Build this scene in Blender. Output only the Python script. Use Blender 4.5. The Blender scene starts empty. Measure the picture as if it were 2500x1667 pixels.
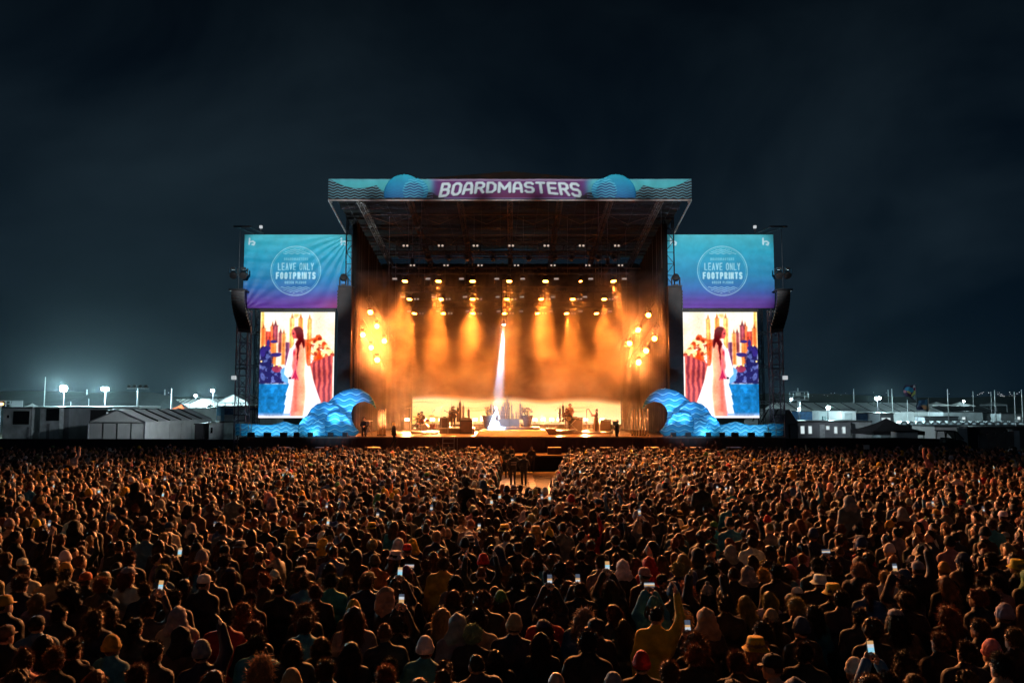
import bpy, bmesh, math, random
import numpy as np
from mathutils import Vector, Matrix
R = math.radians
PI = math.pi
rng = np.random.default_rng(7)
random.seed(7)
SC = bpy.context.scene
C = SC.collection

# ------------------------------------------------------------------ camera, sky, exposure
CAM_H, FPX, PITCH = 4.6, 1903.0, math.atan(151.5 / 1903.0)
cam_d = bpy.data.cameras.new('camera')
cam_d.sensor_width = 36.0
cam_d.lens = FPX / 2500.0 * 36.0
cam_d.clip_start, cam_d.clip_end = 0.2, 6000
cam = bpy.data.objects.new('camera', cam_d)
C.objects.link(cam)
cam.location = (0, 0, CAM_H)
cam.rotation_euler = (PI / 2 + PITCH, 0, 0)
SC.camera = cam
SC.view_settings.view_transform = 'Standard'
SC.view_settings.look = 'None'
SC.view_settings.exposure = 0.0
SC.view_settings.gamma = 1.0
SC.cycles.use_denoising = True
SC.cycles.max_bounces = 5
SC.cycles.diffuse_bounces = 2
SC.cycles.glossy_bounces = 2
SC.cycles.transmission_bounces = 3
SC.cycles.transparent_max_bounces = 6
SC.cycles.volume_bounces = 1
SC.cycles.volume_step_rate = 1.0
SC.cycles.volume_max_steps = 64
SC.cycles.sample_clamp_indirect = 4.0
SC.cycles.use_light_tree = True

FILL_EL, FILL_AZ = R(32), R(200)
world = bpy.data.worlds.new('World')
SC.world = world
world.use_nodes = True
wn, wl = world.node_tree.nodes, world.node_tree.links
wn.clear()
sky = wn.new('ShaderNodeTexSky')
sky.sky_type = 'NISHITA'
sky.sun_disc = False
sky.sun_elevation = R(-4.0)
sky.sun_rotation = R(180)
tc = wn.new('ShaderNodeTexCoord')
mp = wn.new('ShaderNodeMapping')
mp.inputs['Scale'].default_value = (1.0, 1.0, 1.7)
nz = wn.new('ShaderNodeTexNoise')
nz.inputs['Scale'].default_value = 1.9
nz.inputs['Detail'].default_value = 5
nz.inputs['Roughness'].default_value = 0.55
nz.inputs['Distortion'].default_value = 0.5
cr = wn.new('ShaderNodeValToRGB')
cr.color_ramp.elements[0].position = 0.40
cr.color_ramp.elements[0].color = (0.0008, 0.0040, 0.0092, 1)
cr.color_ramp.elements[1].position = 0.72
cr.color_ramp.elements[1].color = (0.0098, 0.0195, 0.0290, 1)
mix = wn.new('ShaderNodeMix')
mix.data_type = 'RGBA'
mix.blend_type = 'ADD'
mix.inputs[0].default_value = 1.0
skm = wn.new('ShaderNodeMix')
skm.data_type = 'RGBA'
skm.blend_type = 'MULTIPLY'
skm.inputs[0].default_value = 1.0
skm.inputs[7].default_value = (0.02, 0.02, 0.02, 1)
bg = wn.new('ShaderNodeBackground')
bg.inputs['Strength'].default_value = 1.0
wo = wn.new('ShaderNodeOutputWorld')
wl.new(tc.outputs['Generated'], mp.inputs['Vector'])
wl.new(mp.outputs['Vector'], nz.inputs['Vector'])
wl.new(nz.outputs['Fac'], cr.inputs['Fac'])
wl.new(sky.outputs['Color'], skm.inputs[6])
wl.new(skm.outputs[2], mix.inputs[6])
wl.new(cr.outputs['Color'], mix.inputs[7])
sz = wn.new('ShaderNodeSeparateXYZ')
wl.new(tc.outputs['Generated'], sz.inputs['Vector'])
el = wn.new('ShaderNodeMapRange')               # sky darkened with height, the lens's dark top corners put into its colour
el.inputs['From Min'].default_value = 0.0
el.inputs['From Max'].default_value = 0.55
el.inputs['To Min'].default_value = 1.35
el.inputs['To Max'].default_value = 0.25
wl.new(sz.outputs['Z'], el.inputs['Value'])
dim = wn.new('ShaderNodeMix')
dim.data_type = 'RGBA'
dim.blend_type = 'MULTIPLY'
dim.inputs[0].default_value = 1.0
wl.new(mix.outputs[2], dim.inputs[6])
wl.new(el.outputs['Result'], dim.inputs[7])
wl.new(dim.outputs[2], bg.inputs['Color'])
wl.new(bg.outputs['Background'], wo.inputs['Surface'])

fill_sun_d = bpy.data.lights.new('fill_sun', 'SUN')  # faint cool fill added from behind the camera to light the crowd's backs
fill_sun_d.energy = 0.022
fill_sun_d.angle = R(12)
fill_sun_d.color = (0.62, 0.82, 1.0)
fill_sun = bpy.data.objects.new('fill_sun', fill_sun_d)
C.objects.link(fill_sun)
fill_sun.rotation_euler = (R(52), 0, R(-14))

AMBER = (1.0, 0.23, 0.028)
COLD = (0.62, 0.93, 1.0)

# ------------------------------------------------------------------ helpers
def lin(c):
    return tuple((x / 12.92 if x <= 0.04045 else ((x + 0.055) / 1.055) ** 2.4) for x in c)

def s8(r, g, b):
    return lin((r / 255.0, g / 255.0, b / 255.0))

def ray(px, py):
    xc, yc = (px - 1250.0) / FPX, (833.5 - py) / FPX
    cp, sp = math.cos(PITCH), math.sin(PITCH)
    return Vector((xc, cp - yc * sp, sp + yc * cp))

def at(px, py, Y):
    d = ray(px, py)
    t = Y / d.y
    return Vector((d.x * t, Y, CAM_H + d.z * t))

def on_z(px, py, z):
    d = ray(px, py)
    t = (z - CAM_H) / d.z
    return Vector((d.x * t, d.y * t, z))

def gz(y):
    """the field rises gently away from the stage"""
    return 0.22 * min(1.0, max(0.0, (36.0 - y) / 28.0))

def on_field(px, py, h):
    p = on_z(px, py, h)
    for _ in range(12):
        p = on_z(px, py, h + gz(p.y))
    return p

def X(px, Y, py=985):
    return at(px, py, Y).x

def Z(py, Y):
    return at(1250, py, Y).z

MATS = {}
def nodes_of(name):
    m = bpy.data.materials.new(name)
    m.use_nodes = True
    nt = m.node_tree
    return m, nt, nt.nodes['Principled BSDF']

def mat(name, col, rough=0.6, metal=0.0, var=0.25, scale=3.0, bump=0.0, bscale=30.0, emit=None, estr=0.0, sheen=0.0, spec=0.5, coat=0.0):
    if name in MATS:
        return MATS[name]
    m, nt, b = nodes_of(name)
    n, l = nt.nodes, nt.links
    b.inputs['Roughness'].default_value = rough
    b.inputs['Metallic'].default_value = metal
    b.inputs['Specular IOR Level'].default_value = spec
    if sheen:
        b.inputs['Sheen Weight'].default_value = sheen
    if coat:
        b.inputs['Coat Weight'].default_value = coat
    t = n.new('ShaderNodeTexCoord')
    z = n.new('ShaderNodeTexNoise')
    z.inputs['Scale'].default_value = scale
    z.inputs['Detail'].default_value = 6
    l.new(t.outputs['Object'], z.inputs['Vector'])
    r = n.new('ShaderNodeValToRGB')
    r.color_ramp.elements[0].position = 0.3
    r.color_ramp.elements[1].position = 0.7
    r.color_ramp.elements[0].color = tuple(c * (1 - var) for c in col) + (1,)
    r.color_ramp.elements[1].color = tuple(min(1, c * (1 + var)) for c in col) + (1,)
    l.new(z.outputs['Fac'], r.inputs['Fac'])
    l.new(r.outputs['Color'], b.inputs['Base Color'])
    if bump:
        z2 = n.new('ShaderNodeTexNoise')
        z2.inputs['Scale'].default_value = bscale
        z2.inputs['Detail'].default_value = 4
        l.new(t.outputs['Object'], z2.inputs['Vector'])
        bp = n.new('ShaderNodeBump')
        bp.inputs['Strength'].default_value = bump
        bp.inputs['Distance'].default_value = 0.03
        l.new(z2.outputs['Fac'], bp.inputs['Height'])
        l.new(bp.outputs['Normal'], b.inputs['Normal'])
    if emit:
        b.inputs['Emission Color'].default_value = tuple(emit) + (1,)
        b.inputs['Emission Strength'].default_value = estr
    MATS[name] = m
    return m

def emat(name, col, strength):
    if name in MATS:
        return MATS[name]
    m, nt, b = nodes_of(name)
    b.inputs['Base Color'].default_value = (0.05, 0.05, 0.05, 1)
    b.inputs['Emission Color'].default_value = tuple(col) + (1,)
    b.inputs['Emission Strength'].default_value = strength
    MATS[name] = m
    return m

def paintmat(name, rough=0.55, emit=0.0, bump=0.0, trans=0.0):
    """colour from the mesh's own print ('col'); emit > 0 for screens"""
    m, nt, b = nodes_of(name)
    n, l = nt.nodes, nt.links
    a = n.new('ShaderNodeAttribute')
    a.attribute_name = 'col'
    b.inputs['Roughness'].default_value = rough
    if emit:
        b.inputs['Base Color'].default_value = (0.01, 0.01, 0.01, 1)
        l.new(a.outputs['Color'], b.inputs['Emission Color'])
        b.inputs['Emission Strength'].default_value = emit
    else:
        t = n.new('ShaderNodeTexCoord')
        z = n.new('ShaderNodeTexNoise')
        z.inputs['Scale'].default_value = 1.7
        z.inputs['Detail'].default_value = 7
        l.new(t.outputs['Object'], z.inputs['Vector'])
        r = n.new('ShaderNodeMapRange')
        r.inputs['From Min'].default_value = 0.3
        r.inputs['From Max'].default_value = 0.7
        r.inputs['To Min'].default_value = 0.86
        r.inputs['To Max'].default_value = 1.08
        l.new(z.outputs['Fac'], r.inputs['Value'])
        x = n.new('ShaderNodeMix')
        x.data_type = 'RGBA'
        x.blend_type = 'MULTIPLY'
        x.inputs[0].default_value = 1.0
        l.new(a.outputs['Color'], x.inputs[6])
        l.new(r.outputs['Result'], x.inputs[7])
        l.new(x.outputs[2], b.inputs['Base Color'])
    return m

def tag(o, label=None, cat=None, group=None, kind=None):
    if label:
        o['label'] = label
    if cat:
        o['category'] = cat
    if group:
        o['group'] = group
    if kind:
        o['kind'] = kind
    return o

def empty(name, loc=(0, 0, 0), rz=0.0, label=None, cat=None, group=None):
    o = bpy.data.objects.new(name, None)
    C.objects.link(o)
    o.empty_display_size = 0.2
    o.location = loc
    o.rotation_euler = (0, 0, rz)
    return tag(o, label, cat, group)

def wloc(o):
    p = Vector((0, 0, 0))
    while o is not None:
        p += o.location
        o = o.parent
    return p

def link(name, me, parent=None, loc=None, rot=None, mats=None):
    o = bpy.data.objects.new(name, me)
    C.objects.link(o)
    if parent is not None:
        o.parent = parent
        if loc is None:                      # mesh given in world coordinates
            o.location = -wloc(parent)
    if loc is not None:
        o.location = loc
    if rot is not None:
        o.rotation_euler = rot
    if mats is not None:
        for m in (mats if isinstance(mats, (list, tuple)) else [mats]):
            me.materials.append(m)
    return o

def copy_tree(o, parent=None, loc=None, rz=None):
    c = o.copy()
    C.objects.link(c)
    c.parent = parent
    if loc is not None:
        c.location = loc
    if rz is not None:
        c.rotation_euler = (0, 0, rz)
    for ch in o.children:
        copy_tree(ch, c)
    return c

class MB:
    def __init__(s):
        s.v, s.f, s.m = [], [], []
    def add(s, vs, fs, mi=0):
        k = len(s.v)
        s.v += [tuple(p) for p in vs]
        s.f += [tuple(k + i for i in f) for f in fs]
        s.m += [mi] * len(fs)
        return s
    def box(s, c, d, mi=0, rz=0.0, M=None):
        x, y, z = d[0] / 2, d[1] / 2, d[2] / 2
        ps = [Vector((sx * x, sy * y, sz * z)) for sz in (-1, 1) for sy in (-1, 1) for sx in (-1, 1)]
        if rz:
            Q = Matrix.Rotation(rz, 3, 'Z')
            ps = [Q @ p for p in ps]
        if M is not None:
            ps = [M @ p for p in ps]
        ps = [p + Vector(c) for p in ps]
        return s.add(ps, [(0, 2, 3, 1), (4, 5, 7, 6), (0, 1, 5, 4), (2, 6, 7, 3), (0, 4, 6, 2), (1, 3, 7, 5)], mi)
    def bar(s, p, q, r, n=4, mi=0, r2=None, cap=True):
        p, q = Vector(p), Vector(q)
        r2 = r if r2 is None else r2
        d = (q - p)
        if d.length < 1e-6:
            return s
        d.normalize()
        a = d.orthogonal().normalized()
        b = d.cross(a)
        vs = []
        for pt, rr in ((p, r), (q, r2)):
            for i in range(n):
                t = 2 * PI * (i + 0.5) / n
                vs.append(pt + a * (math.cos(t) * rr) + b * (math.sin(t) * rr))
        fs = [(i, (i + 1) % n, n + (i + 1) % n, n + i) for i in range(n)]
        if cap:
            fs += [tuple(reversed(range(n))), tuple(range(n, 2 * n))]
        return s.add(vs, fs, mi)
    def tube(s, pts, r, n=6, mi=0):
        pts = [Vector(p) for p in pts]
        rs = r if isinstance(r, (list, tuple)) else [r] * len(pts)
        vs = []
        for i, p in enumerate(pts):
            d = (pts[min(i + 1, len(pts) - 1)] - pts[max(i - 1, 0)]).normalized()
            up = Vector((0, 0, 1)) if abs(d.z) < 0.95 else Vector((0, 1, 0))
            a = d.cross(up).normalized()
            b = d.cross(a)
            for j in range(n):
                t = 2 * PI * j / n
                vs.append(p + (a * math.cos(t) + b * math.sin(t)) * rs[i])
        fs = []
        for i in range(len(pts) - 1):
            for j in range(n):
                k = (j + 1) % n
                fs.append((i * n + j, i * n + k, (i + 1) * n + k, (i + 1) * n + j))
        fs += [tuple(reversed(range(n))), tuple(range((len(pts) - 1) * n, len(pts) * n))]
        return s.add(vs, fs, mi)
    def lathe(s, prof, c=(0, 0, 0), n=16, mi=0, M=None):
        vs = []
        for r, z in prof:
            for j in range(n):
                t = 2 * PI * j / n
                p = Vector((r * math.cos(t), r * math.sin(t), z))
                if M is not None:
                    p = M @ p
                vs.append(p + Vector(c))
        fs = []
        for i in range(len(prof) - 1):
            for j in range(n):
                k = (j + 1) % n
                fs.append((i * n + j, i * n + k, (i + 1) * n + k, (i + 1) * n + j))
        fs += [tuple(reversed(range(n))), tuple(range((len(prof) - 1) * n, len(prof) * n))]
        return s.add(vs, fs, mi)
    def prism(s, out, y0, y1, mi=0):
        """outline in x,z swept from y0 to y1"""
        n = len(out)
        vs = [(x, y0, z) for x, z in out] + [(x, y1, z) for x, z in out]
        fs = [tuple(range(n)), tuple(reversed(range(n, 2 * n)))]
        fs += [(i, n + i, n + (i + 1) % n, (i + 1) % n) for i in range(n)]
        return s.add(vs, fs, mi)
    def truss(s, p, q, w=0.4, step=0.8, r=0.028, rb=0.014, up=None, mi=0):
        p, q = Vector(p), Vector(q)
        d = q - p
        L = d.length
        d.normalize()
        u = Vector(up) if up else (Vector((0, 0, 1)) if abs(d.z) < 0.9 else Vector((0, 1, 0)))
        a = d.cross(u).normalized()
        b = d.cross(a).normalized()
        cs = [a * sx * w / 2 + b * sy * w / 2 for sx, sy in ((1, 1), (1, -1), (-1, -1), (-1, 1))]
        for c in cs:
            s.bar(p + c, q + c, r, 4, mi)
        n = max(1, round(L / step))
        for i in range(n):
            t0, t1 = p + d * (L * i / n), p + d * (L * (i + 1) / n)
            for k in range(4):
                c0, c1 = cs[k], cs[(k + 1) % 4]
                if (i + k) % 2:
                    c0, c1 = c1, c0
                s.bar(t0 + c0, t1 + c1, rb, 4, mi, cap=False)
            for k in range(4):
                s.bar(t0 + cs[k], t0 + cs[(k + 1) % 4], rb, 4, mi, cap=False)
        return s
    def mesh(s, name, smooth=False):
        me = bpy.data.meshes.new(name)
        me.from_pydata(s.v, [], s.f)
        if any(s.m):
            me.polygons.foreach_set('material_index', s.m)
        if smooth:
            me.shade_smooth()
        me.update()
        return me
    def build(s, name, mats, parent=None, loc=None, rot=None, smooth=False, bevel=0.0):
        o = link(name, s.mesh(name, smooth), parent, loc, rot, mats)
        if bevel:
            bm = o.modifiers.new('bevel', 'BEVEL')
            bm.width = bevel
            bm.segments = 2
            bm.limit_method = 'ANGLE'
        return o

def arrays_mesh(name, V, F, mi=None, smooth=True):
    """V (n,3), F (m,4) or (m,3) numpy -> mesh"""
    me = bpy.data.meshes.new(name)
    V = np.asarray(V, dtype=np.float32)
    F = np.asarray(F, dtype=np.int32)
    k = F.shape[1]
    me.vertices.add(len(V))
    me.vertices.foreach_set('co', V.ravel())
    me.loops.add(F.size)
    me.loops.foreach_set('vertex_index', F.ravel())
    me.polygons.add(len(F))
    me.polygons.foreach_set('loop_start', np.arange(0, F.size, k, dtype=np.int32))
    if mi is not None:
        me.polygons.foreach_set('material_index', np.asarray(mi, dtype=np.int32))
    me.update(calc_edges=True)
    me.validate()
    if smooth:
        me.shade_smooth()
    return me

def set_col(me, rgb):
    a = me.color_attributes.new('col', 'FLOAT_COLOR', 'POINT')
    buf = np.ones((len(me.vertices), 4), dtype=np.float32)
    buf[:, :3] = rgb
    a.data.foreach_set('color', buf.ravel())

# ---- flat prints drawn by code on a fine grid
def tolin(a):
    a = np.clip(a, 0, None)
    return np.where(a <= 0.04045, a / 12.92, ((a + 0.055) / 1.055) ** 2.4)

class Print:
    """u right, v up, in metres; rgb holds display colours 0..1"""
    def __init__(s, w, h, res):
        s.w, s.h = w, h
        s.nx, s.ny = max(2, int(round(w / res))), max(2, int(round(h / res)))
        s.res = res
        s.U, s.V = np.meshgrid(np.linspace(0, w, s.nx + 1), np.linspace(0, h, s.ny + 1))
        s.rgb = np.zeros(s.U.shape + (3,))
    def fill(s, m, col, a=1.0):
        m = (np.asarray(m, float) * a)[..., None]
        s.rgb = s.rgb * (1 - m) + np.asarray(col, float) * m
    def grad(s, stops, axis='v'):
        t = (s.V / s.h) if axis == 'v' else (s.U / s.w)
        ks = [k for k, _ in stops]
        for i in range(3):
            s.rgb[..., i] = np.interp(t, ks, [c[i] for _, c in stops])
    def soft(s, d, e=None):
        e = s.res * 0.6 if e is None else e
        return np.clip(0.5 - d / (2 * e), 0, 1)
    def circle(s, cx, cy, r):
        return np.hypot(s.U - cx, s.V - cy) - r
    def ell(s, cx, cy, rx, ry):
        return (np.hypot((s.U - cx) / rx, (s.V - cy) / ry) - 1) * min(rx, ry)
    def dline(s, pts, U=None, V=None):
        U = s.U if U is None else U
        V = s.V if V is None else V
        d = np.full(U.shape, 1e9)
        for (x0, y0), (x1, y1) in zip(pts[:-1], pts[1:]):
            dx, dy = x1 - x0, y1 - y0
            L = dx * dx + dy * dy + 1e-12
            t = np.clip(((U - x0) * dx + (V - y0) * dy) / L, 0, 1)
            d = np.minimum(d, np.hypot(U - x0 - t * dx, V - y0 - t * dy))
        return d
    def poly(s, pts):
        ins = np.zeros(s.U.shape, bool)
        n = len(pts)
        for i in range(n):
            x0, y0 = pts[i]
            x1, y1 = pts[(i + 1) % n]
            c = ((y0 > s.V) != (y1 > s.V)) & (s.U < (x1 - x0) * (s.V - y0) / (y1 - y0 + 1e-12) + x0)
            ins ^= c
        d = s.dline(list(pts) + [pts[0]])
        return np.where(ins, -d, d)
    def noise(s, scale, seed=0, oct=4, sx=1.0):
        g = np.random.default_rng(seed)
        out = np.zeros(s.U.shape)
        amp = 1.0
        tot = 0
        for o in range(oct):
            n = 64
            G = g.random((n, n))
            x = (s.U * sx / scale * 2 ** o) % n
            y = (s.V / scale * 2 ** o) % n
            i, j = x.astype(int) % n, y.astype(int) % n
            fx, fy = x - np.floor(x), y - np.floor(y)
            fx, fy = fx * fx * (3 - 2 * fx), fy * fy * (3 - 2 * fy)
            i1, j1 = (i + 1) % n, (j + 1) % n
            out += amp * (G[j, i] * (1 - fx) * (1 - fy) + G[j, i1] * fx * (1 - fy) + G[j1, i] * (1 - fx) * fy + G[j1, i1] * fx * fy)
            tot += amp
            amp *= 0.5
        return out / tot
    def text(s, word, u0, u1, v0, v1, col, stroke, gap=0.25, a=1.0, bot=None, top=None, skew=None, font=None, e=None):
        """stroke lettering; bot/top: functions of s 0..1 bending the band v0..v1"""
        S = (s.U - u0) / (u1 - u0)
        lo = v0 + (bot(S) if bot else 0)
        hi = v1 + (top(S) if top else 0)
        H = v1 - v0
        T = (s.V - lo) / (hi - lo) * H
        ws = [{'I': 0.28, 'M': 1.3, 'W': 1.3, ' ': 0.6}.get(ch, 1.0) for ch in word]
        tot = sum(ws) + gap * (len(word) - 1)
        k = (u1 - u0) / tot
        x = 0.0
        UU = s.U - u0
        if skew:
            UU = UU + skew(S) * (T - H / 2)
        best = np.full(s.U.shape, 1e9)
        for ch, w in zip(word, ws):
            if ch != ' ':
                gw = w * k
                for pl in GLYPH[(font or '') + ch if (font or '') + ch in GLYPH else ch]:
                    hs = stroke / 2
                    pts = [(x + hs + p[0] * max(gw - stroke, 1e-3), hs + p[1] * (H - stroke)) for p in pl]
                    best = np.minimum(best, s.dline(pts, UU, T))
            x += (w + gap) * k
        s.fill(s.soft(best - stroke / 2, e), col, a)
    def build(s, name, origin, ex, ez, material, parent=None, disp=None, keep=None):
        ex, ez = Vector(ex).normalized(), Vector(ez).normalized()
        nn = ex.cross(ez).normalized()
        P = np.array(origin)[None, None, :] + s.U[..., None] * np.array(ex) + s.V[..., None] * np.array(ez)
        if disp is not None:
            P = P + disp[..., None] * np.array(nn)
        idx = np.arange(s.U.size).reshape(s.U.shape)
        F = np.stack([idx[:-1, :-1], idx[:-1, 1:], idx[1:, 1:], idx[1:, :-1]], -1).reshape(-1, 4)
        V = P.reshape(-1, 3)
        col = tolin(s.rgb.reshape(-1, 3))
        if keep is not None:
            kf = keep.reshape(-1)[F].all(1)
            F = F[kf]
            used = np.unique(F)
            mp_ = -np.ones(len(V), int)
            mp_[used] = np.arange(len(used))
            V, F, col = V[used], mp_[F], col[used]
        me = arrays_mesh(name, V, F)
        set_col(me, col)
        return link(name, me, parent, mats=material)

GLYPH = {
 'A': [[(0, 0), (.5, 1), (1, 0)], [(.2, .33), (.8, .33)]],
 'hA': [[(-.05, 0), (.06, .74), (.25, 1), (.75, 1), (.94, .74), (1.02, 0)], [(0, .36), (1, .36)]],
 'B': [[(0, 0), (0, 1), (.72, 1), (.95, .86), (.95, .64), (.72, .52), (0, .52)], [(.72, .52), (1, .38), (1, .14), (.78, 0), (0, 0)]],
 'O': [[(.3, 0), (.7, 0), (1, .18), (1, .82), (.7, 1), (.3, 1), (0, .82), (0, .18), (.3, 0)]],
 'R': [[(0, 0), (0, 1), (.72, 1), (1, .86), (1, .6), (.72, .47), (0, .47)], [(.55, .47), (1, 0)]],
 'D': [[(0, 0), (0, 1), (.6, 1), (1, .76), (1, .24), (.6, 0), (0, 0)]],
 'M': [[(0, 0), (0, 1), (.5, .3), (1, 1), (1, 0)]],
 'S': [[(0, .12), (.2, 0), (.8, 0), (1, .15), (1, .36), (.8, .5), (.2, .52), (0, .66), (0, .86), (.2, 1), (.8, 1), (1, .88)]],
 'T': [[(0, 1), (1, 1)], [(.5, 1), (.5, 0)]],
 'E': [[(1, 0), (0, 0), (0, 1), (1, 1)], [(0, .5), (.85, .5)]],
 'F': [[(0, 0), (0, 1), (1, 1)], [(0, .5), (.8, .5)]],
 'G': [[(1, .82), (.7, 1), (.3, 1), (0, .82), (0, .18), (.3, 0), (.7, 0), (1, .18), (1, .48), (.55, .48)]],
 'I': [[(.5, 0), (.5, 1)]],
 'L': [[(0, 1), (0, 0), (1, 0)]],
 'N': [[(0, 0), (0, 1), (1, 0), (1, 1)]],
 'P': [[(0, 0), (0, 1), (.72, 1), (1, .86), (1, .58), (.72, .45), (0, .45)]],
 'U': [[(0, 1), (0, .18), (.3, 0), (.7, 0), (1, .18), (1, 1)]],
 'V': [[(0, 1), (.5, 0), (1, 1)]],
 'Y': [[(0, 1), (.5, .45), (1, 1)], [(.5, .45), (.5, 0)]],
 'C': [[(1, .82), (.7, 1), (.3, 1), (0, .82), (0, .18), (.3, 0), (.7, 0), (1, .18)]],
 '-': [[(.1, .5), (.9, .5)]],
}

def lamp_light(name, kind, loc, energy, color, parent=None, target=None, size=0.1, cone=60, blend=0.4):
    d = bpy.data.lights.new(name, kind)
    d.energy = energy
    d.color = color
    d.shadow_soft_size = size
    if kind == 'SPOT':
        d.spot_size = R(cone)
        d.spot_blend = blend
    o = bpy.data.objects.new(name, d)
    C.objects.link(o)
    o.location = loc
    if target is not None:
        o.rotation_euler = (Vector(target) - Vector(loc)).to_track_quat('-Z', 'Y').to_euler()
    if parent is not None:
        o.parent = parent
        o.location = Vector(loc) - wloc(parent)
    return o

# ------------------------------------------------------------------ shared materials
M_BLACK = mat('black cloth', (0.0045, 0.004, 0.0042), 0.85, var=0.4, scale=1.2, bump=0.25, bscale=6)
M_DECK = mat('stage deck', (0.06, 0.05, 0.045), 0.42, var=0.35, scale=2.0, bump=0.08)
M_ALU = mat('aluminium', (0.42, 0.42, 0.44), 0.35, 0.9, var=0.2)
M_TRUSSD = mat('black truss', (0.035, 0.033, 0.037), 0.5, 0.6, var=0.3)
M_STEEL = mat('galvanised steel', (0.30, 0.31, 0.33), 0.45, 0.8, var=0.2)
M_TARP = mat('roof tarpaulin', (0.005, 0.0045, 0.005), 0.7, var=0.3, bump=0.2, bscale=3)
M_RAFT = mat('roof beam', (0.15, 0.11, 0.085), 0.4, 0.6, var=0.3)
M_PLASTIC = mat('black plastic', (0.016, 0.016, 0.018), 0.45, var=0.3)
M_WHITE = mat('white paint', (0.70, 0.70, 0.70), 0.5, var=0.08, scale=1.0)
M_CANVAS = mat('white canvas', (0.62, 0.63, 0.62), 0.75, var=0.16, scale=0.8, bump=0.15, bscale=2)
M_LENS = emat('lit lamp lens', (1.0, 0.25, 0.03), 60.0)
M_LENSW = emat('lit white lamp lens', (0.85, 0.93, 1.0), 90.0)
M_PAIR = emat('pale lamp lens', (1.0, 0.80, 0.66), 0.55)
M_STROBE = emat('strobe panel', (1.0, 0.80, 0.70), 0.42)
M_FLOOD = emat('flood lamp lens', (0.75, 0.97, 1.0), 120.0)
# ------------------------------------------------------------------ ground
def ground():
    g = MB()
    n = 60
    xs = [-1100 + 2200 * i / n for i in range(n + 1)]
    ys = [-60, -30, -10, 0, 4, 8, 12, 16, 20, 24, 28, 32, 36, 40] + [40 + 1360 * (i / (n - 13)) ** 2 for i in range(1, n - 12)]
    vs = [(x, y, gz(y)) for y in ys for x in xs]
    fs = [(j * (n + 1) + i, j * (n + 1) + i + 1, (j + 1) * (n + 1) + i + 1, (j + 1) * (n + 1) + i) for j in range(n) for i in range(n)]
    g.add(vs, fs)
    m = mat('trampled grass', (0.055, 0.045, 0.024), 0.85, var=0.45, scale=0.9, bump=0.6, bscale=8)
    tag(g.build('ground', m), kind='structure')
    # far dark hillside with the lights of a town
    h = MB()
    for k in range(41):
        x = -1080 + 54 * k
        z = 19 + 4 * math.sin(k * 0.35) + 2 * math.sin(k * 0.9 + 1)
        h.v += [(x, 900, -0.5), (x, 1150, z), (x, 1380, z * 0.8)]
    for k in range(40):
        a = 3 * k
        h.f += [(a, a + 3, a + 4, a + 1), (a + 1, a + 4, a + 5, a + 2)]
        h.m += [0, 0]
    hills = tag(h.build('hills', mat('dark hill', (0.012, 0.016, 0.016), 0.9, scale=0.02)), kind='structure')
    lights = MB()
    for i in range(60):
        px = random.choice([random.uniform(2380, 2500), random.uniform(1925, 2500), random.uniform(280, 420), random.uniform(2370, 2480)])
        p = at(px, random.uniform(957, 968), 880)
        r = random.uniform(0.14, 0.32)
        lights.box(p, (r * 2, r * 2, r * 1.6))
    tag(lights.build('town_lights', emat('town light', (0.9, 0.95, 1.0), 0.9)), 'tiny scattered lights of a far town on the dark hillside', 'town lights', kind='stuff')
ground()

# ------------------------------------------------------------------ stage platform
XC = -0.15
DECK = Z(1066, 57.0)
YF, YB = 57.0, 72.5
DX0, DX1 = X(586, YF), X(1916, YF)
def stage_platform():
    t = empty('stage_platform', (XC, YF, 0), label='wide raised black stage platform facing the crowd', cat='stage')
    nb = 14
    for i in range(nb):                    # deck sections
        a, b = DX0 + (DX1 - DX0) * i / nb, DX0 + (DX1 - DX0) * (i + 1) / nb
        MB().box(((a + b) / 2, (YF + YB) / 2, DECK - 0.06), (b - a - 0.008, YB - YF, 0.12)).build('deck_panel', M_DECK, t)
    MB().box(((DX0 + DX1) / 2, YF - 0.02, DECK - 0.05), (DX1 - DX0, 0.03, 0.09)).build('edge_trim', mat('deck edge', (0.2, 0.17, 0.14), 0.5), t)
    # pleated cloth skirt
    s = MB()
    n = 220
    for i in range(n + 1):
        x = DX0 + (DX1 - DX0) * i / n
        y = YF + 0.02 + 0.035 * math.sin(i * 1.9) + 0.02 * math.sin(i * 0.63)
        s.v += [(x, y, 0.02), (x, y, DECK - 0.1)]
    s.f = [(2 * i, 2 * i + 2, 2 * i + 3, 2 * i + 1) for i in range(n)]
    s.m = [0] * n
    s.build('skirt', mat('stage skirt', (0.085, 0.045, 0.042), 0.8, var=0.35, scale=0.7), t)
    MB().box(((DX0 + DX1) / 2, YB - 0.1, 1.0), (DX1 - DX0, 0.1, 2.0)).build('back_skirt', M_BLACK, t)
stage_platform()

# lower thrust deck in the pit
def pit_platform():
    a, b = at(1180, 1110, 54), at(1395, 1110, 54)
    t = empty('pit_platform', ((a.x + b.x) / 2, 54.6, 0), label='low black pit platform below the stage centre', cat='platform')
    zt = Z(1112, 53.6)
    MB().box(((a.x + b.x) / 2, 55.0, zt - 0.05), (b.x - a.x, 2.6, 0.1)).build('top', M_DECK, t)
    MB().box(((a.x + b.x) / 2, 53.75, zt / 2 - 0.06), (b.x - a.x - 0.05, 0.04, zt - 0.12)).build('front_panel', M_BLACK, t)
    for s in (-1, 1):
        MB().box(((a.x + b.x) / 2 + s * (b.x - a.x) / 2 - s * 0.04, 55.0, zt / 2 - 0.06), (0.04, 2.4, zt - 0.12)).build('side_panel', M_BLACK, t)
pit_platform()

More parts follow.
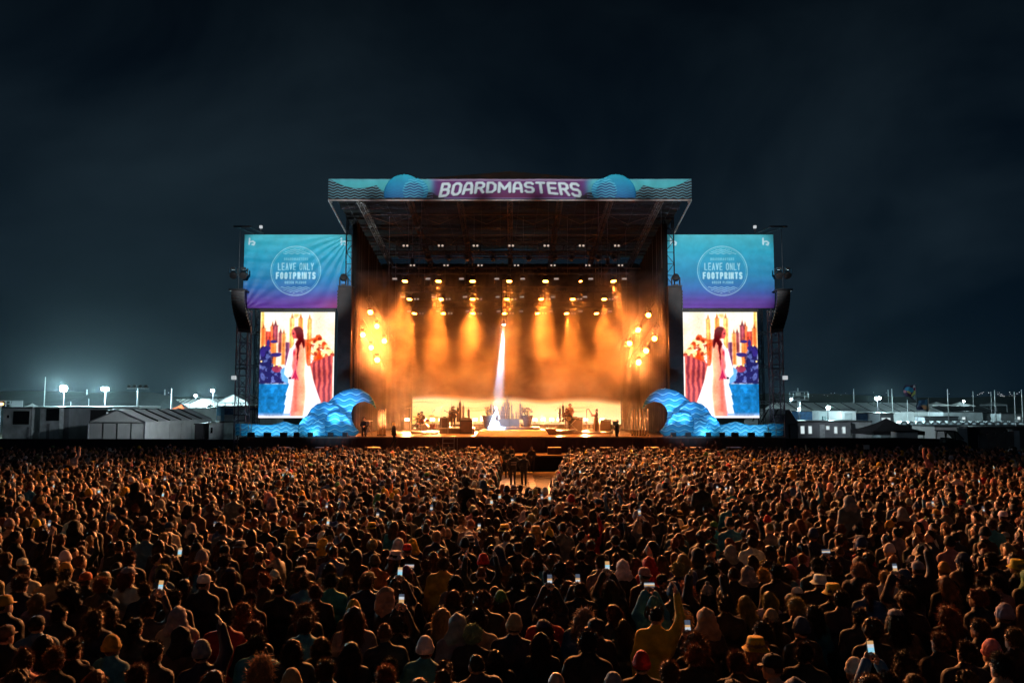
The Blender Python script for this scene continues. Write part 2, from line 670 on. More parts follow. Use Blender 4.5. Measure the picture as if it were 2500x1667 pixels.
# ------------------------------------------------------------------ roof
RY, RYB = 55.5, 72.3
RW = (X(1690, RY, 489) - X(805, RY, 489)) / 2
RZ0, RZ1 = Z(489, RY), Z(441, RY)
RZB = 17.0
def zroof(y):
    return RZ0 + (RZB - RZ0) * (y - RY) / (RYB - RY)

def stage_roof():
    t = empty('stage_roof', (XC, RY, 0), label='black stage roof on trusses above the band', cat='roof')
    # canopy skin
    s = MB()
    ny = 10
    for i in range(ny + 1):
        y = RY + 0.15 + (RYB - RY) * i / ny
        z = zroof(y) + 1.3
        s.v += [(XC - RW, y, z - 0.2), (XC, y, z + 0.9), (XC + RW, y, z - 0.2)]
    for i in range(ny):
        for k in (0, 1):
            a = 3 * i + k
            s.f.append((a, a + 1, a + 4, a + 3))
            s.m.append(0)
    s.build('canopy', M_TARP, t)
    # white perimeter tubes under the fascia
    for p, q in (((XC - RW, RY, RZ0), (XC + RW, RY, RZ0)), ((XC - RW, RY, RZ0), (XC - RW, 61.5, zroof(61.5) - 0.25)), ((XC + RW, RY, RZ0), (XC + RW, 61.5, zroof(61.5) - 0.25))):
        MB().bar(p, q, 0.06, 8).build('edge_tube', mat('edge tube', (0.62, 0.55, 0.52), 0.35, 0.3), t)
    # rafters
    for i in range(7):
        x = XC - 11.1 + 3.7 * i
        MB().truss((x, RY + 0.9, zroof(RY + 0.9) + 0.40), (x, RYB, zroof(RYB) + 0.40), 0.34, 0.9, 0.05, 0.022).build('rafter', M_RAFT, t)
    # cross beams
    for k, y in enumerate((56.6, 58.6, 60.6, 63.0, 66.0, 69.5)):
        MB().truss((XC - RW + 0.2, y, zroof(y) + 0.75), (XC + RW - 0.2, y, zroof(y) + 0.75), 0.3, 1.1, 0.04, 0.018).build('cross_beam', M_TRUSSD, t)
    # zig-zag wind braces
    for ya, yb in ((58.6, 60.6), (63.0, 66.0)):
        b = MB()
        for i in range(13):
            x0, x1 = XC - 11.1 + 1.85 * i, XC - 11.1 + 1.85 * (i + 1)
            if x1 > XC + 11.2:
                break
            y0, y1 = (ya, yb) if i % 2 == 0 else (yb, ya)
            b.bar((x0, y0, zroof(y0) + 0.12), (x1, y1, zroof(y1) + 0.12), 0.022, 4)
        b.bar((XC - 11.1, ya, zroof(ya) + 0.1), (XC + 11.1, ya, zroof(ya) + 0.1), 0.03, 4)
        b.build('wind_brace', M_RAFT, t)
    for k in range(16):
        y = 56.0 + 1.0 * k
        MB().bar((XC - RW + .3, y, zroof(y) + .30 + .1 * (k % 2)), (XC + RW - .3, y, zroof(y) + .30 + .1 * (k % 2)), .022, 4).build('purlin', M_TRUSSD, t)
    for k in range(18):
        x = XC - 12 + 24 * k / 17
        MB().bar((x, RY + .3, RZ0 + .15), (x + random.uniform(-.5, .5), 67, zroof(67) + .15), .014, 4).build('tie_cable', M_TRUSSD, t)
    # legs of the roof (inner towers)
    for s_ in (-1, 1):
        for y in (60.5, 71.5):
            MB().truss((XC + s_ * 12.45, y, 0), (XC + s_ * 12.45, y, zroof(y) + 0.5), 0.7, 0.9, 0.05, 0.025).build('tower', M_TRUSSD, t)
    # hanging chains
    for i in range(14):
        x = XC - 11 + 22 * i / 13 + random.uniform(-0.4, 0.4)
        y = random.choice((57.2, 60.2, 64.2, 68.6))
        MB().bar((x, y, 14.6), (x, y, zroof(y) + 0.6), 0.012, 4).build('chain', M_STEEL, t)
    # side and back drapes
    for s_ in (-1, 1):
        d = MB()
        n = 60
        for i in range(n + 1):
            y = 60.0 + 12.2 * i / n
            x = XC + s_ * (11.95 + 0.07 * math.sin(i * 1.3))
            d.v += [(x, y, DECK + 0.02), (x, y, zroof(y) + 0.2)]
        d.f = [(2 * i, 2 * i + 2, 2 * i + 3, 2 * i + 1) for i in range(n)]
        d.m = [0] * n
        d.build('side_drape', M_BLACK, t)
        d = MB()
        for i in range(31):
            x = XC + s_ * (11.9 + 0.36 * i / 30)
            d.v += [(x, 59.9 + 0.06 * math.sin(i * 1.5), DECK + 0.02), (x, 59.9 + 0.06 * math.sin(i * 1.5), zroof(60) - 0.1)]
        d.f = [(2 * i, 2 * i + 2, 2 * i + 3, 2 * i + 1) for i in range(30)]
        d.m = [0] * 30
        d.build('leg_drape', M_BLACK, t)
    d = MB()
    n = 160
    for i in range(n + 1):
        x = XC - 12.0 + 24.0 * i / n
        y = 71.9 + 0.09 * math.sin(i * 1.15)
        d.v += [(x, y, DECK + 0.02), (x, y, 17.6)]
    d.f = [(2 * i, 2 * i + 2, 2 * i + 3, 2 * i + 1) for i in range(n)]
    d.m = [0] * n
    d.build('back_drape', M_BLACK, t)
stage_roof()

# ------------------------------------------------------------------ printed banners
M_PRINT = paintmat('banner print', 0.6)
TEAL, DTEAL = (0.26, 0.68, 0.72), (0.05, 0.55, 0.70)
NAVY, PALE, PURPLE = (0.005, 0.01, 0.05), (0.48, 0.78, 0.86), (0.36, 0.05, 0.38)

def roof_banner():
    W, H = 2 * RW, RZ1 - RZ0
    t = empty('roof_banner', (XC, RY - 0.2, RZ0), label='long purple and teal fascia banner with white block lettering along the stage roof', cat='banner')
    p = Print(W, H, 0.045)
    U, V = p.U, p.V
    px = lambda q: (q - 805) / 885.0 * W           # photo column -> metres along the banner
    p.rgb[:] = TEAL
    p.fill(np.clip((V - 0.9 * H) / (0.05 * H), 0, 1), (0.36, 0.60, 0.66), 0.5)
    Us = np.minimum(U, W - U)                       # mirrored art
    # swell with wavy lines
    us = [px(q) for q in (805, 812, 828, 845, 870, 895, 922, 920, 935, 955, 980, 1010, 1060, 1090)]
    top = [0.98 * H, 0.95 * H, 0.78 * H, 0.63 * H, 0.52 * H, 0.54 * H, 0.68 * H, 0.50 * H, 0.40 * H, 0.36 * H, 0.36 * H, 0.5 * H, 0.3 * H, 0.02 * H]
    crest = np.interp(Us, [us[i] for i in (0, 1, 2, 3, 4, 5, 6, 8, 9, 10, 11, 12, 13)], [top[i] for i in (0, 1, 2, 3, 4, 5, 6, 8, 9, 10, 11, 12, 13)])
    swell = p.soft(V - crest)
    p.fill(swell * (Us < px(1092)), NAVY)
    ph = V - 0.055 * np.sin(Us * 2 * PI / 0.62 + 1.0) * (1 - 0.3 * Us / 4)
    sp = 0.20
    line = np.abs((ph / sp) % 1.0 - 0.5) * sp
    p.fill(p.soft(line - 0.028, 0.03) * swell * (Us < px(1092)), PALE)
    # purple centre panel
    cw = 1.0 / (1 + np.exp(-(Us - px(1062)) / 0.16))
    p.fill(cw, PURPLE)
    p.fill(cw * np.clip(1 - V / (0.5 * H), 0, 1) * np.exp(-((U - W / 2) / 3.0) ** 2), (0.42, 0.0, 0.22), 0.7)
    p.fill(p.soft(V - 0.07 * H) * cw, (0.45, 0.45, 0.62), 0.8)
    p.fill(p.soft(0.90 * H - V) * cw, (0.58, 0.53, 0.62), 0.85)
    p.fill(p.soft(V - crest * 0.8) * (Us > px(1060)) * (Us < px(1088)), NAVY, 0.8)
    # lettering
    W0, W1 = px(1077), px(1420)
    bot = lambda s_: 0.24 * H * (1 - (2 * s_ - 1) ** 2)
    topf = lambda s_: -0.05 * H * (2 * s_ - 1) ** 2
    for off, c_ in ((0.035, (0.10, 0.0, 0.12)), (0.0, (0.80, 0.86, 0.88))):
        p.text('BOARDMASTERS', W0 + off, W1 + off, 0.06 * H - off, 0.87 * H - off, c_, 0.225, gap=0.10, bot=bot, top=topf, skew=lambda s_: 0.22 * (1 - 2 * s_) * -1, font='h', e=0.03)
    folds = 0.012 * np.sin(U * 7 + 2 * np.sin(U * 0.9)) * (V / H) ** 2 + 0.02 * np.sin(U * 1.3)
    p.build('cloth', (XC - RW, RY - 0.2, RZ0 + 0.05), (1, 0, 0), (0, 0, 1), M_PRINT, t, disp=folds)
    MB().box((XC, RY - 0.1, (RZ0 + RZ1) / 2), (W - 0.05, 0.12, H - 0.1)).build('backing', M_TRUSSD, t)
    for s_ in (-1, 1):
        MB().box((XC + s_ * (RW - 0.02), RY + 0.4, (RZ0 + RZ1) / 2), (0.05, 1.0, H)).build('end_cap', M_CANVAS, t)
    # cut-out wave discs standing proud of the banner
    for s_ in (-1, 1):
        cx = XC + s_ * ((1247.5 - 990) / 885.0 * W)
        q = Print(3.3, 1.95, 0.045)
        r = 1.50
        c0 = (1.5, 0.30)
        big = np.hypot(q.U - c0[0], q.V - c0[1]) - r * 0.98
        sm = np.hypot(q.U - 2.35, q.V - 0.55) - 0.92
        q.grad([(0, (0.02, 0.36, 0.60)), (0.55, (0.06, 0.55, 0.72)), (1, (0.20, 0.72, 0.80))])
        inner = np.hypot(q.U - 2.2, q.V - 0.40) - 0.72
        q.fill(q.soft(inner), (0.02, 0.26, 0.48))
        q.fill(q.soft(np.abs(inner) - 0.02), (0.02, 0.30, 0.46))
        wv = (q.V - 0.05 * np.sin(q.U * 2 * PI / 0.6)) / 0.2
        ln = np.abs(wv % 1 - 0.5) * 0.2
        q.fill(q.soft(ln - 0.034, 0.03) * ((inner < 0) | (sm < 0)), (0.42, 0.80, 0.88), 0.95)
        q.fill(q.soft(ln - 0.016, 0.03) * (q.V < 0.7), (0.12, 0.60, 0.76), 0.5)
        keep = ((big < 0) | (sm < 0)) & (q.V >= 0)
        if s_ > 0:
            q.rgb = q.rgb[:, ::-1]
            keep = keep[:, ::-1]
        bulge = 0.10 * np.sqrt(np.clip(1 - np.clip((big + r) / r, 0, 1) ** 2, 0, 1))
        if s_ > 0:
            bulge = bulge[:, ::-1]
        x0 = cx - 1.5 if s_ < 0 else cx - 1.8
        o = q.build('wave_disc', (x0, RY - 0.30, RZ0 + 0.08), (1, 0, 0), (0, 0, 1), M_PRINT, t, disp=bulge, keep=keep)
        so = o.modifiers.new('thickness', 'SOLIDIFY')
        so.thickness = 0.06
        so.offset = -1
roof_banner()

def pledge_banner(side):
    Y = 60.2
    if side < 0:
        x0, x1 = X(595, Y, 660), X(857, Y, 660)
        label = 'wrinkled teal banner reading LEAVE ONLY FOOTPRINTS left of the stage'
    else:
        x0, x1 = X(1627, Y, 660), X(1890, Y, 660)
        label = 'smooth teal banner reading LEAVE ONLY FOOTPRINTS right of the stage'
    z0, z1 = Z(752, Y), Z(573, Y)
    W, H = x1 - x0, z1 - z0
    t = empty('pledge_banner', ((x0 + x1) / 2, Y, z0), label=label, cat='banner', group='pledge banners beside the stage')
    p = Print(W, H, 0.04)
    p.grad([(0, (0.36, 0.14, 0.56)), (0.10, (0.34, 0.22, 0.60)), (0.28, (0.12, 0.40, 0.66)), (0.45, (0.06, 0.52, 0.70)), (0.75, (0.10, 0.62, 0.74)), (1, (0.26, 0.70, 0.76))])
    if side < 0:
        p.fill(np.exp(-((p.U - W) / 2.5) ** 2 - (p.V / 0.9) ** 2), (0.66, 0.12, 0.36), 0.8)
    INK = (0.72, 0.88, 0.92)
    cx, cy, r = W * (0.485 if side < 0 else 0.52), H * 0.505, H * 0.335
    d = p.circle(cx, cy, r)
    p.fill(p.soft(np.abs(d) - 0.022, 0.03), INK)
    p.fill(p.soft(np.abs(d + 0.12) - 0.010, 0.03), INK, 0.7)
    wv = (p.V - cy) + 0.035 * np.sin((p.U - cx) * 2 * PI / 0.47)
    for lo, n in ((0.68 * r, 5), (-1.02 * r, 5)):
        for k in range(n):
            zc = lo + (k + 0.4) * r * 0.075 if lo > 0 else -0.66 * r - (k + 0.2) * r * 0.078
            p.fill(p.soft(np.abs(wv - zc) - 0.022, 0.03) * (d < -0.2), INK, 0.95)
    p.text('LEAVE ONLY', cx - 0.72 * r, cx + 0.72 * r, cy + 0.03 * r, cy + 0.32 * r, INK, 0.062, gap=0.32, e=0.03)
    p.text('FOOTPRINTS', cx - 0.80 * r, cx + 0.80 * r, cy - 0.34 * r, cy - 0.05 * r, INK, 0.125, gap=0.30, e=0.03)
    p.text('BOARDMASTERS', cx - 0.48 * r, cx + 0.48 * r, cy + 0.43 * r, cy + 0.53 * r, INK, 0.045, gap=0.4, a=0.7, e=0.03)
    p.text('GREEN PLEDGE', cx - 0.43 * r, cx + 0.43 * r, cy - 0.52 * r, cy - 0.42 * r, INK, 0.045, gap=0.4, a=0.8, e=0.03)
    # curled h emblem in both upper corners
    for ux in (0.30, W - 0.88):
        vz = H - 0.86
        hs = 0.13
        a = p.dline([(ux + 0.08, vz + 0.56), (ux + 0.08, vz + 0.10)])
        b = p.dline([(ux + 0.08, vz + 0.28), (ux + 0.34, vz + 0.34), (ux + 0.50, vz + 0.22), (ux + 0.44, vz + 0.05), (ux + 0.32, vz + 0.08)])
        p.fill(p.soft(np.minimum(a, b) - hs / 2, 0.03), (0.80, 0.90, 0.93), 0.95)
    U, V = p.U, p.V
    if side < 0:
        a1 = np.arctan2(H - V + 0.2, W - U + 0.2)
        rr = np.hypot(H - V, W - U)
        f = 0.055 * np.sin(a1 * 34 + 0.6 * np.sin(rr)) * np.exp(-rr / 3.2)
        f += 0.028 * np.sin(V * 9 + 1.5 * np.sin(U * 0.6)) * np.exp(-U / 3.0)
        a2 = np.arctan2(V + 0.5, U + 0.2)
        f += 0.035 * np.sin(a2 * 22 + 0.4 * np.sin(U)) * np.exp(-np.hypot(U, V - 1) / 2.6)
        f += 0.02 * np.sin(V * 5 + 3 * np.sin(U * 0.5 + V * 0.3))
    else:
        f = 0.012 * np.sin(V * 8 + np.sin(U * 0.8)) * np.exp(-(W - U) / 1.6) + 0.012 * np.sin(V * 3 + 2 * np.sin(U * 0.4)) + 0.01 * np.sin(V * 14) * np.exp(-V / 0.8)
    edge = np.minimum(np.minimum(U, W - U), np.minimum(V, H - V))
    f = f * np.clip(edge / 0.25, 0, 1)
    p.build('cloth', (x0, Y, z0), (1, 0, 0), (0, 0, 1), M_PRINT, t, disp=f)
    fr = MB()
    for a, b in (((x0, z1), (x1, z1)), ((x0, z0), (x1, z0)), ((x0, z0), (x0, z1)), ((x1, z0), (x1, z1))):
        fr.bar((a[0], Y + 0.12, a[1]), (b[0], Y + 0.12, b[1]), 0.06, 6)
    fr.build('frame', M_TRUSSD, t)
    MB().box(((x0 + x1) / 2, Y + 0.26, (z0 + z1) / 2), (W - 0.1, 0.03, H - 0.1)).build('backing', M_BLACK, t)
    return x0, x1, z0, z1
PB = {s_: pledge_banner(s_) for s_ in (-1, 1)}

# ------------------------------------------------------------------ video screens
M_SCREEN = paintmat('video screen', 0.4, emit=1.25)
def imag_print(flip, kk=1.0):
    """camera picture of the singer among candles, 210 x 280 units of the left-hand screen"""
    W, H = 5.6, 7.95
    p = Print(W, H, 0.035)
    U, V = p.U, p.V
    k = W / 183.0                                     # one photo pixel
    q = lambda x, y: ((x - 634) * k, H - (y - 762) * H / 256.0)
    qz = lambda pts: [q(620 + a / 5.6, 750 + b / 5.6) for a, b in pts]
    n1, n2 = p.noise(0.7, 3), p.noise(0.25, 4)
    p.grad([(0, (1, .93, .80)), (0.5, (1, .93, .82)), (1, (1, .90, .76))])
    # candle towers at the back
    def candle(x0, x1, y0, y1, c, tip=True, a=1.0):
        d = p.poly(qz([(x0, y1), (x0, y0), (x1, y0), (x1, y1)]))
        shade = 0.75 + 0.5 * n2 + 0.15 * np.sin(U * 24)
        m = p.soft(d + 0.05 * (n2 - 0.5), 0.05) * a
        for i in range(3):
            p.rgb[..., i] = p.rgb[..., i] * (1 - m) + np.clip(c[i] * shade, 0, 1) * m
        if tip:
            xm = (x0 + x1) / 2
            w_ = (x1 - x0) * 0.32
            p.fill(p.soft(p.poly(qz([(xm - w_, y0 + 4), (xm, y0 - (x1 - x0) * 1.1), (xm + w_, y0 + 4)])), 0.04), tuple(v_ * 0.65 for v_ in c), a)
    OR, ORD, RED, PUR = (1, .62, .30), (.92, .42, .16), (.72, .22, .20), (.42, .25, .42)
    candle(85, 125, 60, 700, (1, .72, .36))
    candle(480, 545, 150, 560, (1, .72, .40))
    candle(600, 665, 150, 700, (1, .55, .24))
    candle(725, 785, 160, 640, (1, .66, .34))
    candle(215, 275, 260, 640, (.95, .45, .25))
    candle(250, 320, 250, 480, (.62, .30, .34))
    candle(330, 385, 350, 620, (.66, .36, .36))
    candle(90, 150, 290, 700, (.98, .52, .28))
    candle(375, 430, 360, 780, (1, .62, .34))
    candle(240, 300, 470, 860, (1, .55, .28))
    candle(150, 230, 330, 560, (.85, .34, .26), tip=False)
    candle(430, 485, 480, 900, (.50, .30, .42), tip=False)
    p.fill(p.soft(p.poly(qz([(530, 130), (570, 150), (620, 110), (600, 90), (545, 90)])), 0.08), (1, .55, .2), 0.6)
    # flowers, right
    for i, (x, y) in enumerate([(820, 450), (880, 500), (930, 480), (960, 530), (860, 560), (1000, 560), (900, 640), (960, 640), (1020, 620), (860, 700), (820, 620), (1060, 630), (920, 700), (760, 500), (990, 680), (880, 420)]):
        u, v = q(620 + x / 5.6, 750 + y / 5.6)
        p.fill(p.soft(p.circle(u, v, 0.24) + 0.25 * (n2 - 0.5), 0.06), (1, .93, .62) if i % 3 else (.86, .30, .10), 0.85)
        p.fill(p.soft(p.circle(u + 0.12, v - 0.1, 0.12) + 0.3 * (n2 - 0.5), 0.05), (.62, .18, .10), 0.9)
    stem = (n2 > 0.56) & (p.poly(qz([(690, 470), (1090, 600), (1090, 760), (700, 800)])) < 0)
    p.fill(stem, (.66, .20, .10), 0.7)
    candle(690, 780, 440, 800, (.80, .30, .14), tip=False, a=0.8)
    # urn, right
    d = p.poly(qz([(770, 770), (1085, 640), (1085, 1230), (1030, 1300), (900, 1300)]))
    streak = 0.5 + 0.5 * np.sin(U * 16 + 4 * n1)
    for i, c in enumerate(((.48, .80), (.20, .38), (.24, .34))):
        m = p.soft(d, 0.05)
        p.rgb[..., i] = p.rgb[..., i] * (1 - m) + (c[0] + (c[1] - c[0]) * streak) * m
    # dark flowers and urn, left
    p.fill(p.soft(p.poly(qz([(70, 1050), (60, 560), (150, 520), (230, 600), (250, 760), (380, 880), (430, 960), (480, 1040)])) + 0.5 * (n2 - 0.5), 0.08), (.12, .12, .32), 0.95)
    p.fill((n2 > 0.58) * p.soft(p.poly(qz([(60, 1040), (60, 560), (200, 560), (420, 900), (470, 1040)])), 0.05), (.42, .50, .72), 0.6)
    for x, y, rx, ry in ((265, 470, .26, .12), (190, 490, .12, .26), (300, 650, .40, .16), (120, 620, .2, .3), (170, 560, .3, .2), (340, 640, .2, .1)):
        u, v = q(620 + x / 5.6, 750 + y / 5.6)
        p.fill(p.soft(p.ell(u, v, rx, ry)), (.24, .20, .48), 0.95)
    p.fill(p.soft(p.ell(*q(620 + 320 / 5.6, 750 + 840 / 5.6), .38, .26)), (.56, .22, .30), .9)
    for x, y in ((100, 740), (280, 795), (345, 800), (140, 525)):
        p.fill(p.soft(p.circle(*q(620 + x / 5.6, 750 + y / 5.6), .07)), (1, .85, .5))
    d = p.poly(qz([(40, 1045), (500, 1045), (470, 1150), (455, 1300), (425, 1460), (30, 1460)]))
    for i, c in enumerate((.12, .44, .64)):
        m = p.soft(d, 0.05)
        p.rgb[..., i] = p.rgb[..., i] * (1 - m) + c * (0.72 + 0.55 * n2) * m
    p.fill(p.soft(p.poly(qz([(370, 850), (430, 810), (430, 900), (480, 960), (480, 1050), (390, 1000)])), .05), (.36, .58, .74))
    # dress: cape and gown
    p.fill(p.soft(p.poly(qz([(570, 470), (480, 610), (430, 820), (425, 910), (490, 980), (490, 1060), (445, 1190), (460, 1200), (430, 1320), (450, 1330), (420, 1450), (700, 1500), (930, 1290), (720, 760), (690, 500)])), .05), (1.0, .99, .98))
    gown = p.poly(qz([(590, 470), (540, 640), (520, 800), (555, 960), (540, 1200), (500, 1500), (690, 1500), (720, 1200), (705, 900), (715, 720), (690, 500), (640, 460)]))
    g2 = p.soft(gown, .10)
    tU = np.clip((U - q(620 + 510 / 5.6, 0)[0]) / 1.1, 0, 1)
    for i, (a, b) in enumerate(((.94, 1.0), (.48, .68), (.45, .50))):
        p.rgb[..., i] = p.rgb[..., i] * (1 - g2) + (a + (b - a) * tU - 0.18 * (n1 - 0.5)) * g2
    p.fill(np.exp(-((U - q(620 + 585 / 5.6, 0)[0]) / .13) ** 2) * (V < H * 0.38) * (V > H * 0.06), (.96, .40, .34), .75)
    p.fill(np.exp(-((U - q(620 + 550 / 5.6, 0)[0]) / .10) ** 2 - ((V - q(0, 750 + 620 / 5.6)[1]) / .25) ** 2), (.68, .10, .20), .8)
    p.fill(p.soft(p.poly(qz([(560, 700), (545, 860), (500, 950), (520, 975), (620, 990), (590, 880), (610, 700)])), .06), (.86, .40, .44), .7)
    p.fill(p.soft(p.poly(qz([(575, 840), (520, 985), (560, 965), (580, 995), (595, 965), (620, 1000), (590, 900)])), .03), (.62, .16, .30))
    p.fill(p.soft(p.ell(*q(620 + 500 / 5.6, 750 + 965 / 5.6), .10, .09)), (.05, .08, .16))
    # head in profile and long hair
    p.fill(p.soft(p.ell(*q(620 + 560 / 5.6, 750 + 350 / 5.6), .26, .42)), (.80, .36, .34))
    p.fill(p.soft(p.poly(qz([(520, 340), (512, 370), (525, 378), (520, 395), (535, 425), (590, 430), (590, 330)])), .03), (.74, .30, .30))
    p.fill(p.soft(p.ell(*q(620 + 535 / 5.6, 750 + 360 / 5.6), .05, .05)), (.15, .02, .05))
    p.fill(p.soft(p.poly(qz([(520, 310), (560, 265), (630, 265), (670, 320), (680, 420), (700, 510), (685, 560), (650, 480), (625, 520), (610, 640), (595, 800), (585, 700), (590, 560), (560, 500), (600, 440), (575, 400), (560, 330), (535, 290)])) + .12 * (n2 - .5), .05), (.36, .06, .09))
    # stage edge line
    p.fill(p.soft(q(0, 1004)[1] - V - 0.0, .05) * 0 + p.soft(np.abs(V - q(0, 1017)[1]) - .09, .05) * (U < 3.4), (.96, .98, 1))
    p.fill(p.soft(V - q(0, 1020)[1], .05), (.10, .12, .22))
    p.fill(p.soft(np.abs(V - q(0, 1010)[1]) - .1, .1) * (U < 2.4), (.45, .60, .76))
    lum = 0.80 + 0.42 * p.noise(1.1, 31, 4) + 0.10 * (p.noise(0.10, 32, 2, sx=3.0) - 0.5)
    p.rgb = p.rgb * lum[..., None]
    p.rgb = np.clip((p.rgb - 0.5) * 1.22 + 0.53 + 0.10 * (p.noise(0.12, 77, 3)[..., None] - 0.5), 0.0, 1.0)
    p.rgb[..., 1] *= 0.97
    if flip:
        p.rgb = p.rgb[:, ::-1]
    p.U, p.V = p.U * kk, p.V * kk
    return p

def imag_screen(side):
    Y = 60.6
    if side < 0:
        x0 = X(634, Y, 880)
    else:
        x0 = X(1669, Y, 880)
    W, H = 5.6, 7.95
    kk = Y / 58.6
    z1 = Z(762, Y)
    W, H = W * kk, H * kk
    z0 = z1 - H
    t = empty('video_screen', (x0 + W / 2, Y, z0), label='tall video screen showing the singer facing ' + ('left, under the wrinkled banner' if side < 0 else 'right, under the smooth banner'), cat='screen', group='video screens beside the stage')
    imag_print(side > 0, kk).build('display', (x0, Y, z0), (1, 0, 0), (0, 0, 1), M_SCREEN, t)
    MB().box((x0 + W / 2, Y + 0.12, z0 + H / 2), (W + 0.1, 0.2, H + 0.1)).build('cabinet', M_PLASTIC, t)
    MB().box((x0 + W / 2, Y - 0.06, z1 + 0.16), (W + 0.16, 0.16, 0.2)).build('top_bar', M_TRUSSD, t)
    hx = x0 - 0.35 if side < 0 else x0 + W + 0.35
    for zz in (z0 + 1.2, z0 + 4.0, z0 + 6.6):
        MB().truss((hx - 0.5, Y + 0.3, zz), (hx + 0.5, Y + 0.3, zz), 0.22, 0.4, 0.02, 0.012).build('bracket', M_ALU, t)
    MB().truss((hx, Y + 0.55, DECK), (hx, Y + 0.55, z1 + 0.3), 0.4, 0.6, 0.03, 0.018).build('support_tower', M_TRUSSD, t)
for s_ in (-1, 1):
    imag_screen(s_)

def led_wall():
    Y = 70.6
    x0, x1 = X(1007, Y), X(1515, Y)
    z0, z1 = DECK + 0.55, 13.2
    W, H = x1 - x0, z1 - z0
    t = empty('video_wall', ((x0 + x1) / 2, Y, z0), label='wide video wall glowing with sunset clouds behind the band', cat='screen')
    p = Print(W, H, 0.08)
    n1, n2 = p.noise(3.2, 11, 5, sx=0.35), p.noise(4.2, 12, 5)
    edge = Z(970, Y) - z0 - 0.30 * np.clip(p.U / W, 0, 1) + 0.35 * (p.noise(4.0, 5, 3) - 0.5) + 0.10 * np.sin(p.U * 0.9)
    base = np.stack([0.50 + 0.45 * (n2 - 0.5) * 2, 0.11 + 0.16 * (n2 - 0.5) * 2, 0.008 + 0.02 * n2], -1)
    hh = np.clip((p.V - 2) / (H - 2), 0, 1)[..., None]
    sidefade = np.clip(np.minimum(p.U, W - p.U) / 2.2, 0, 1)[..., None]
    p.rgb = np.clip(base * (0.50 - 0.36 * hh) * (0.35 + 0.65 * sidefade), 0.005, 1)
    band = np.clip(0.5 - (p.V - edge) / 0.55, 0, 1)
    yel = np.stack([np.full(p.U.shape, 1.0), 0.84 + 0.22 * (n1 - 0.5), 0.58 + 0.55 * (n1 - 0.5)], -1)
    p.rgb = p.rgb * (1 - band[..., None]) + np.clip(yel, 0, 1) * band[..., None]
    for k in range(7):
        u, v = rng.uniform(0.5, W - 0.5), rng.uniform(0.9, 2.2)
        p.fill(np.exp(-((p.U - u) / 1.3) ** 2 - ((p.V - v - 0.05 * np.sin(p.U * 2)) / 0.07) ** 2), (.95, .55, .22), .6)
    m = paintmat('video wall', 0.4, emit=1.25)
    p.build('display', (x0, Y, z0), (1, 0, 0), (0, 0, 1), m, t)
    MB().box(((x0 + x1) / 2, Y + 0.15, (z0 + z1) / 2), (W + 0.1, 0.25, H + 0.1)).build('cabinet', M_PLASTIC, t)
led_wall()

# ------------------------------------------------------------------ wave set pieces
def smooth_poly(pts, it=2):
    for _ in range(it):
        o = []
        for i in range(len(pts)):
            a, b = pts[i], pts[(i + 1) % len(pts)]
            o += [(a[0] * .75 + b[0] * .25, a[1] * .75 + b[1] * .25), (a[0] * .25 + b[0] * .75, a[1] * .25 + b[1] * .75)]
        pts = o
    return pts

M_WAVE = paintmat('painted wave board', 0.5)
def wave_layer(parent, name, pts, Y, mirror, per=0.75, spc=0.40, seed=0):
    Y = Y + 0.72
    P3 = [at(px, py, Y) for px, py in pts]
    base = Z(1066, 57.0)
    cx = X(1243.5, Y)
    out = [((2 * cx - p.x) if mirror else p.x, max(p.z, base + 0.01)) for p in P3]
    x0, x1 = min(a for a, _ in out), max(a for a, _ in out)
    z0, z1 = min(b for _, b in out), max(b for _, b in out)
    p = Print(x1 - x0, z1 - z0, 0.03)
    loc = [(a - x0, b - z0) for a, b in out]
    d = p.poly(loc)
    ph = p.V + 0.085 * np.sin((p.U + seed * 0.31) * 2 * PI / per) + 0.02 * np.sin(p.U * 3 + seed)
    t = (ph / spc) % 1.0
    p.grad([(0, (0.06, 0.58, 0.76)), (1, (0.20, 0.56, 0.78))])
    n = p.noise(0.6, seed + 20)
    p.rgb *= (0.85 + 0.3 * n)[..., None]
    p.fill(p.soft(np.abs(t - 0.10) * spc - 0.030, 0.03), (0.66, 0.88, 0.94), 0.9)
    p.fill(p.soft(np.abs(t - 0.98) * spc - 0.03, 0.05), (0.02, 0.20, 0.38), 0.7)
    relief = 0.016 * np.where(t < 0.12, t / 0.12, (1 - t) / 0.88)
    relief = relief + 0.06 * np.sqrt(np.clip(-d / 0.35, 0, 1))
    if name == 'low_swell':
        relief *= 0.5
    o = p.build(name, (x0, Y, z0), (1, 0, 0), (0, 0, 1), M_WAVE, parent, disp=relief, keep=d < 0.012)
    so = o.modifiers.new('thickness', 'SOLIDIFY')
    so.thickness = 0.12
    so.offset = -1
    return o

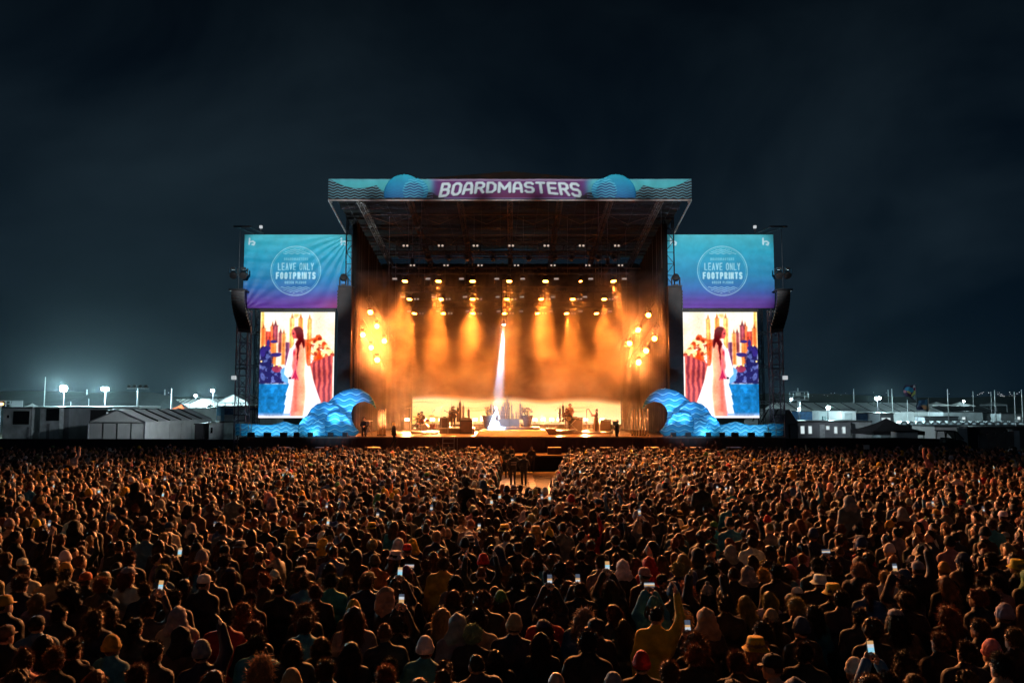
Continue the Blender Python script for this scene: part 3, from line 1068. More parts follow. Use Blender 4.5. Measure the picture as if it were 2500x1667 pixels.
def wave_set(side):
    mir = side > 0
    cx = X(830 if not mir else 1660, 57.5)
    t = empty('wave_set_piece', (cx, 57.5, DECK), label='blue curling wave cut-out on the stage, ' + ('left of the band' if not mir else 'right of the band'), cat='stage prop', group='wave set pieces')
    low = [(574, 1068), (574, 1034), (600, 1033), (630, 1036), (658, 1037), (676, 1033), (692, 1028), (705, 1031), (722, 1036), (745, 1036), (745, 1068)]
    wave_layer(t, 'low_swell', low, 57.95, mir, 0.72, 0.30, 1)
    curl = [(790, 1068), (790, 1000), (803, 979), (817, 965), (838, 953), (863, 947.5), (882, 950), (901, 962), (913, 978), (919, 998), (907, 986), (890, 980), (875, 983), (863, 992), (857.5, 1008), (860, 1027), (867, 1041), (878, 1053), (868, 1068)]
    wave_layer(t, 'curl', curl, 57.75, mir, 0.95, 0.44, 2)
    hump = [(744, 1068), (750, 1014), (759, 998), (773, 986), (792, 980), (811, 982), (826, 992), (834, 1012), (828, 1003), (810, 1008), (801, 1020), (797, 1068)]
    wave_layer(t, 'hump', hump, 57.60, mir, 0.85, 0.40, 3)
    lowh = [(730, 1068), (728, 1046), (731, 1031), (740, 1020), (753, 1012), (767, 1012), (780, 1020), (789, 1034), (786, 1068)]
    wave_layer(t, 'small_hump', lowh, 57.45, mir, 0.70, 0.30, 5)
    bulb = [(762, 1068), (758, 1048), (762, 1032), (772, 1025), (786, 1026), (794, 1036), (796, 1068)]
    wave_layer(t, 'bulb', bulb, 57.32, mir, 0.72, 0.33, 7)
    front = [(792, 1068), (794, 1040), (793, 1022), (802, 1009), (820, 1004), (842, 1010), (855, 1024), (864, 1044), (872, 1054), (866, 1068)]
    wave_layer(t, 'front_swell', front, 57.48, mir, 0.95, 0.38, 9)
for s_ in (-1, 1):
    wave_set(s_)

# uplights at the foot of the waves
def uplight(px, wide, k, side):
    x = X(px, 56.9) if side < 0 else 2 * X(1243.5, 56.9) - X(px, 56.9)
    y = 57.16
    t = empty('wave_uplight', (x, y, DECK), label='black floor wash light at the foot of the %s wave, %s from its outer end' % ('left' if side < 0 else 'right', ('first', 'second', 'third', 'fourth', 'fifth', 'sixth', 'seventh')[k]), cat='stage light', group='wash lights under the waves')
    h = 0.28
    b = MB().box((0, 0, h / 2 + 0.03), (wide, 0.26, h))
    b.build('housing', M_PLASTIC, t, loc=(0, 0, 0), bevel=0.02)
    MB().box((0, 0.134, h / 2 + 0.05), (wide * 0.8, 0.012, h * 0.6)).build('lens', emat('cyan wash lens', (0.35, 0.85, 1.0), 4.0), t, loc=(0, 0, 0))
    MB().box((0, -0.134, h / 2 + 0.03), (wide * 0.7, 0.012, h * 0.45)).build('grille', M_TRUSSD, t, loc=(0, 0, 0))
    MB().box((0, 0, 0.015), (wide * 1.05, 0.2, 0.03)).build('yoke', M_TRUSSD, t, loc=(0, 0, 0))
    long_throw = k in (3, 5, 6)
    if long_throw:
        lamp_light('wash', 'SPOT', (x, y + 0.17, DECK + 0.22), 1500, (0.36, 0.66, 1.0), t, target=(x + side * -0.2, y + 1.1, DECK + 3.2), size=0.15, cone=66, blend=1.0)
        return
    lamp_light('wash', 'SPOT', (x, y + 0.17, DECK + 0.2), 85, (0.40, 0.82, 1.0), t, target=(x, y + 1.3, DECK + 0.75), size=0.15, cone=135, blend=0.9)
for s_ in (-1, 1):
    for k, (px, w_) in enumerate(((612, .5), (652, .5), (692, .5), (724, .42), (757, .36), (806, .36), (842, .36))):  # innermost wash light on each side is added to brighten the curl
        uplight(px, w_, k, s_)
# ------------------------------------------------------------------ lighting rig
RIG = [(60.0, 684, [989, 1071, 1154, 1243, 1332, 1417, 1497], 'front'),
       (64.2, 728, [1000, 1077, 1154, 1238, 1321, 1398, 1475], 'middle'),
       (68.6, 763, [1012, 1082, 1154, 1232, 1312, 1383, 1456], 'back')]
ORD = ('first', 'second', 'third', 'fourth', 'fifth', 'sixth', 'seventh', 'eighth', 'ninth', 'tenth')

def make_lamp(name, loc, aim, label, group, lens=M_LENS, r=0.19, drop=0.5, power=0, color=AMBER, cone=70, blend=0.8, yoke=True):
    """moving-head lamp: base hung at loc + drop, yoke, head with lit lens turned to aim"""
    loc = Vector(loc)
    t = empty(name, loc, label=label, cat='stage light', group=group)
    if drop:
        MB().box((0, 0, drop), (0.30, 0.30, 0.16)).build('base', M_PLASTIC, t, loc=(0, 0, 0))
        for s_ in (-1, 1):
            MB().box((s_ * (r + 0.04), 0, drop / 2), (0.05, 0.14, abs(drop))).build('yoke_arm', M_PLASTIC, t, loc=(0, 0, 0))
    d = (Vector(aim) - loc).normalized()
    Q = d.to_track_quat('Z', 'Y').to_matrix()
    MB().lathe([(0.06, -0.28), (r * 0.8, -0.24), (r, -0.05), (r, 0.10), (r * 0.92, 0.10)], (0, 0, 0), 14, M=Q).build('head', M_PLASTIC, t, loc=(0, 0, 0))
    MB().lathe([(r * 0.9, 0.102), (r * 0.86, 0.112), (r * 0.5, 0.125), (0.01, 0.13)], (0, 0, 0), 14, M=Q).build('lens', lens, t, loc=(0, 0, 0))
    if power:
        lamp_light('beam', 'SPOT', loc + d * 0.2, power, color, t, target=aim, size=0.12, cone=cone, blend=blend)
    return t

def rig():
    for (Y, py, xs, row) in RIG:
        z = Z(py, Y)
        zt = z + 0.75
        t = empty('lighting_truss', (XC, Y, zt), label='black %s lighting truss hung across the stage' % row, cat='truss', group='lighting trusses')
        MB().truss((XC - 9.2, Y, zt), (XC + 9.2, Y, zt), 0.5, 0.9, 0.035, 0.018).build('girder', M_TRUSSD, t)
        for i in range(12):
            xx = XC - 8.8 + 1.6 * i
            MB().bar((xx, Y - 0.3, zt + 0.12), (xx + 1.3, Y - 0.3, zt + 0.12), 0.03, 5).build('cable_run', M_RAFT, t)
        for s_ in (-1, 0, 1):
            MB().bar((XC + s_ * 7.6, Y, zt + 0.25), (XC + s_ * 7.6, Y, zroof(Y) + 0.5), 0.02, 4).build('chain', M_STEEL, t)
            MB().box((XC + s_ * 7.6, Y, zt + 0.7), (0.25, 0.25, 0.5)).build('hoist', M_PLASTIC, t)
        for i, px in enumerate(xs):
            p = at(px, py, Y)
            weak = (row == 'front' and i == 5)
            aim = p + Vector((0.10 * (p.x - XC) + random.uniform(-.8, .8), -2.2, -7.5))
            pw = {'front': 29000, 'middle': 26000, 'back': 22000}[row] * (0.25 if weak else 1.0)
            make_lamp('moving_head_lamp', p, aim, 'glowing amber lamp, %s from the left on the %s lighting truss' % (ORD[i], row), 'amber lamps on the trusses',
                      r=0.13 if weak else 0.235, power=pw, cone=36, blend=0.7)
        # small pale twin lamps and flat strobes between
        n = 7
        for i in range(n):
            for dx, dy in (((18, -36),) if row == 'front' else ((17, 2),)):
                q = at(xs[i] + dx, py + dy, Y - 0.1)
                tt = empty('twin_lamp', q, label='small pale twin lamp, %s from the left on the %s lighting truss' % (ORD[i], row), cat='stage light', group='twin lamps on the trusses')
                for s_ in (-1, 1):
                    MB().lathe([(0.02, -0.1), (0.08, -0.08), (0.09, 0.02)], (s_ * 0.13, 0, 0), 8, M=Matrix.Rotation(PI / 2, 3, 'X')).build('housing', M_PLASTIC, tt, loc=(0, 0, 0))
                    MB().lathe([(0.075, 0.022), (0.01, 0.03)], (s_ * 0.13, 0, 0), 8, M=Matrix.Rotation(PI / 2, 3, 'X')).build('lens', M_PAIR, tt, loc=(0, 0, 0))
                MB().box((0, 0.08, 0.12), (0.42, 0.04, 0.05)).build('bracket', M_PLASTIC, tt, loc=(0, 0, 0))
        for i, px in enumerate((964, 1045, 1127, 1213, 1276, 1358, 1442, 1524)):
            k = {'front': 1.0, 'middle': 0.93, 'back': 0.875}[row]
            q = at(1247 + (px - 1247) * k, py - 3, Y + 0.1)
            tt = empty('strobe_panel', q, label='flat pale strobe panel, %s from the left on the %s lighting truss' % (ORD[i], row), cat='stage light', group='strobe panels on the trusses')
            MB().box((0, 0, 0), (0.42, 0.14, 0.2)).build('housing', M_PLASTIC, tt, loc=(0, 0, 0))
            MB().box((0, -0.075, 0), (0.36, 0.012, 0.12)).build('panel', M_STROBE, tt, loc=(0, 0, 0))
    # dark upper front truss with unlit lamps
    Y, z = 57.3, Z(606, 57.3)
    t = empty('lighting_truss', (XC, Y, z), label='black upper truss nearest the crowd carrying unlit lamps', cat='truss', group='lighting trusses')
    MB().truss((XC - 8.4, Y, z), (XC + 8.4, Y, z), 0.6, 0.9, 0.035, 0.018).build('girder', M_TRUSSD, t)
    MB().truss((XC - 8.4, Y + 0.9, z - 0.35), (XC + 8.4, Y + 0.9, z - 0.35), 0.4, 0.9, 0.03, 0.016).build('girder', M_TRUSSD, t)
    for s_ in (-1, 1):
        MB().bar((XC + s_ * 6.6, Y, z + 0.3), (XC + s_ * 6.6, Y, zroof(Y) + 0.6), 0.02, 4).build('chain', M_STEEL, t)
    for i, px in enumerate((990, 1076, 1161, 1248, 1334, 1420, 1506)):
        q = at(px, 600, Y - 0.4)
        tt = empty('twin_lamp', q, label='small pale twin lamp, %s from the left on the upper front truss' % ORD[i], cat='stage light', group='twin lamps on the trusses')
        for s_ in (-1, 1):
            MB().lathe([(0.02, -0.12), (0.09, -0.1), (0.1, 0.02)], (s_ * 0.13, 0, 0), 8, M=Matrix.Rotation(PI / 2, 3, 'X')).build('housing', M_PLASTIC, tt, loc=(0, 0, 0))
            MB().lathe([(0.085, 0.022), (0.01, 0.03)], (s_ * 0.13, 0, 0), 8, M=Matrix.Rotation(PI / 2, 3, 'X')).build('lens', M_PAIR, tt, loc=(0, 0, 0))
        MB().box((0, 0.1, -0.14), (0.44, 0.04, 0.06)).build('bracket', M_PLASTIC, tt, loc=(0, 0, 0))
        lamp_light('blinder_beam', 'SPOT', q + Vector((0, -0.1, 0)), 23000, (1.0, 0.38, 0.13), tt, target=(q.x * 0.9, 26, 1.0), size=0.15, cone=84, blend=0.9)
    for i, px in enumerate((1045, 1096, 1140, 1204, 1291, 1355, 1395, 1460, 1500)):
        q = at(px, 632, Y)
        make_lamp('unlit_spotlight', q, q + Vector((random.uniform(-1, 1), -2, -3)), 'dark unlit spotlight, %s from the left under the upper front truss' % ORD[i], 'unlit spotlights', lens=M_PLASTIC, r=0.16, drop=0.45)
    # white follow beam onto the singer
    p = at(1230, 789, 59.0)
    aim = Vector((at(1212, 1046, 59.9).x, 59.75, DECK + 0.6))
    MB().bar((p.x, 59.0, p.z + 0.5), (p.x, 60.0, Z(684, 60.0) + 0.6), 0.03, 6)
    make_lamp('beam_lamp', p, aim, 'cold white beam lamp shining down on the singer', None, lens=M_LENSW, r=0.14, drop=3.4, power=230000, color=(0.50, 0.74, 1.0), cone=11.0, blend=0.6)
rig()

def side_ladders():
    """slanted trusses with lamps in both wings"""
    Ys = (61.2, 64.5)
    sets = {-1: ([(904, 762), (920, 796), (938, 832)], [(886, 817), (906, 848), (921, 878)]),
            1: ([(1583, 769), (1558, 805), (1537, 838)], [(1598, 826), (1577, 856), (1559, 884)])}
    for s_, groups in sets.items():
        for gi, pts in enumerate(groups):
            Y = (63.8, 61.4)[gi]
            a, b = pts[0], pts[-1]
            dx, dy = b[0] - a[0], b[1] - a[1]
            e = s_ * -14
            A = at(a[0] - 0.55 * dx + e, a[1] - 0.45 * dy - 6, Y + 0.4)
            B = at(b[0] + 0.35 * dx + e, b[1] + 0.3 * dy - 6, Y + 0.4)
            t = empty('slanted_truss', (A + B) / 2, label='slanted %s lamp truss in the %s wing' % (('rear', 'front')[gi], 'left' if s_ < 0 else 'right'), cat='truss', group='slanted wing trusses')
            MB().truss(A, B, 0.42, 0.55, 0.03, 0.017).build('girder', mat('dull truss', (0.16, 0.15, 0.15), 0.5, 0.5), t)
            MB().bar(A, (A.x, A.y, zroof(A.y)), 0.012, 4).build('cable', M_STEEL, t)
            MB().bar(B, (B.x, B.y, zroof(B.y)), 0.012, 4).build('cable', M_STEEL, t)
            for i, (px, py) in enumerate(pts):
                p = at(px, py, Y - 0.1)
                aim = Vector((p.x * 0.3, 24.0, 0.0))
                make_lamp('wing_lamp', p, aim, 'glowing amber lamp, %s from the top of the %s slanted truss in the %s wing' % (ORD[i], ('rear', 'front')[gi], 'left' if s_ < 0 else 'right'), 'amber lamps in the wings',
                          r=0.22, drop=0.4, power=7000, color=(1.0, 0.25, 0.05), cone=72, blend=0.9)
side_ladders()

def floor_blinders():
    Y = 69.4
    t = empty('blinder_rail', (XC, Y, DECK), label='low dark rail of cases behind the band carrying the floor lamps', cat='rail')
    x0, x1 = X(1030, Y), X(1490, Y)
    zt = Z(1032, Y)
    for i in range(18):
        a = x0 + (x1 - x0) * i / 18
        w = (x1 - x0) / 18
        MB().box((a + w / 2, Y + 0.1, (DECK + zt) / 2 - 0.05), (w - 0.08, 0.5, zt - DECK - 0.12)).build('case', mat('flight case', (0.16, 0.09, 0.05), 0.5, var=0.4), t)
    MB().bar((x0, Y - 0.25, zt - 0.02), (x1, Y - 0.25, zt - 0.02), 0.03, 6).build('rail_tube', M_ALU, t)
    MB().bar((x0, Y - 0.25, zt - 0.5), (x1, Y - 0.25, zt - 0.5), 0.03, 6).build('rail_tube', M_ALU, t)
    xs = (994, 1036, 1056, 1076, 1096, 1139, 1160, 1178, 1306, 1326, 1347, 1365, 1430, 1470)
    for i, px in enumerate(xs):
        p = at(px, 1024, Y - 0.25)
        side = 'left' if px < 1240 else 'right'
        tt = empty('floor_blinder', p, label='bright warm floor lamp %s the singer, %s in the low row behind the band' % (('left of', 'right of')[px > 1240], ORD[i if px < 1240 else i - 8]), cat='stage light', group='floor lamps behind the band')
        MB().box((0, 0.03, 0), (0.46, 0.1, 0.3)).build('housing', M_PLASTIC, tt, loc=(0, 0, 0))
        MB().box((0, -0.03, 0), (0.40, 0.02, 0.23)).build('lens', emat('warm blinder', (1.0, 0.74, 0.44), 7.0), tt, loc=(0, 0, 0))
        MB().box((0, 0.03, -0.22), (0.06, 0.06, 0.2)).build('stand', M_PLASTIC, tt, loc=(0, 0, 0))
        lamp_light('blinder', 'SPOT', p + Vector((0, -0.08, 0)), 7500, (1.0, 0.36, 0.12), tt, target=p + Vector((0, -30, -0.6)), size=0.2, cone=54, blend=0.7)
floor_blinders()

# ------------------------------------------------------------------ smoke over the stage
def smoke():
    b = MB().box((XC, 64.0, (DECK + 14.6) / 2 + 0.04), (23.4, 12.6, 14.6 - DECK - 0.04))
    m = bpy.data.materials.new('stage smoke')
    m.use_nodes = True
    n, l = m.node_tree.nodes, m.node_tree.links
    n.clear()
    o = n.new('ShaderNodeOutputMaterial')
    v = n.new('ShaderNodeVolumePrincipled')
    v.inputs['Color'].default_value = (0.95, 0.88, 0.80, 1)
    v.inputs['Anisotropy'].default_value = 0.25
    t = n.new('ShaderNodeTexCoord')
    mpn = n.new('ShaderNodeMapping')
    mpn.inputs['Scale'].default_value = (1.0, 0.7, 1.15)
    z = n.new('ShaderNodeTexNoise')
    z.inputs['Scale'].default_value = 0.42
    z.inputs['Detail'].default_value = 4.0
    z.inputs['Roughness'].default_value = 0.58
    z.inputs['Distortion'].default_value = 0.6
    r = n.new('ShaderNodeMapRange')
    r.inputs['From Min'].default_value = 0.42
    r.inputs['From Max'].default_value = 0.68
    r.inputs['To Min'].default_value = 0.009
    r.inputs['To Max'].default_value = 0.085
    l.new(t.outputs['Object'], mpn.inputs['Vector'])
    l.new(mpn.outputs['Vector'], z.inputs['Vector'])
    l.new(z.outputs['Fac'], r.inputs['Value'])
    sx = n.new('ShaderNodeSeparateXYZ')
    l.new(t.outputs['Object'], sx.inputs['Vector'])
    hr = n.new('ShaderNodeMapRange')            # the smoke hangs under the rig and thins towards the floor
    hr.inputs['From Min'].default_value = 3.0
    hr.inputs['From Max'].default_value = 9.0
    hr.inputs['To Min'].default_value = 0.22
    hr.inputs['To Max'].default_value = 1.0
    l.new(sx.outputs['Z'], hr.inputs['Value'])
    mu = n.new('ShaderNodeMath')
    mu.operation = 'MULTIPLY'
    l.new(r.outputs['Result'], mu.inputs[0])
    l.new(hr.outputs['Result'], mu.inputs[1])
    l.new(mu.outputs['Value'], v.inputs['Density'])
    l.new(v.outputs['Volume'], o.inputs['Volume'])
    m.cycles.volume_step_rate = 0.5
    ob = b.build('stage_smoke', m)
    tag(ob, 'amber lit smoke drifting over the stage', 'smoke', kind='stuff')
smoke()

# ------------------------------------------------------------------ PA hangs, towers, outriggers
def line_array(side):
    s_ = side
    Y = 57.6
    base = at(582 if s_ < 0 else 1912, 715, Y)
    t = empty('line_array', base, label='curved black loudspeaker line array hung %s the screens' % ('left of' if s_ < 0 else 'right of'), cat='loudspeaker', group='loudspeaker hangs')
    p = Vector((0, 0, 0))
    ang = 0.0
    for i in range(12):
        ang += R(0.6 + i * 0.28)
        c = p + Vector((0, math.sin(ang) * 0.0, -0.13))
        M = Matrix.Rotation(-ang * 1.6, 3, 'X') @ Matrix.Rotation(R(-s_ * 12), 3, 'Z')
        q = Vector((s_ * -0.02 * i * (i * 0.12), 0.018 * i * i * 0.35, -0.235 * i))
        bx = MB().box((0, 0, 0), (0.92, 0.62, 0.215), M=M)
        bx.build('cabinet', M_PLASTIC, t, loc=q)
        MB().box((0, -0.318, 0), (0.82, 0.01, 0.16), M=M).build('grille', M_TRUSSD, t, loc=q)
    MB().box((0, 0, 0.2), (1.2, 0.7, 0.12)).build('fly_frame', M_TRUSSD, t, loc=(0, 0, 0))
    MB().bar((0, 0, 0.25), (0, 0, Z(556, Y) - base.z), 0.015, 4).build('hoist_chain', M_STEEL, t, loc=(0, 0, 0))
    # two side-fill lamps above it
    for k, px in enumerate((570, 594) if s_ < 0 else (1902, 1922)):
        q = at(px, 672, Y - 0.3)
        make_lamp('hanging_spotlight', q, q + Vector((0, -2, -1.5)), 'black hanging spotlight above the %s loudspeaker hang, %s one' % ('left' if s_ < 0 else 'right', ('left-hand', 'right-hand')[k]), 'spotlights above the hangs', lens=M_PLASTIC, r=0.28, drop=0.5)
    # outrigger arm on top of the banner frame
    a = at(620 if s_ < 0 else 1868, 571, 60.3)
    b = at(577 if s_ < 0 else 1915, 553, Y - 0.2)
    tt = empty('outrigger_arm', a, label='black outrigger arm jutting from the top of the %s banner' % ('wrinkled' if s_ < 0 else 'smooth'), cat='bracket', group='outrigger arms')
    w = Vector((s_ * -0.75, 0, 0))
    MB().bar(a, b, 0.06, 4).build('beam', M_TRUSSD, tt)
    MB().bar(a + w, b + w * 1.2, 0.06, 4).build('beam', M_TRUSSD, tt)
    MB().bar(b - w * 0.3, b + w * 1.5, 0.06, 4).build('cross_bar', M_TRUSSD, tt)
    # small white lamp standing on the banner frame
    q = at(637 if s_ < 0 else 1843, 566, 60.3)
    t3 = empty('banner_lamp', q, label='small white lamp on a stalk on top of the %s banner' % ('wrinkled' if s_ < 0 else 'smooth'), cat='lamp', group='lamps on the banner frames')
    MB().bar((0, 0, -0.05), (0, 0, 0.25), 0.03, 6).build('stalk', M_PLASTIC, t3, loc=(0, 0, 0))
    MB().box((0, -0.02, 0.38), (0.22, 0.2, 0.22)).build('head', emat('white lamp body', (0.9, 0.95, 1.0), 0.55), t3, loc=(0, 0, 0), bevel=0.03)
    # truss tower that carries the hang
    x = X(591 if s_ < 0 else 1897, 59.3)
    t4 = empty('truss_tower', (x, 59.3, 0), label='tall black lattice tower %s the stage' % ('left of' if s_ < 0 else 'right of'), cat='tower', group='lattice towers')
    MB().truss((x, 59.3, 0), (x, 59.3, Z(756, 59.3)), 0.82, 0.82, 0.05, 0.024).build('lattice', mat('tower steel', (0.13, 0.11, 0.15), 0.5, 0.3), t4)
    for zz in (Z(1012, 59.3), Z(900, 59.3), Z(760, 59.3)):
        MB().box((x, 59.3, zz), (0.95, 0.95, 0.07)).build('ring', M_TRUSSD, t4)
    zl = Z(922, 58.9)
    MB().box((x + s_ * 0.5, 58.8, zl), (0.3, 0.3, 0.3)).build('lamp_box', emat('white lamp body', (0.9, 0.95, 1.0), 0.55), t4)
    lamp_light('tower_flood', 'SPOT', (x + s_ * 0.8, 58.8, zl + 0.1), 3200, (0.80, 0.93, 1.0), t4, target=(x + s_ * 16, 72, 3.6), size=0.15, cone=62, blend=0.9)
for s_ in (-1, 1):
    line_array(s_)

def cloth_tower(s_):
    Y = 59.0
    x0, x1 = (X(820, Y), X(854, Y)) if s_ < 0 else (X(1636, Y), X(1670, Y))
    zt = Z(699, Y)
    cx = (x0 + x1) / 2
    t = empty('speaker_tower', (cx, Y + 0.5, DECK), label='tall black cloth-wrapped speaker tower at the %s edge of the stage opening' % ('left' if s_ < 0 else 'right'), cat='tower', group='cloth-wrapped towers')
    MB().box((cx, Y + 0.5, (DECK + zt) / 2), (x1 - x0, 0.9, zt - DECK)).build('cloth_wrap', mat('tower cloth', (0.020, 0.016, 0.016), 0.7, var=0.5, scale=1.5, bump=0.3, bscale=2), t, bevel=0.03)
    MB().box((cx, Y + 0.5, zt + 0.04), (x1 - x0 + 0.06, 0.96, 0.06)).build('top_plate', M_TRUSSD, t)
    for i in range(7):
        MB().box((cx + s_ * 0.52, Y + 0.02, zt - 0.4 - i * 0.24), (0.10, 0.14, 0.19)).build('speaker_horn', M_PLASTIC, t)
    q = at(839 if s_ < 0 else 1650, 677, Y + 0.3)
    make_lamp('tower_top_lamp', q, q + Vector((-s_ * 1.0, -2, 0.5)), 'dark moving-head lamp on top of the %s speaker tower' % ('left' if s_ < 0 else 'right'), 'lamps on the speaker towers', lens=M_PLASTIC, r=0.27, drop=-0.62)
for s_ in (-1, 1):
    cloth_tower(s_)

for s_ in (-1, 1):  # unseen blue fill lamps added behind the camera to brighten the waves
    xw = X(812 if s_ < 0 else 1675, 58.3)
    make_lamp('unseen_flood', (s_ * 3.0, -3.0, 7.2), (xw, 58.3, DECK + 1.9), 'blue fill lamp added behind the camera and aimed at the %s wave' % ('left' if s_ < 0 else 'right'), 'front of house floods', r=0.2, drop=0, lens=M_STROBE,
              power=90000, color=(0.34, 0.68, 1.0), cone=5.6, blend=0.9)
# front-of-house floods that light the banners (on the camera's own tower)
for s_ in (-1, 1):
    x0, x1, z0, z1 = PB[s_]
    make_lamp('unseen_flood', (s_ * 2.2, -3.0, 7.4), ((x0 + x1) / 2, 60.2, (z0 + z1) / 2), 'flood lamp on the camera tower aimed at the %s banner' % ('left' if s_ < 0 else 'right'), 'front of house floods', r=0.2, drop=0, lens=M_STROBE,
              power=170000, color=(0.92, 0.98, 1.0), cone=9.5, blend=0.5)
for k in range(7):
    make_lamp('unseen_flood', (-1.8 + 0.6 * k, -3.0, 8.2), (XC + (k - 3) * 3.95, RY, RZ1 + 0.45), 'flood lamp on the camera tower aimed at the roof banner, %s from the left' % ORD[k], 'front of house floods', r=0.2, drop=0, lens=M_STROBE,
              power=115000, color=(0.92, 0.98, 1.0), cone=5.4, blend=0.9)
make_lamp('unseen_flood', (1.2, -3.0, 7.0), (XC, 60.3, DECK + 1.7), 'flood lamp on the camera tower aimed at the plinth', 'front of house floods', r=0.2, drop=0, lens=M_STROBE,
          power=60000, color=(0.78, 0.85, 1.0), cone=3.4, blend=0.9)
# ------------------------------------------------------------------ people: implicit surfaces -> one continuous body mesh
def d_caps(P, a, b, ra, rb):
    a, b = np.array(a, float), np.array(b, float)
    ab = b - a
    t = np.clip(((P - a) @ ab) / (ab @ ab + 1e-9), 0, 1)
    return np.linalg.norm(P - a - t[:, None] * ab, axis=1) - (ra + (rb - ra) * t)

def d_ell(P, c, r):
    q = (P - np.array(c)) / np.array(r)
    k = np.linalg.norm(q, axis=1)
    return (k - 1) * min(r)

def prim(P, p):
    if p[0] == 'c':
        return d_caps(P, p[1], p[2], p[3], p[4])
    return d_ell(P, p[1], p[2])

def smin(a, b, k):
    h = np.clip(0.5 + 0.5 * (b - a) / k, 0, 1)
    return b * (1 - h) + a * h - k * h * (1 - h)

class Field:
    def __init__(s, prims, k=0.035, post=None):
        s.prims, s.k, s.post = prims, k, post
    def __call__(s, P):
        d = None
        for p in s.prims:
            e = prim(P, p)
            d = e if d is None else smin(d, e, s.k)
        return s.post(P, d) if s.post else d
    def ids(s, P):
        D = np.stack([prim(P, p) for p in s.prims], 1)
        part = np.array([p[-1] for p in s.prims])
        return part[D.argmin(1)]

def surface(f, lo, hi, h):
    """naive surface nets: quads on the zero set of f"""
    lo, hi = np.array(lo, float), np.array(hi, float)
    n = np.ceil((hi - lo) / h).astype(int) + 1
    ax = [lo[i] + h * np.arange(n[i]) for i in range(3)]
    G = np.stack(np.meshgrid(*ax, indexing='ij'), -1)
    D = f(G.reshape(-1, 3)).reshape(n)
    S = D < 0
    corners = [(i, j, k) for i in (0, 1) for j in (0, 1) for k in (0, 1)]
    m = n - 1
    cnt = sum(S[i:i + m[0], j:j + m[1], k:k + m[2]].astype(int) for i, j, k in corners)
    act = (cnt > 0) & (cnt < 8)
    cid = -np.ones(m, int)
    A = np.argwhere(act)
    cid[act] = np.arange(len(A))
    acc = np.zeros((len(A), 3))
    num = np.zeros(len(A))
    for ci in range(8):
        for cj in range(ci + 1, 8):
            a, b = corners[ci], corners[cj]
            if sum(abs(a[x] - b[x]) for x in range(3)) != 1:
                continue
            da = D[A[:, 0] + a[0], A[:, 1] + a[1], A[:, 2] + a[2]]
            db = D[A[:, 0] + b[0], A[:, 1] + b[1], A[:, 2] + b[2]]
            cr_ = (da < 0) != (db < 0)
            t = np.where(cr_, da / np.where(cr_, da - db, 1), 0)[:, None]
            acc += np.where(cr_[:, None], np.array(a) + t * (np.array(b) - np.array(a)), 0)
            num += cr_
    V = lo + h * (A + acc / num[:, None])
    F = []
    for axis in range(3):
        o = [x for x in range(3) if x != axis]
        sl0, sl1 = [slice(None)] * 3, [slice(None)] * 3
        sl0[axis], sl1[axis] = slice(0, -1), slice(1, None)
        for x in o:
            sl0[x] = slice(1, -1)
            sl1[x] = slice(1, -1)
        s0, s1 = S[tuple(sl0)], S[tuple(sl1)]
        E = np.argwhere(s0 != s1)
        if not len(E):
            continue
        flip = s0[E[:, 0], E[:, 1], E[:, 2]]
        E = E.copy()
        for x in o:
            E[:, x] += 1
        def cell(du, dv):
            Q = E.copy()
            Q[:, o[0]] += du
            Q[:, o[1]] += dv
            return cid[Q[:, 0], Q[:, 1], Q[:, 2]]
        q = np.stack([cell(-1, -1), cell(0, -1), cell(0, 0), cell(-1, 0)], 1)
        if axis == 1:
            flip = ~flip
        q[~flip] = q[~flip][:, ::-1]
        F.append(q)
    F = np.concatenate(F)
    F = F[(F >= 0).all(1)]
    return V, F

SKIN, TOP, LEGS, SHOE, EYE, HAIRM = 0, 1, 2, 3, 4, 5
def hand_prims(wrist, direction, palm_n, curl=0.5, s=1.0, thumb=1):
    """palm and five fingers of unequal length, each with a knuckle bend"""
    w, d, n = Vector(wrist), Vector(direction).normalized(), Vector(palm_n).normalized()
    n = (n - d * n.dot(d)).normalized()
    side = d.cross(n) * thumb
    P = [('c', w, w + d * 0.04 * s, 0.026 * s, 0.030 * s, SKIN)]
    kn = w + d * 0.085 * s
    P += [('c', w + d * 0.03 * s + side * 0.02 * s, kn + side * 0.026 * s, 0.019 * s, 0.016 * s, SKIN), ('c', w + d * 0.03 * s - side * 0.02 * s, kn - side * 0.026 * s, 0.019 * s, 0.015 * s, SKIN)]
    for i, (off, ln) in enumerate(((0.030, 0.072), (0.010, 0.080), (-0.010, 0.074), (-0.029, 0.058))):
        b = kn + side * off * s
        d1 = (d * math.cos(curl * 0.7) + n * math.sin(curl * 0.7) + side * off * 2.2).normalized()
        d2 = (d * math.cos(curl * 1.9) + n * math.sin(curl * 1.9) + side * off * 2.2).normalized()
        m = b + d1 * ln * 0.52 * s
        P += [('c', b, m, 0.0098 * s, 0.009 * s, SKIN), ('c', m, m + d2 * ln * 0.55 * s, 0.009 * s, 0.007 * s, SKIN)]
    b = w + d * 0.025 * s + side * 0.026 * s
    m = b + (d * 0.55 + side * 0.75 + n * 0.3).normalized() * 0.042 * s
    P += [('c', b, m, 0.013 * s, 0.011 * s, SKIN), ('c', m, m + (d * 0.85 + side * 0.2 + n * 0.5 * curl).normalized() * 0.036 * s, 0.0105 * s, 0.008 * s, SKIN)]
    return P

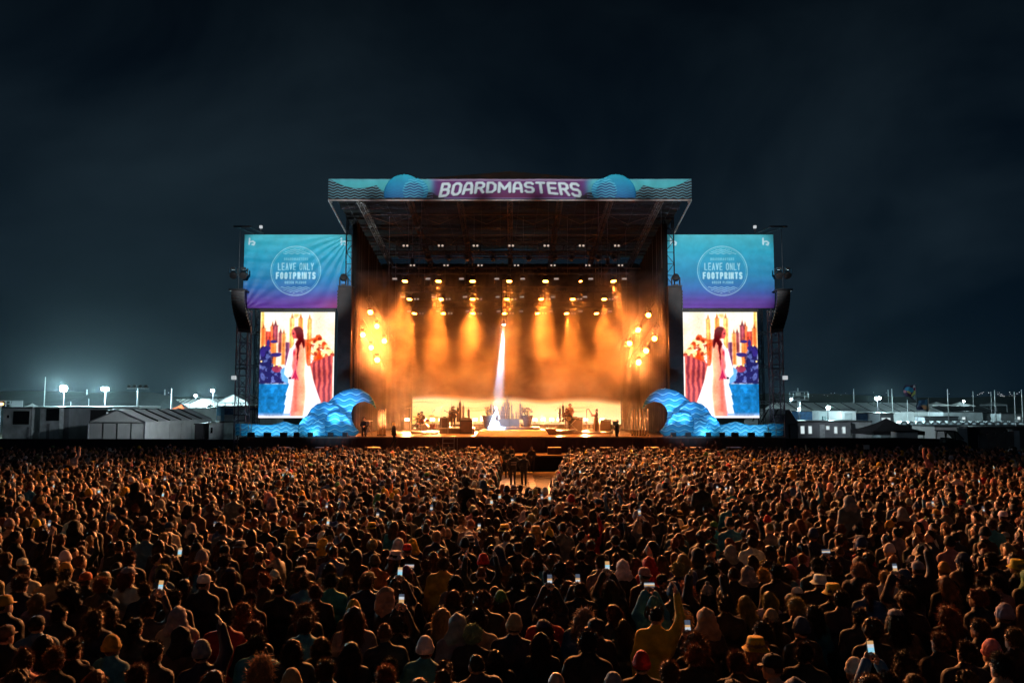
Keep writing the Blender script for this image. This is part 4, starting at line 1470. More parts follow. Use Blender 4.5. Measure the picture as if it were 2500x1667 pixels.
# joints of a standing person 1.72 m tall facing +Y; arms by pose
ARMS = {
 'down':  {-1: ((-.235, -.02, 1.13), (-.25, .07, .88)), 1: ((.235, -.02, 1.13), (.25, .07, .88))},
 'front': {-1: ((-.24, -.02, 1.14), (-.06, .20, 1.08)), 1: ((.24, -.02, 1.14), (.07, .21, 1.05))},
 'pocket': {-1: ((-.27, -.06, 1.14), (-.18, .10, .95)), 1: ((.27, -.06, 1.14), (.18, .10, .95))},
 'phone': {-1: ((-.20, .19, 1.27), (-.07, .27, 1.60)), 1: ((.20, .19, 1.27), (.07, .27, 1.58))},
 'phone_high': {-1: ((-.19, .22, 1.47), (-.07, .25, 1.76)), 1: ((.19, .22, 1.47), (.07, .25, 1.74))},
 'one_up': {-1: ((-.235, -.02, 1.13), (-.25, .07, .88)), 1: ((.27, .06, 1.60), (.22, .10, 1.87))},
 'both_up': {-1: ((-.30, .05, 1.58), (-.27, .10, 1.86)), 1: ((.30, .05, 1.58), (.24, .12, 1.87))},
}
def body_prims(pose='down', bulk=0.012, sex=0, arms=None, legs=None, top_long=0.0):
    A = arms or ARMS[pose]
    g = bulk
    sw = 0.165 - 0.02 * sex
    hw = 0.075 + 0.012 * sex
    P = [('c', (-.095, .0, 1.27), (.095, .0, 1.27), .118 + g, .118 + g, TOP),
         ('c', (-sw, -.005, 1.372), (sw, -.005, 1.372), .064 + g, .064 + g, TOP), ('c', (0, -.015, 1.455), (-.15, -.005, 1.395), .05 + g, .055 + g, TOP), ('c', (0, -.015, 1.455), (.15, -.005, 1.395), .05 + g, .055 + g, TOP),
         ('c', (0, -.03, 1.36), (0, -.01, 1.47), .085 + g, .055 + g, TOP),
         ('c', (-.055, .005, 1.06), (.055, .005, 1.06), .120 + g, .120 + g, TOP),
         ('c', (-hw, 0, .93), (hw, 0, .93), .115 + g, .115 + g, TOP if bulk > .008 else LEGS),
         ('c', (0, -.012, 1.44), (0, .005, 1.54), .052, .050, SKIN)]
    L = legs or {s: ((s * .095, 0, .90), (s * .105, .02, .50), (s * .105, -.02, .09), (s * .12, .14, .035)) for s in (-1, 1)}
    for s in (-1, 1):
        h_, k_, a_, t_ = L[s]
        P += [('c', h_, k_, .092 + .5 * g, .062 + .3 * g, LEGS), ('c', k_, a_, .060 + .3 * g, .044 + .3 * g, LEGS), ('c', (a_[0], a_[1] - .03, max(.045, a_[2] - .04)), t_, .046, .034, SHOE)]
        sh = (s * (sw + .008), 0, 1.375)
        e, w = A[s]
        P += [('c', sh, e, .058 + g, .047 + g, TOP), ('c', e, w, .047 + g, .034 + g, TOP)]
    return P, A

HEAD_P = [('e', (0, .000, 1.625), (.074, .096, .100), SKIN), ('e', (0, .030, 1.560), (.056, .068, .072), SKIN),
          ('c', (0, .090, 1.615), (0, .106, 1.582), .011, .014, SKIN), ('e', (.077, -.005, 1.598), (.012, .026, .034), SKIN), ('e', (-.077, -.005, 1.598), (.012, .026, .034), SKIN),
          ('c', (-.040, .084, 1.640), (.040, .084, 1.640), .012, .012, SKIN), ('c', (-.020, .084, 1.552), (.020, .084, 1.552), .009, .009, SKIN), ('e', (0, .082, 1.520), (.022, .020, .018), SKIN)]
def head_field():
    def post(P, d):
        for s in (-1, 1):
            d = np.maximum(d, -(np.linalg.norm(P - np.array((s * .032, .108, 1.617)), axis=1) - .021))
        return d
    return Field(HEAD_P, 0.022, post)

def join(parts):
    V, F, M = [], [], []
    k = 0
    for v, f, m in parts:
        f = np.asarray(f)
        if f.shape[1] == 3:
            f = np.concatenate([f, f[:, 2:3]], 1)
        V.append(v)
        F.append(f + k)
        M.append(np.asarray(m))
        k += len(v)
    return np.concatenate(V), np.concatenate(F), np.concatenate(M)

def to_mesh(name, V, F, M, mats):
    tri = F[:, 2] == F[:, 3]
    me = bpy.data.meshes.new(name)
    me.vertices.add(len(V))
    me.vertices.foreach_set('co', np.asarray(V, np.float32).ravel())
    lens = np.where(tri, 3, 4)
    loops = np.concatenate([F[i][:lens[i]] for i in range(len(F))]) if tri.any() else F.ravel()
    me.loops.add(len(loops))
    me.loops.foreach_set('vertex_index', loops.astype(np.int32))
    me.polygons.add(len(F))
    me.polygons.foreach_set('loop_start', np.concatenate([[0], np.cumsum(lens)[:-1]]).astype(np.int32))
    me.polygons.foreach_set('material_index', M.astype(np.int32))
    me.update(calc_edges=True)
    me.validate()
    me.shade_smooth()
    for m in mats:
        me.materials.append(m)
    return me

def body_arrays(pose='down', bulk=0.012, sex=0, h=0.026, hh=0.0125, hands=True, arms=None, legs=None, bend=None, hdir=None, extra=None, zlo=-0.02, curl=None, headpost=None):
    P, A = body_prims(pose, bulk, sex, arms, legs)
    if extra:
        P = P + extra
    f = Field(P, 0.04)
    pts = np.array([p for q in P for p in (q[1], q[2]) if q[0] == 'c'])
    lo, hi = pts.min(0) - 0.2, pts.max(0) + 0.2
    lo[2] = max(lo[2], zlo - 0.03)
    V, F = surface(f, lo, hi, h)
    ids = f.ids(V)
    parts = [(V, F, ids[F[:, 0]])]
    hf = head_field()
    V, F = surface(hf, (-.11, -.13, 1.47), (.11, .15, 1.75), hh)
    M = np.zeros(len(F), int)
    parts.append((V, F, M))
    for s in (-1, 1):
        ef = Field([('e', (s * .032, .080, 1.617), (.014, .014, .011), EYE)])
        V2, F2 = surface(ef, (s * .032 - .03, .055, 1.59), (s * .032 + .03, .105, 1.645), 0.010)
        parts.append((V2, F2, np.full(len(F2), EYE)))
    if hands:
        for s in (-1, 1):
            e, w = Vector(A[s][0]), Vector(A[s][1])
            d = (w - e).normalized()
            up_ = pose in ('phone', 'phone_high')
            n = Vector((-s, 0, 0)) if not up_ else Vector((-s * 0.8, .5, 0))
            if hdir:
                d, n = (Vector(q) for q in hdir[s])
            c_ = curl if curl is not None else (0.9 if up_ else (0.35 if pose in ('one_up', 'both_up') else 0.7))
            hp = hand_prims(w - d * .01, d, n, c_, 1.0, s)
            hfld = Field(hp, 0.008)
            pp = np.array([p for q in hp for p in (q[1], q[2])])
            V2, F2 = surface(hfld, pp.min(0) - .04, pp.max(0) + .04, hh * 0.62)
            parts.append((V2, F2, np.zeros(len(F2), int)))
    return join(parts)

# ---- hair and headwear, built round the same head
def strands(V, N, count, length, wid, down=0.6, frizz=0.5, seed=1, flow=None):
    g = np.random.default_rng(seed)
    idx = g.integers(0, len(V), count)
    p, n = V[idx], N[idx]
    d = n * (1 - down) + np.array((0, -0.25, -1.0)) * down + g.normal(0, frizz, (count, 3))
    d /= np.linalg.norm(d, axis=1)[:, None]
    L = length * g.uniform(0.4, 1.3, count)[:, None]
    d2 = d + np.array((0, 0, -0.6)) * down + g.normal(0, frizz * .8, (count, 3))
    d2 /= np.linalg.norm(d2, axis=1)[:, None]
    sd = np.cross(d, g.normal(0, 1, (count, 3)))
    sd /= np.linalg.norm(sd, axis=1)[:, None] + 1e-9
    a, b = p - n * 0.006 - sd * wid, p - n * 0.006 + sd * wid
    m0, m1 = p + d * L * .5 - sd * wid * .8, p + d * L * .5 + sd * wid * .8
    t = p + d * L * .5 + d2 * L * .5
    Vs = np.stack([a, b, m1, m0, t], 1).reshape(-1, 3)
    k = np.arange(count)[:, None] * 5
    F = np.concatenate([k + np.array([[0, 1, 2, 3]]), k + np.array([[3, 2, 4, 4]])])
    return Vs, F

def vnormals(V, F):
    n = np.cross(V[F[:, 2]] - V[F[:, 0]], V[F[:, 3]] - V[F[:, 1]])
    N = np.zeros_like(V)
    for i in range(4):
        np.add.at(N, F[:, i], n)
    return N / (np.linalg.norm(N, axis=1)[:, None] + 1e-9)

def hairline(P, d, lift=0.0):
    # open the face: cut away hair in front of a slanted plane, and below the nape
    face = (P[:, 1] - 0.035) - 0.55 * (P[:, 2] - 1.66 - lift)
    return np.maximum(d, face)

def hair_arrays(kind, h=0.014, n_str=1300, seed=0):
    g = np.random.default_rng(seed + 50)
    ph = g.uniform(0, 6, 4)
    def lump(P, amp, fr):
        a = np.arctan2(P[:, 0], -P[:, 1])
        return amp * (np.sin(a * fr + ph[0] + 3 * np.sin(P[:, 2] * 14)) * .6 + np.sin(P[:, 2] * fr * 5 + ph[1] + a * 3) * .4)
    cap = ('e', (0, -.010, 1.638), (.095, .116, .114), HAIRM)
    extra = []
    wid, length, down, fr = .0026, .042, .35, .5
    if kind == 'short':
        pr = [('e', (0, -.004, 1.642), (.090, .112, .110), HAIRM)]
        post = lambda P, d: np.maximum(hairline(P, d + lump(P, .004, 16)), 1.565 - P[:, 2] + .25 * np.maximum(P[:, 1] + .02, 0))
        length, down = .036, .1
    elif kind == 'quiff':
        pr = [('e', (0, -.004, 1.640), (.082, .104, .100), HAIRM), ('e', (0, .035, 1.715), (.062, .062, .038), HAIRM)]
        post = lambda P, d: np.maximum(hairline(P, d + lump(P, .006, 12), .03), 1.575 - P[:, 2] + .25 * np.maximum(P[:, 1] + .02, 0))
        length, down = .045, 0.0
    elif kind == 'curly':
        pr = [('e', (0, -.015, 1.645), (.112, .128, .122), HAIRM)]
        post = lambda P, d: np.maximum(hairline(P, d + lump(P, .016, 9) + .010 * np.sin(P[:, 0] * 90) * np.sin(P[:, 2] * 80)), 1.53 - P[:, 2])
        length, down, fr, wid = .024, .35, 1.3, .0030
    elif kind == 'long':
        pr = [cap, ('c', (-.055, -.055, 1.62), (-.075, -.095, 1.33), .058, .040, HAIRM), ('c', (.055, -.055, 1.62), (.075, -.095, 1.33), .058, .040, HAIRM), ('c', (0, -.07, 1.62), (0, -.115, 1.27), .062, .045, HAIRM)]
        post = lambda P, d: hairline(P, d + lump(P, .005, 22))
        length, down, fr = .09, .72, .22
    elif kind == 'wavy':
        pr = [('e', (0, -.012, 1.636), (.096, .116, .112), HAIRM), ('c', (-.07, -.05, 1.60), (-.105, -.075, 1.40), .060, .050, HAIRM), ('c', (.07, -.05, 1.60), (.105, -.075, 1.40), .060, .050, HAIRM), ('c', (0, -.08, 1.6), (0, -.11, 1.36), .07, .06, HAIRM)]
        post = lambda P, d: hairline(P, d + lump(P, .013, 10))
        length, down, fr, wid = .085, .45, .6, .0026
    elif kind == 'bob':
        pr = [('e', (0, -.010, 1.636), (.092, .112, .108), HAIRM), ('c', (-.06, -.04, 1.62), (-.082, -.03, 1.50), .055, .042, HAIRM), ('c', (.06, -.04, 1.62), (.082, -.03, 1.50), .055, .042, HAIRM), ('c', (0, -.07, 1.62), (0, -.085, 1.49), .062, .05, HAIRM)]
        post = lambda P, d: hairline(P, d + lump(P, .005, 18))
        length, down, fr = .05, .6, .25
    elif kind == 'bun':
        pr = [('e', (0, -.006, 1.636), (.082, .104, .102), HAIRM), ('e', (0, -.055, 1.745), (.045, .045, .040), HAIRM)]
        post = lambda P, d: np.maximum(hairline(P, d + lump(P, .004, 20)), 1.555 - P[:, 2])
        length, down = .04, .05
    elif kind == 'pony':
        pr = [('e', (0, -.006, 1.636), (.082, .104, .102), HAIRM), ('c', (0, -.10, 1.68), (0, -.16, 1.60), .030, .036, HAIRM), ('c', (0, -.16, 1.60), (.01, -.15, 1.38), .036, .018, HAIRM)]
        post = lambda P, d: np.where(P[:, 1] < -.105, d + lump(P, .003, 30), np.maximum(hairline(P, d + lump(P, .003, 20)), 1.555 - P[:, 2]))
        length, down = .05, .45
    elif kind == 'crop':
        pr = [('e', (0, -.002, 1.634), (.0775, .099, .100), HAIRM)]
        post = lambda P, d: np.maximum(hairline(P, d), 1.575 - P[:, 2] + .25 * np.maximum(P[:, 1] + .02, 0))
        length, down = .012, 0.0
    V, F = surface(Field(pr, .03, post), (-.2, -.26, 1.18), (.2, .18, 1.80), h)
    parts = [(V, F, np.full(len(F), HAIRM))]
    if n_str:
        N = vnormals(V, F)
        ok = (V[:, 1] < 0.03) | (V[:, 2] > 1.67)
        Vs, Fs = strands(V[ok], N[ok], n_str, length, wid * (h / .014) ** .7, down, fr, seed)
        parts.append((Vs, Fs, np.full(len(Fs), HAIRM)))
    return join(parts)

def hat_arrays(kind, h=0.013):
    if kind == 'beanie':
        pr = [('e', (0, -.008, 1.655), (.094, .114, .118), 0), ('e', (0, -.020, 1.725), (.066, .076, .070), 0)]
        def post(P, d):
            a = np.arctan2(P[:, 0], P[:, 1])
            rib = .0035 * np.sin(a * 34)
            d = d + rib
            fold = np.maximum(np.abs(P[:, 2] - 1.632 + .10 * P[:, 1]) - .032, d - .010)
            d = np.maximum(d, 1.60 - P[:, 2] - .12 * P[:, 1])
            return np.minimum(d, fold)
        V, F = surface(Field(pr, .03, post), (-.14, -.16, 1.54), (.14, .16, 1.84), h)
        return V, F, np.zeros(len(F), int)
    if kind == 'bobble':
        V, F, M = hat_arrays('beanie', h)
        pr = [('e', (0, -.02, 1.812), (.036, .036, .032), 0)]
        V2, F2 = surface(Field(pr, .01, lambda P, d: d + .006 * np.sin(P[:, 0] * 150) * np.sin(P[:, 1] * 150) * np.sin(P[:, 2] * 150)), (-.08, -.1, 1.76), (.08, .06, 1.90), h)
        return join([(V, F, M), (V2, F2, np.zeros(len(F2), int))])
    if kind == 'hood':
        pr = [('e', (0, -.012, 1.640), (.108, .132, .130), 0), ('c', (-.04, -.05, 1.52), (.04, -.05, 1.52), .105, .105, 0), ('c', (-.10, -.02, 1.435), (.10, -.02, 1.435), .085, .085, 0)]
        def post(P, d):
            face = -(np.linalg.norm((P - np.array((0, .13, 1.62))) / np.array((.082, .13, .115)), axis=1) - 1) * .08
            w = .006 * np.sin(P[:, 2] * 60 + 3 * np.sin(P[:, 0] * 30))
            return np.maximum(d + w, face)
        V, F = surface(Field(pr, .05, post), (-.24, -.24, 1.32), (.24, .20, 1.82), h * 1.2)
        return V, F, np.zeros(len(F), int)
    if kind == 'cap':
        b = MB()
        prof = [(.089, 1.640), (.092, 1.66), (.088, 1.70), (.070, 1.735), (.040, 1.752), (.006, 1.757)]
        b.lathe([(r, z) for r, z in prof], (0, -.004, 0), 20)
        vs = [Vector((p[0], p[1] * 1.18, p[2])) for p in b.v]
        b.v = [tuple(p) for p in vs]
        n = 10
        k = len(b.v)
        for i in range(n + 1):
            t = PI * i / n
            x, y = .082 * math.cos(t), .082 * math.sin(t)
            b.v += [(x, .045 + y * .4, 1.656), (x * 1.0, .06 + y * 1.25, 1.648 - .015 * math.sin(t))]
        for i in range(n):
            b.f.append((k + 2 * i, k + 2 * i + 1, k + 2 * i + 3, k + 2 * i + 2))
            b.m.append(0)
        for i in range(6):
            t = i * PI / 3
            b.tube([(.090 * math.cos(t), -.004 + .106 * math.sin(t), 1.66), (.072 * math.cos(t), -.004 + .085 * math.sin(t), 1.736), (0, -.004, 1.759)], .0025, 4)
        b.lathe([(.012, 1.755), (.012, 1.765), (.004, 1.768)], (0, -.004, 0), 8)
        return mb_arrays(b)
    if kind == 'bucket':
        b = MB()
        b.lathe([(.150, 1.615), (.146, 1.612), (.100, 1.662), (.092, 1.715), (.084, 1.742), (.05, 1.748), (.006, 1.749)], (0, -.004, 0), 24)
        b.v = [(x * (1 + .02 * math.sin(5 * math.atan2(y, x))), y * 1.12, z + .006 * math.sin(3 * math.atan2(y, x)) * (1 if z < 1.63 else 0)) for x, y, z in b.v]
        return mb_arrays(b)

def mb_arrays(b):
    F = []
    for f in b.f:
        if len(f) == 4:
            F.append(f)
        elif len(f) == 3:
            F.append((f[0], f[1], f[2], f[2]))
        else:
            for i in range(1, len(f) - 1):
                F.append((f[0], f[i], f[i + 1], f[i + 1]))
    return np.array(b.v), np.array(F), np.zeros(len(F), int)

# ---- people materials: colours come from each person (object property or crowd attribute)
def person_mat(name, attr, rough, sheen=0.0, spec=0.4, bump=0.0, bscale=40, transl=0.0, strandy=False):
    m, nt, b = nodes_of(name)
    n, l = nt.nodes, nt.links
    a = n.new('ShaderNodeAttribute')
    a.attribute_type = 'INSTANCER'
    a.attribute_name = attr
    t = n.new('ShaderNodeTexCoord')
    z = n.new('ShaderNodeTexNoise')
    z.inputs['Scale'].default_value = 9
    z.inputs['Detail'].default_value = 5
    l.new(t.outputs['Object'], z.inputs['Vector'])
    r = n.new('ShaderNodeMapRange')
    r.inputs['From Min'].default_value = 0.3
    r.inputs['From Max'].default_value = 0.7
    r.inputs['To Min'].default_value = 0.7
    r.inputs['To Max'].default_value = 1.2
    l.new(z.outputs['Fac'], r.inputs['Value'])
    x = n.new('ShaderNodeMix')
    x.data_type = 'RGBA'
    x.blend_type = 'MULTIPLY'
    x.inputs[0].default_value = 1.0
    l.new(a.outputs['Color'], x.inputs[6])
    l.new(r.outputs['Result'], x.inputs[7])
    l.new(x.outputs[2], b.inputs['Base Color'])
    b.inputs['Roughness'].default_value = rough
    b.inputs['Specular IOR Level'].default_value = spec
    if sheen:
        b.inputs['Sheen Weight'].default_value = sheen
        b.inputs['Sheen Roughness'].default_value = 0.4
        l.new(x.outputs[2], b.inputs['Sheen Tint'])
    if bump:
        z2 = n.new('ShaderNodeTexNoise')
        z2.inputs['Scale'].default_value = bscale
        z2.inputs['Detail'].default_value = 3
        if strandy:
            mp2 = n.new('ShaderNodeMapping')
            mp2.inputs['Scale'].default_value = (1, 1, 0.15)
            l.new(t.outputs['Object'], mp2.inputs['Vector'])
            l.new(mp2.outputs['Vector'], z2.inputs['Vector'])
        else:
            l.new(t.outputs['Object'], z2.inputs['Vector'])
        bp = n.new('ShaderNodeBump')
        bp.inputs['Strength'].default_value = bump
        bp.inputs['Distance'].default_value = 0.02
        l.new(z2.outputs['Fac'], bp.inputs['Height'])
        l.new(bp.outputs['Normal'], b.inputs['Normal'])
    if transl:
        tr = n.new('ShaderNodeBsdfTranslucent')
        l.new(x.outputs[2], tr.inputs['Color'])
        ms = n.new('ShaderNodeMixShader')
        ms.inputs[0].default_value = transl
        l.new(b.outputs['BSDF'], ms.inputs[1])
        l.new(tr.outputs['BSDF'], ms.inputs[2])
        l.new(ms.outputs['Shader'], n['Material Output'].inputs['Surface'])
    return m
PM_SKIN = person_mat('skin', 'c_skin', 0.5, spec=0.4)
PM_TOP = person_mat('upper clothing', 'c_top', 0.7, sheen=0.25, bump=1.0, bscale=11)
PM_LEG = person_mat('trousers', 'c_leg', 0.7, bump=0.4, bscale=11)
PM_SHOE = mat('shoes', (0.03, 0.03, 0.03), 0.6)
PM_EYE = mat('eyes', (0.03, 0.025, 0.02), 0.15)
PM_HAIR = person_mat('hair', 'c_hair', 0.5, sheen=0.3, spec=0.4, bump=0.9, bscale=90, transl=0.25, strandy=True)
PM_HAT = person_mat('headwear', 'c_hat', 0.75, sheen=0.35, spec=0.25, bump=0.35, bscale=70)
BODY_MATS = [PM_SKIN, PM_TOP, PM_LEG, PM_SHOE, PM_EYE, PM_HAIR, PM_HAT]

SKINS = [(0.50, 0.31, 0.22), (0.42, 0.25, 0.17), (0.55, 0.36, 0.27), (0.20, 0.11, 0.07), (0.36, 0.21, 0.14)]
HAIRS = {'dark': (0.020, 0.013, 0.010), 'brown': (0.055, 0.030, 0.016), 'auburn': (0.13, 0.045, 0.018), 'blond': (0.30, 0.19, 0.085), 'grey': (0.28, 0.26, 0.24), 'black': (0.010, 0.008, 0.008)}
TOPS = {'black': (0.012, 0.012, 0.014), 'navy': (0.014, 0.020, 0.040), 'charcoal': (0.035, 0.035, 0.040), 'dark green': (0.018, 0.030, 0.020), 'maroon': (0.055, 0.012, 0.014), 'grey': (0.14, 0.14, 0.15),
        'beige': (0.34, 0.27, 0.20), 'white': (0.58, 0.56, 0.54), 'teal': (0.025, 0.22, 0.29), 'red': (0.45, 0.015, 0.020), 'orange': (0.42, 0.14, 0.02), 'yellow': (0.55, 0.36, 0.03), 'denim': (0.05, 0.12, 0.26), 'pink': (0.42, 0.16, 0.20), 'brown': (0.09, 0.05, 0.03)}
HATC = {'yellow': (0.62, 0.40, 0.02), 'mustard': (0.42, 0.24, 0.03), 'white': (0.62, 0.60, 0.58), 'grey': (0.22, 0.22, 0.24), 'black': (0.015, 0.015, 0.017), 'red': (0.42, 0.02, 0.02), 'orange': (0.50, 0.13, 0.03), 'pink': (0.50, 0.20, 0.20), 'green': (0.05, 0.17, 0.05), 'purple': (0.16, 0.05, 0.14), 'navy': (0.03, 0.05, 0.11), 'teal': (0.03, 0.14, 0.16), 'tan': (0.38, 0.26, 0.14), 'brown': (0.12, 0.07, 0.04)}
HAIR_KINDS = ['short', 'quiff', 'curly', 'long', 'wavy', 'bob', 'bun', 'pony', 'crop']
HAT_KINDS = ['beanie', 'bobble', 'hood', 'cap', 'bucket']
# ------------------------------------------------------------------ the crowd
_cache = {}
def body_mesh(pose, bulk, sex):
    k = ('body', pose, bulk, sex)
    if k not in _cache:
        _cache[k] = to_mesh('body', *body_arrays(pose, bulk, sex), BODY_MATS)
    return _cache[k]
def hair_mesh(kind, v=0):
    k = ('hair', kind, v)
    if k not in _cache:
        _cache[k] = to_mesh('hair', *hair_arrays(kind, seed=v), BODY_MATS)
    return _cache[k]
def hat_mesh(kind):
    k = ('hat', kind)
    if k not in _cache:
        V, F, M = hat_arrays(kind)
        _cache[k] = to_mesh('hat', V, F, np.zeros(len(F), int), [PM_HAT])
    return _cache[k]

def make_phone(loc, rz, land, tilt, label, group, k):
    key = ('phone', land, k)
    if key not in _cache:
        w, h = (0.155, 0.075) if land else (0.075, 0.155)
        b = MB().box((0, 0, 0), (w, 0.009, h))
        body = b.mesh('phone_case')
        body.materials.append(M_PLASTIC)
        s_ = MB()
        y = -0.0055
        w2, h2 = w / 2 - .004, h / 2 - .004
        cuts = [(-1, -.55, 2), (-.55, -.1, 0), (-.1, .25, 1), (.25, 1, 2)] if k % 2 else [(-1, -.5, 2), (-.5, .1, 1), (.1, .55, 0), (.55, 1, 2)]
        for a, c, mi in cuts:
            s_.add([(-w2, y, a * h2), (w2, y, a * h2), (w2, y, c * h2), (-w2, y, c * h2)], [(0, 1, 2, 3)], mi)
        sm = s_.mesh('screen')
        for m_ in ((emat('phone glow white', (.85, .93, 1), 0.65), emat('phone glow amber', (1, .55, .22), 0.6), emat('phone glow dim', (.32, .42, .6), .2)) if k % 3 else (emat('phone glow white', (.85, .93, 1), 0.65), emat('phone glow cyan', (.35, .8, 1), .8), emat('phone glow amber', (1, .55, .22), 0.6))):
            sm.materials.append(m_)
        _cache[key] = (body, sm)
    body, sm = _cache[key]
    o = bpy.data.objects.new('phone', body)
    C.objects.link(o)
    o.location = loc
    o.rotation_euler = (tilt, 0, rz)
    tag(o, label, 'phone', group)
    sc = bpy.data.objects.new('screen', sm)
    C.objects.link(sc)
    sc.parent = o
    return o

def props(o, d):
    for k in ('c_skin', 'c_top', 'c_leg', 'c_hair', 'c_hat'):
        o[k] = d[k]

def add_person(name, x, y, z, rz, d, label, cat='person', group=None, lean=(0, 0)):
    o = bpy.data.objects.new(name, d.get('mesh') or body_mesh(d['pose'], d['bulk'], d['sex']))
    C.objects.link(o)
    o.location = (x, y, z)
    o.rotation_euler = (lean[0], lean[1], rz)
    s_ = d['s']
    o.scale = (s_, s_, s_)
    tag(o, label, cat, group)
    props(o, d)
    if d.get('hair'):
        c = bpy.data.objects.new('hair', hair_mesh(d['hair'], d.get('hv', 0)))
        C.objects.link(c)
        c.parent = o
        props(c, d)
    if d.get('hat'):
        c = bpy.data.objects.new({'bobble': 'bobble_hat', 'bucket': 'bucket_hat'}.get(d['hat'], d['hat']), hat_mesh(d['hat']))
        C.objects.link(c)
        c.parent = o
        if d['hat'] == 'cap' and d.get('capflip'):
            c.rotation_euler = (0, 0, PI)
        props(c, d)
    return o

RC = random.Random(21)
def pick(ws):
    ks = list(ws)
    return RC.choices(ks, [ws[k] for k in ks])[0]
def rand_person():
    d = {}
    d['sex'] = RC.random() < .5 and 1 or 0
    d['hatc'] = None
    d['hat'] = None
    d['hairc'] = pick({'dark': .36, 'brown': .32, 'auburn': .09, 'blond': .11, 'black': .11, 'grey': .01})
    if RC.random() < .22:
        d['hat'] = pick({'beanie': .34, 'cap': .22, 'bucket': .12, 'hood': .24, 'bobble': .08})
        d['hatc'] = pick({'yellow': .05, 'mustard': .05, 'white': .16, 'grey': .22, 'black': .27, 'red': .03, 'pink': .03, 'green': .02, 'navy': .1, 'tan': .05, 'brown': .04})
        d['hair'] = None if d['hat'] == 'hood' else pick({'long': .35, 'bob': .2, 'crop': .45})
    elif d['sex']:
        d['hair'] = pick({'long': .36, 'wavy': .24, 'bob': .12, 'bun': .08, 'pony': .12, 'curly': .08})
    else:
        d['hair'] = pick({'short': .56, 'quiff': .16, 'curly': .14, 'crop': .12, 'long': .02})
    d['top'] = pick({'black': .34, 'navy': .16, 'charcoal': .15, 'dark green': .06, 'maroon': .04, 'grey': .05, 'beige': .03, 'white': .025, 'teal': .025, 'red': .008, 'orange': .006, 'yellow': .008, 'denim': .05, 'pink': .008, 'brown': .05})
    d['bulk'] = RC.choice((.010, .022, .030))
    d['pose'] = pick({'down': .42, 'front': .31, 'pocket': .20, 'phone': .022, 'one_up': .016, 'both_up': .010, 'phone_high': .010})
    d['s'] = RC.gauss(1.02 if not d['sex'] else .95, .045)
    d['hv'] = RC.randrange(2)
    return d
def finish(d):
    j = lambda c, a=.25: tuple(max(.004, v * RC.uniform(1 - a, 1 + a)) for v in c)
    d['c_skin'] = RC.choice(SKINS)
    d['c_top'] = j(TOPS[d['top']])
    d['c_leg'] = j(RC.choice([(.02, .025, .04), (.015, .015, .016), (.05, .07, .11)]))
    d['c_hair'] = j(HAIRS[d['hairc']])
    d['c_hat'] = j(HATC[d['hatc']] if d.get('hatc') else (.1, .1, .1), .12)
    return d

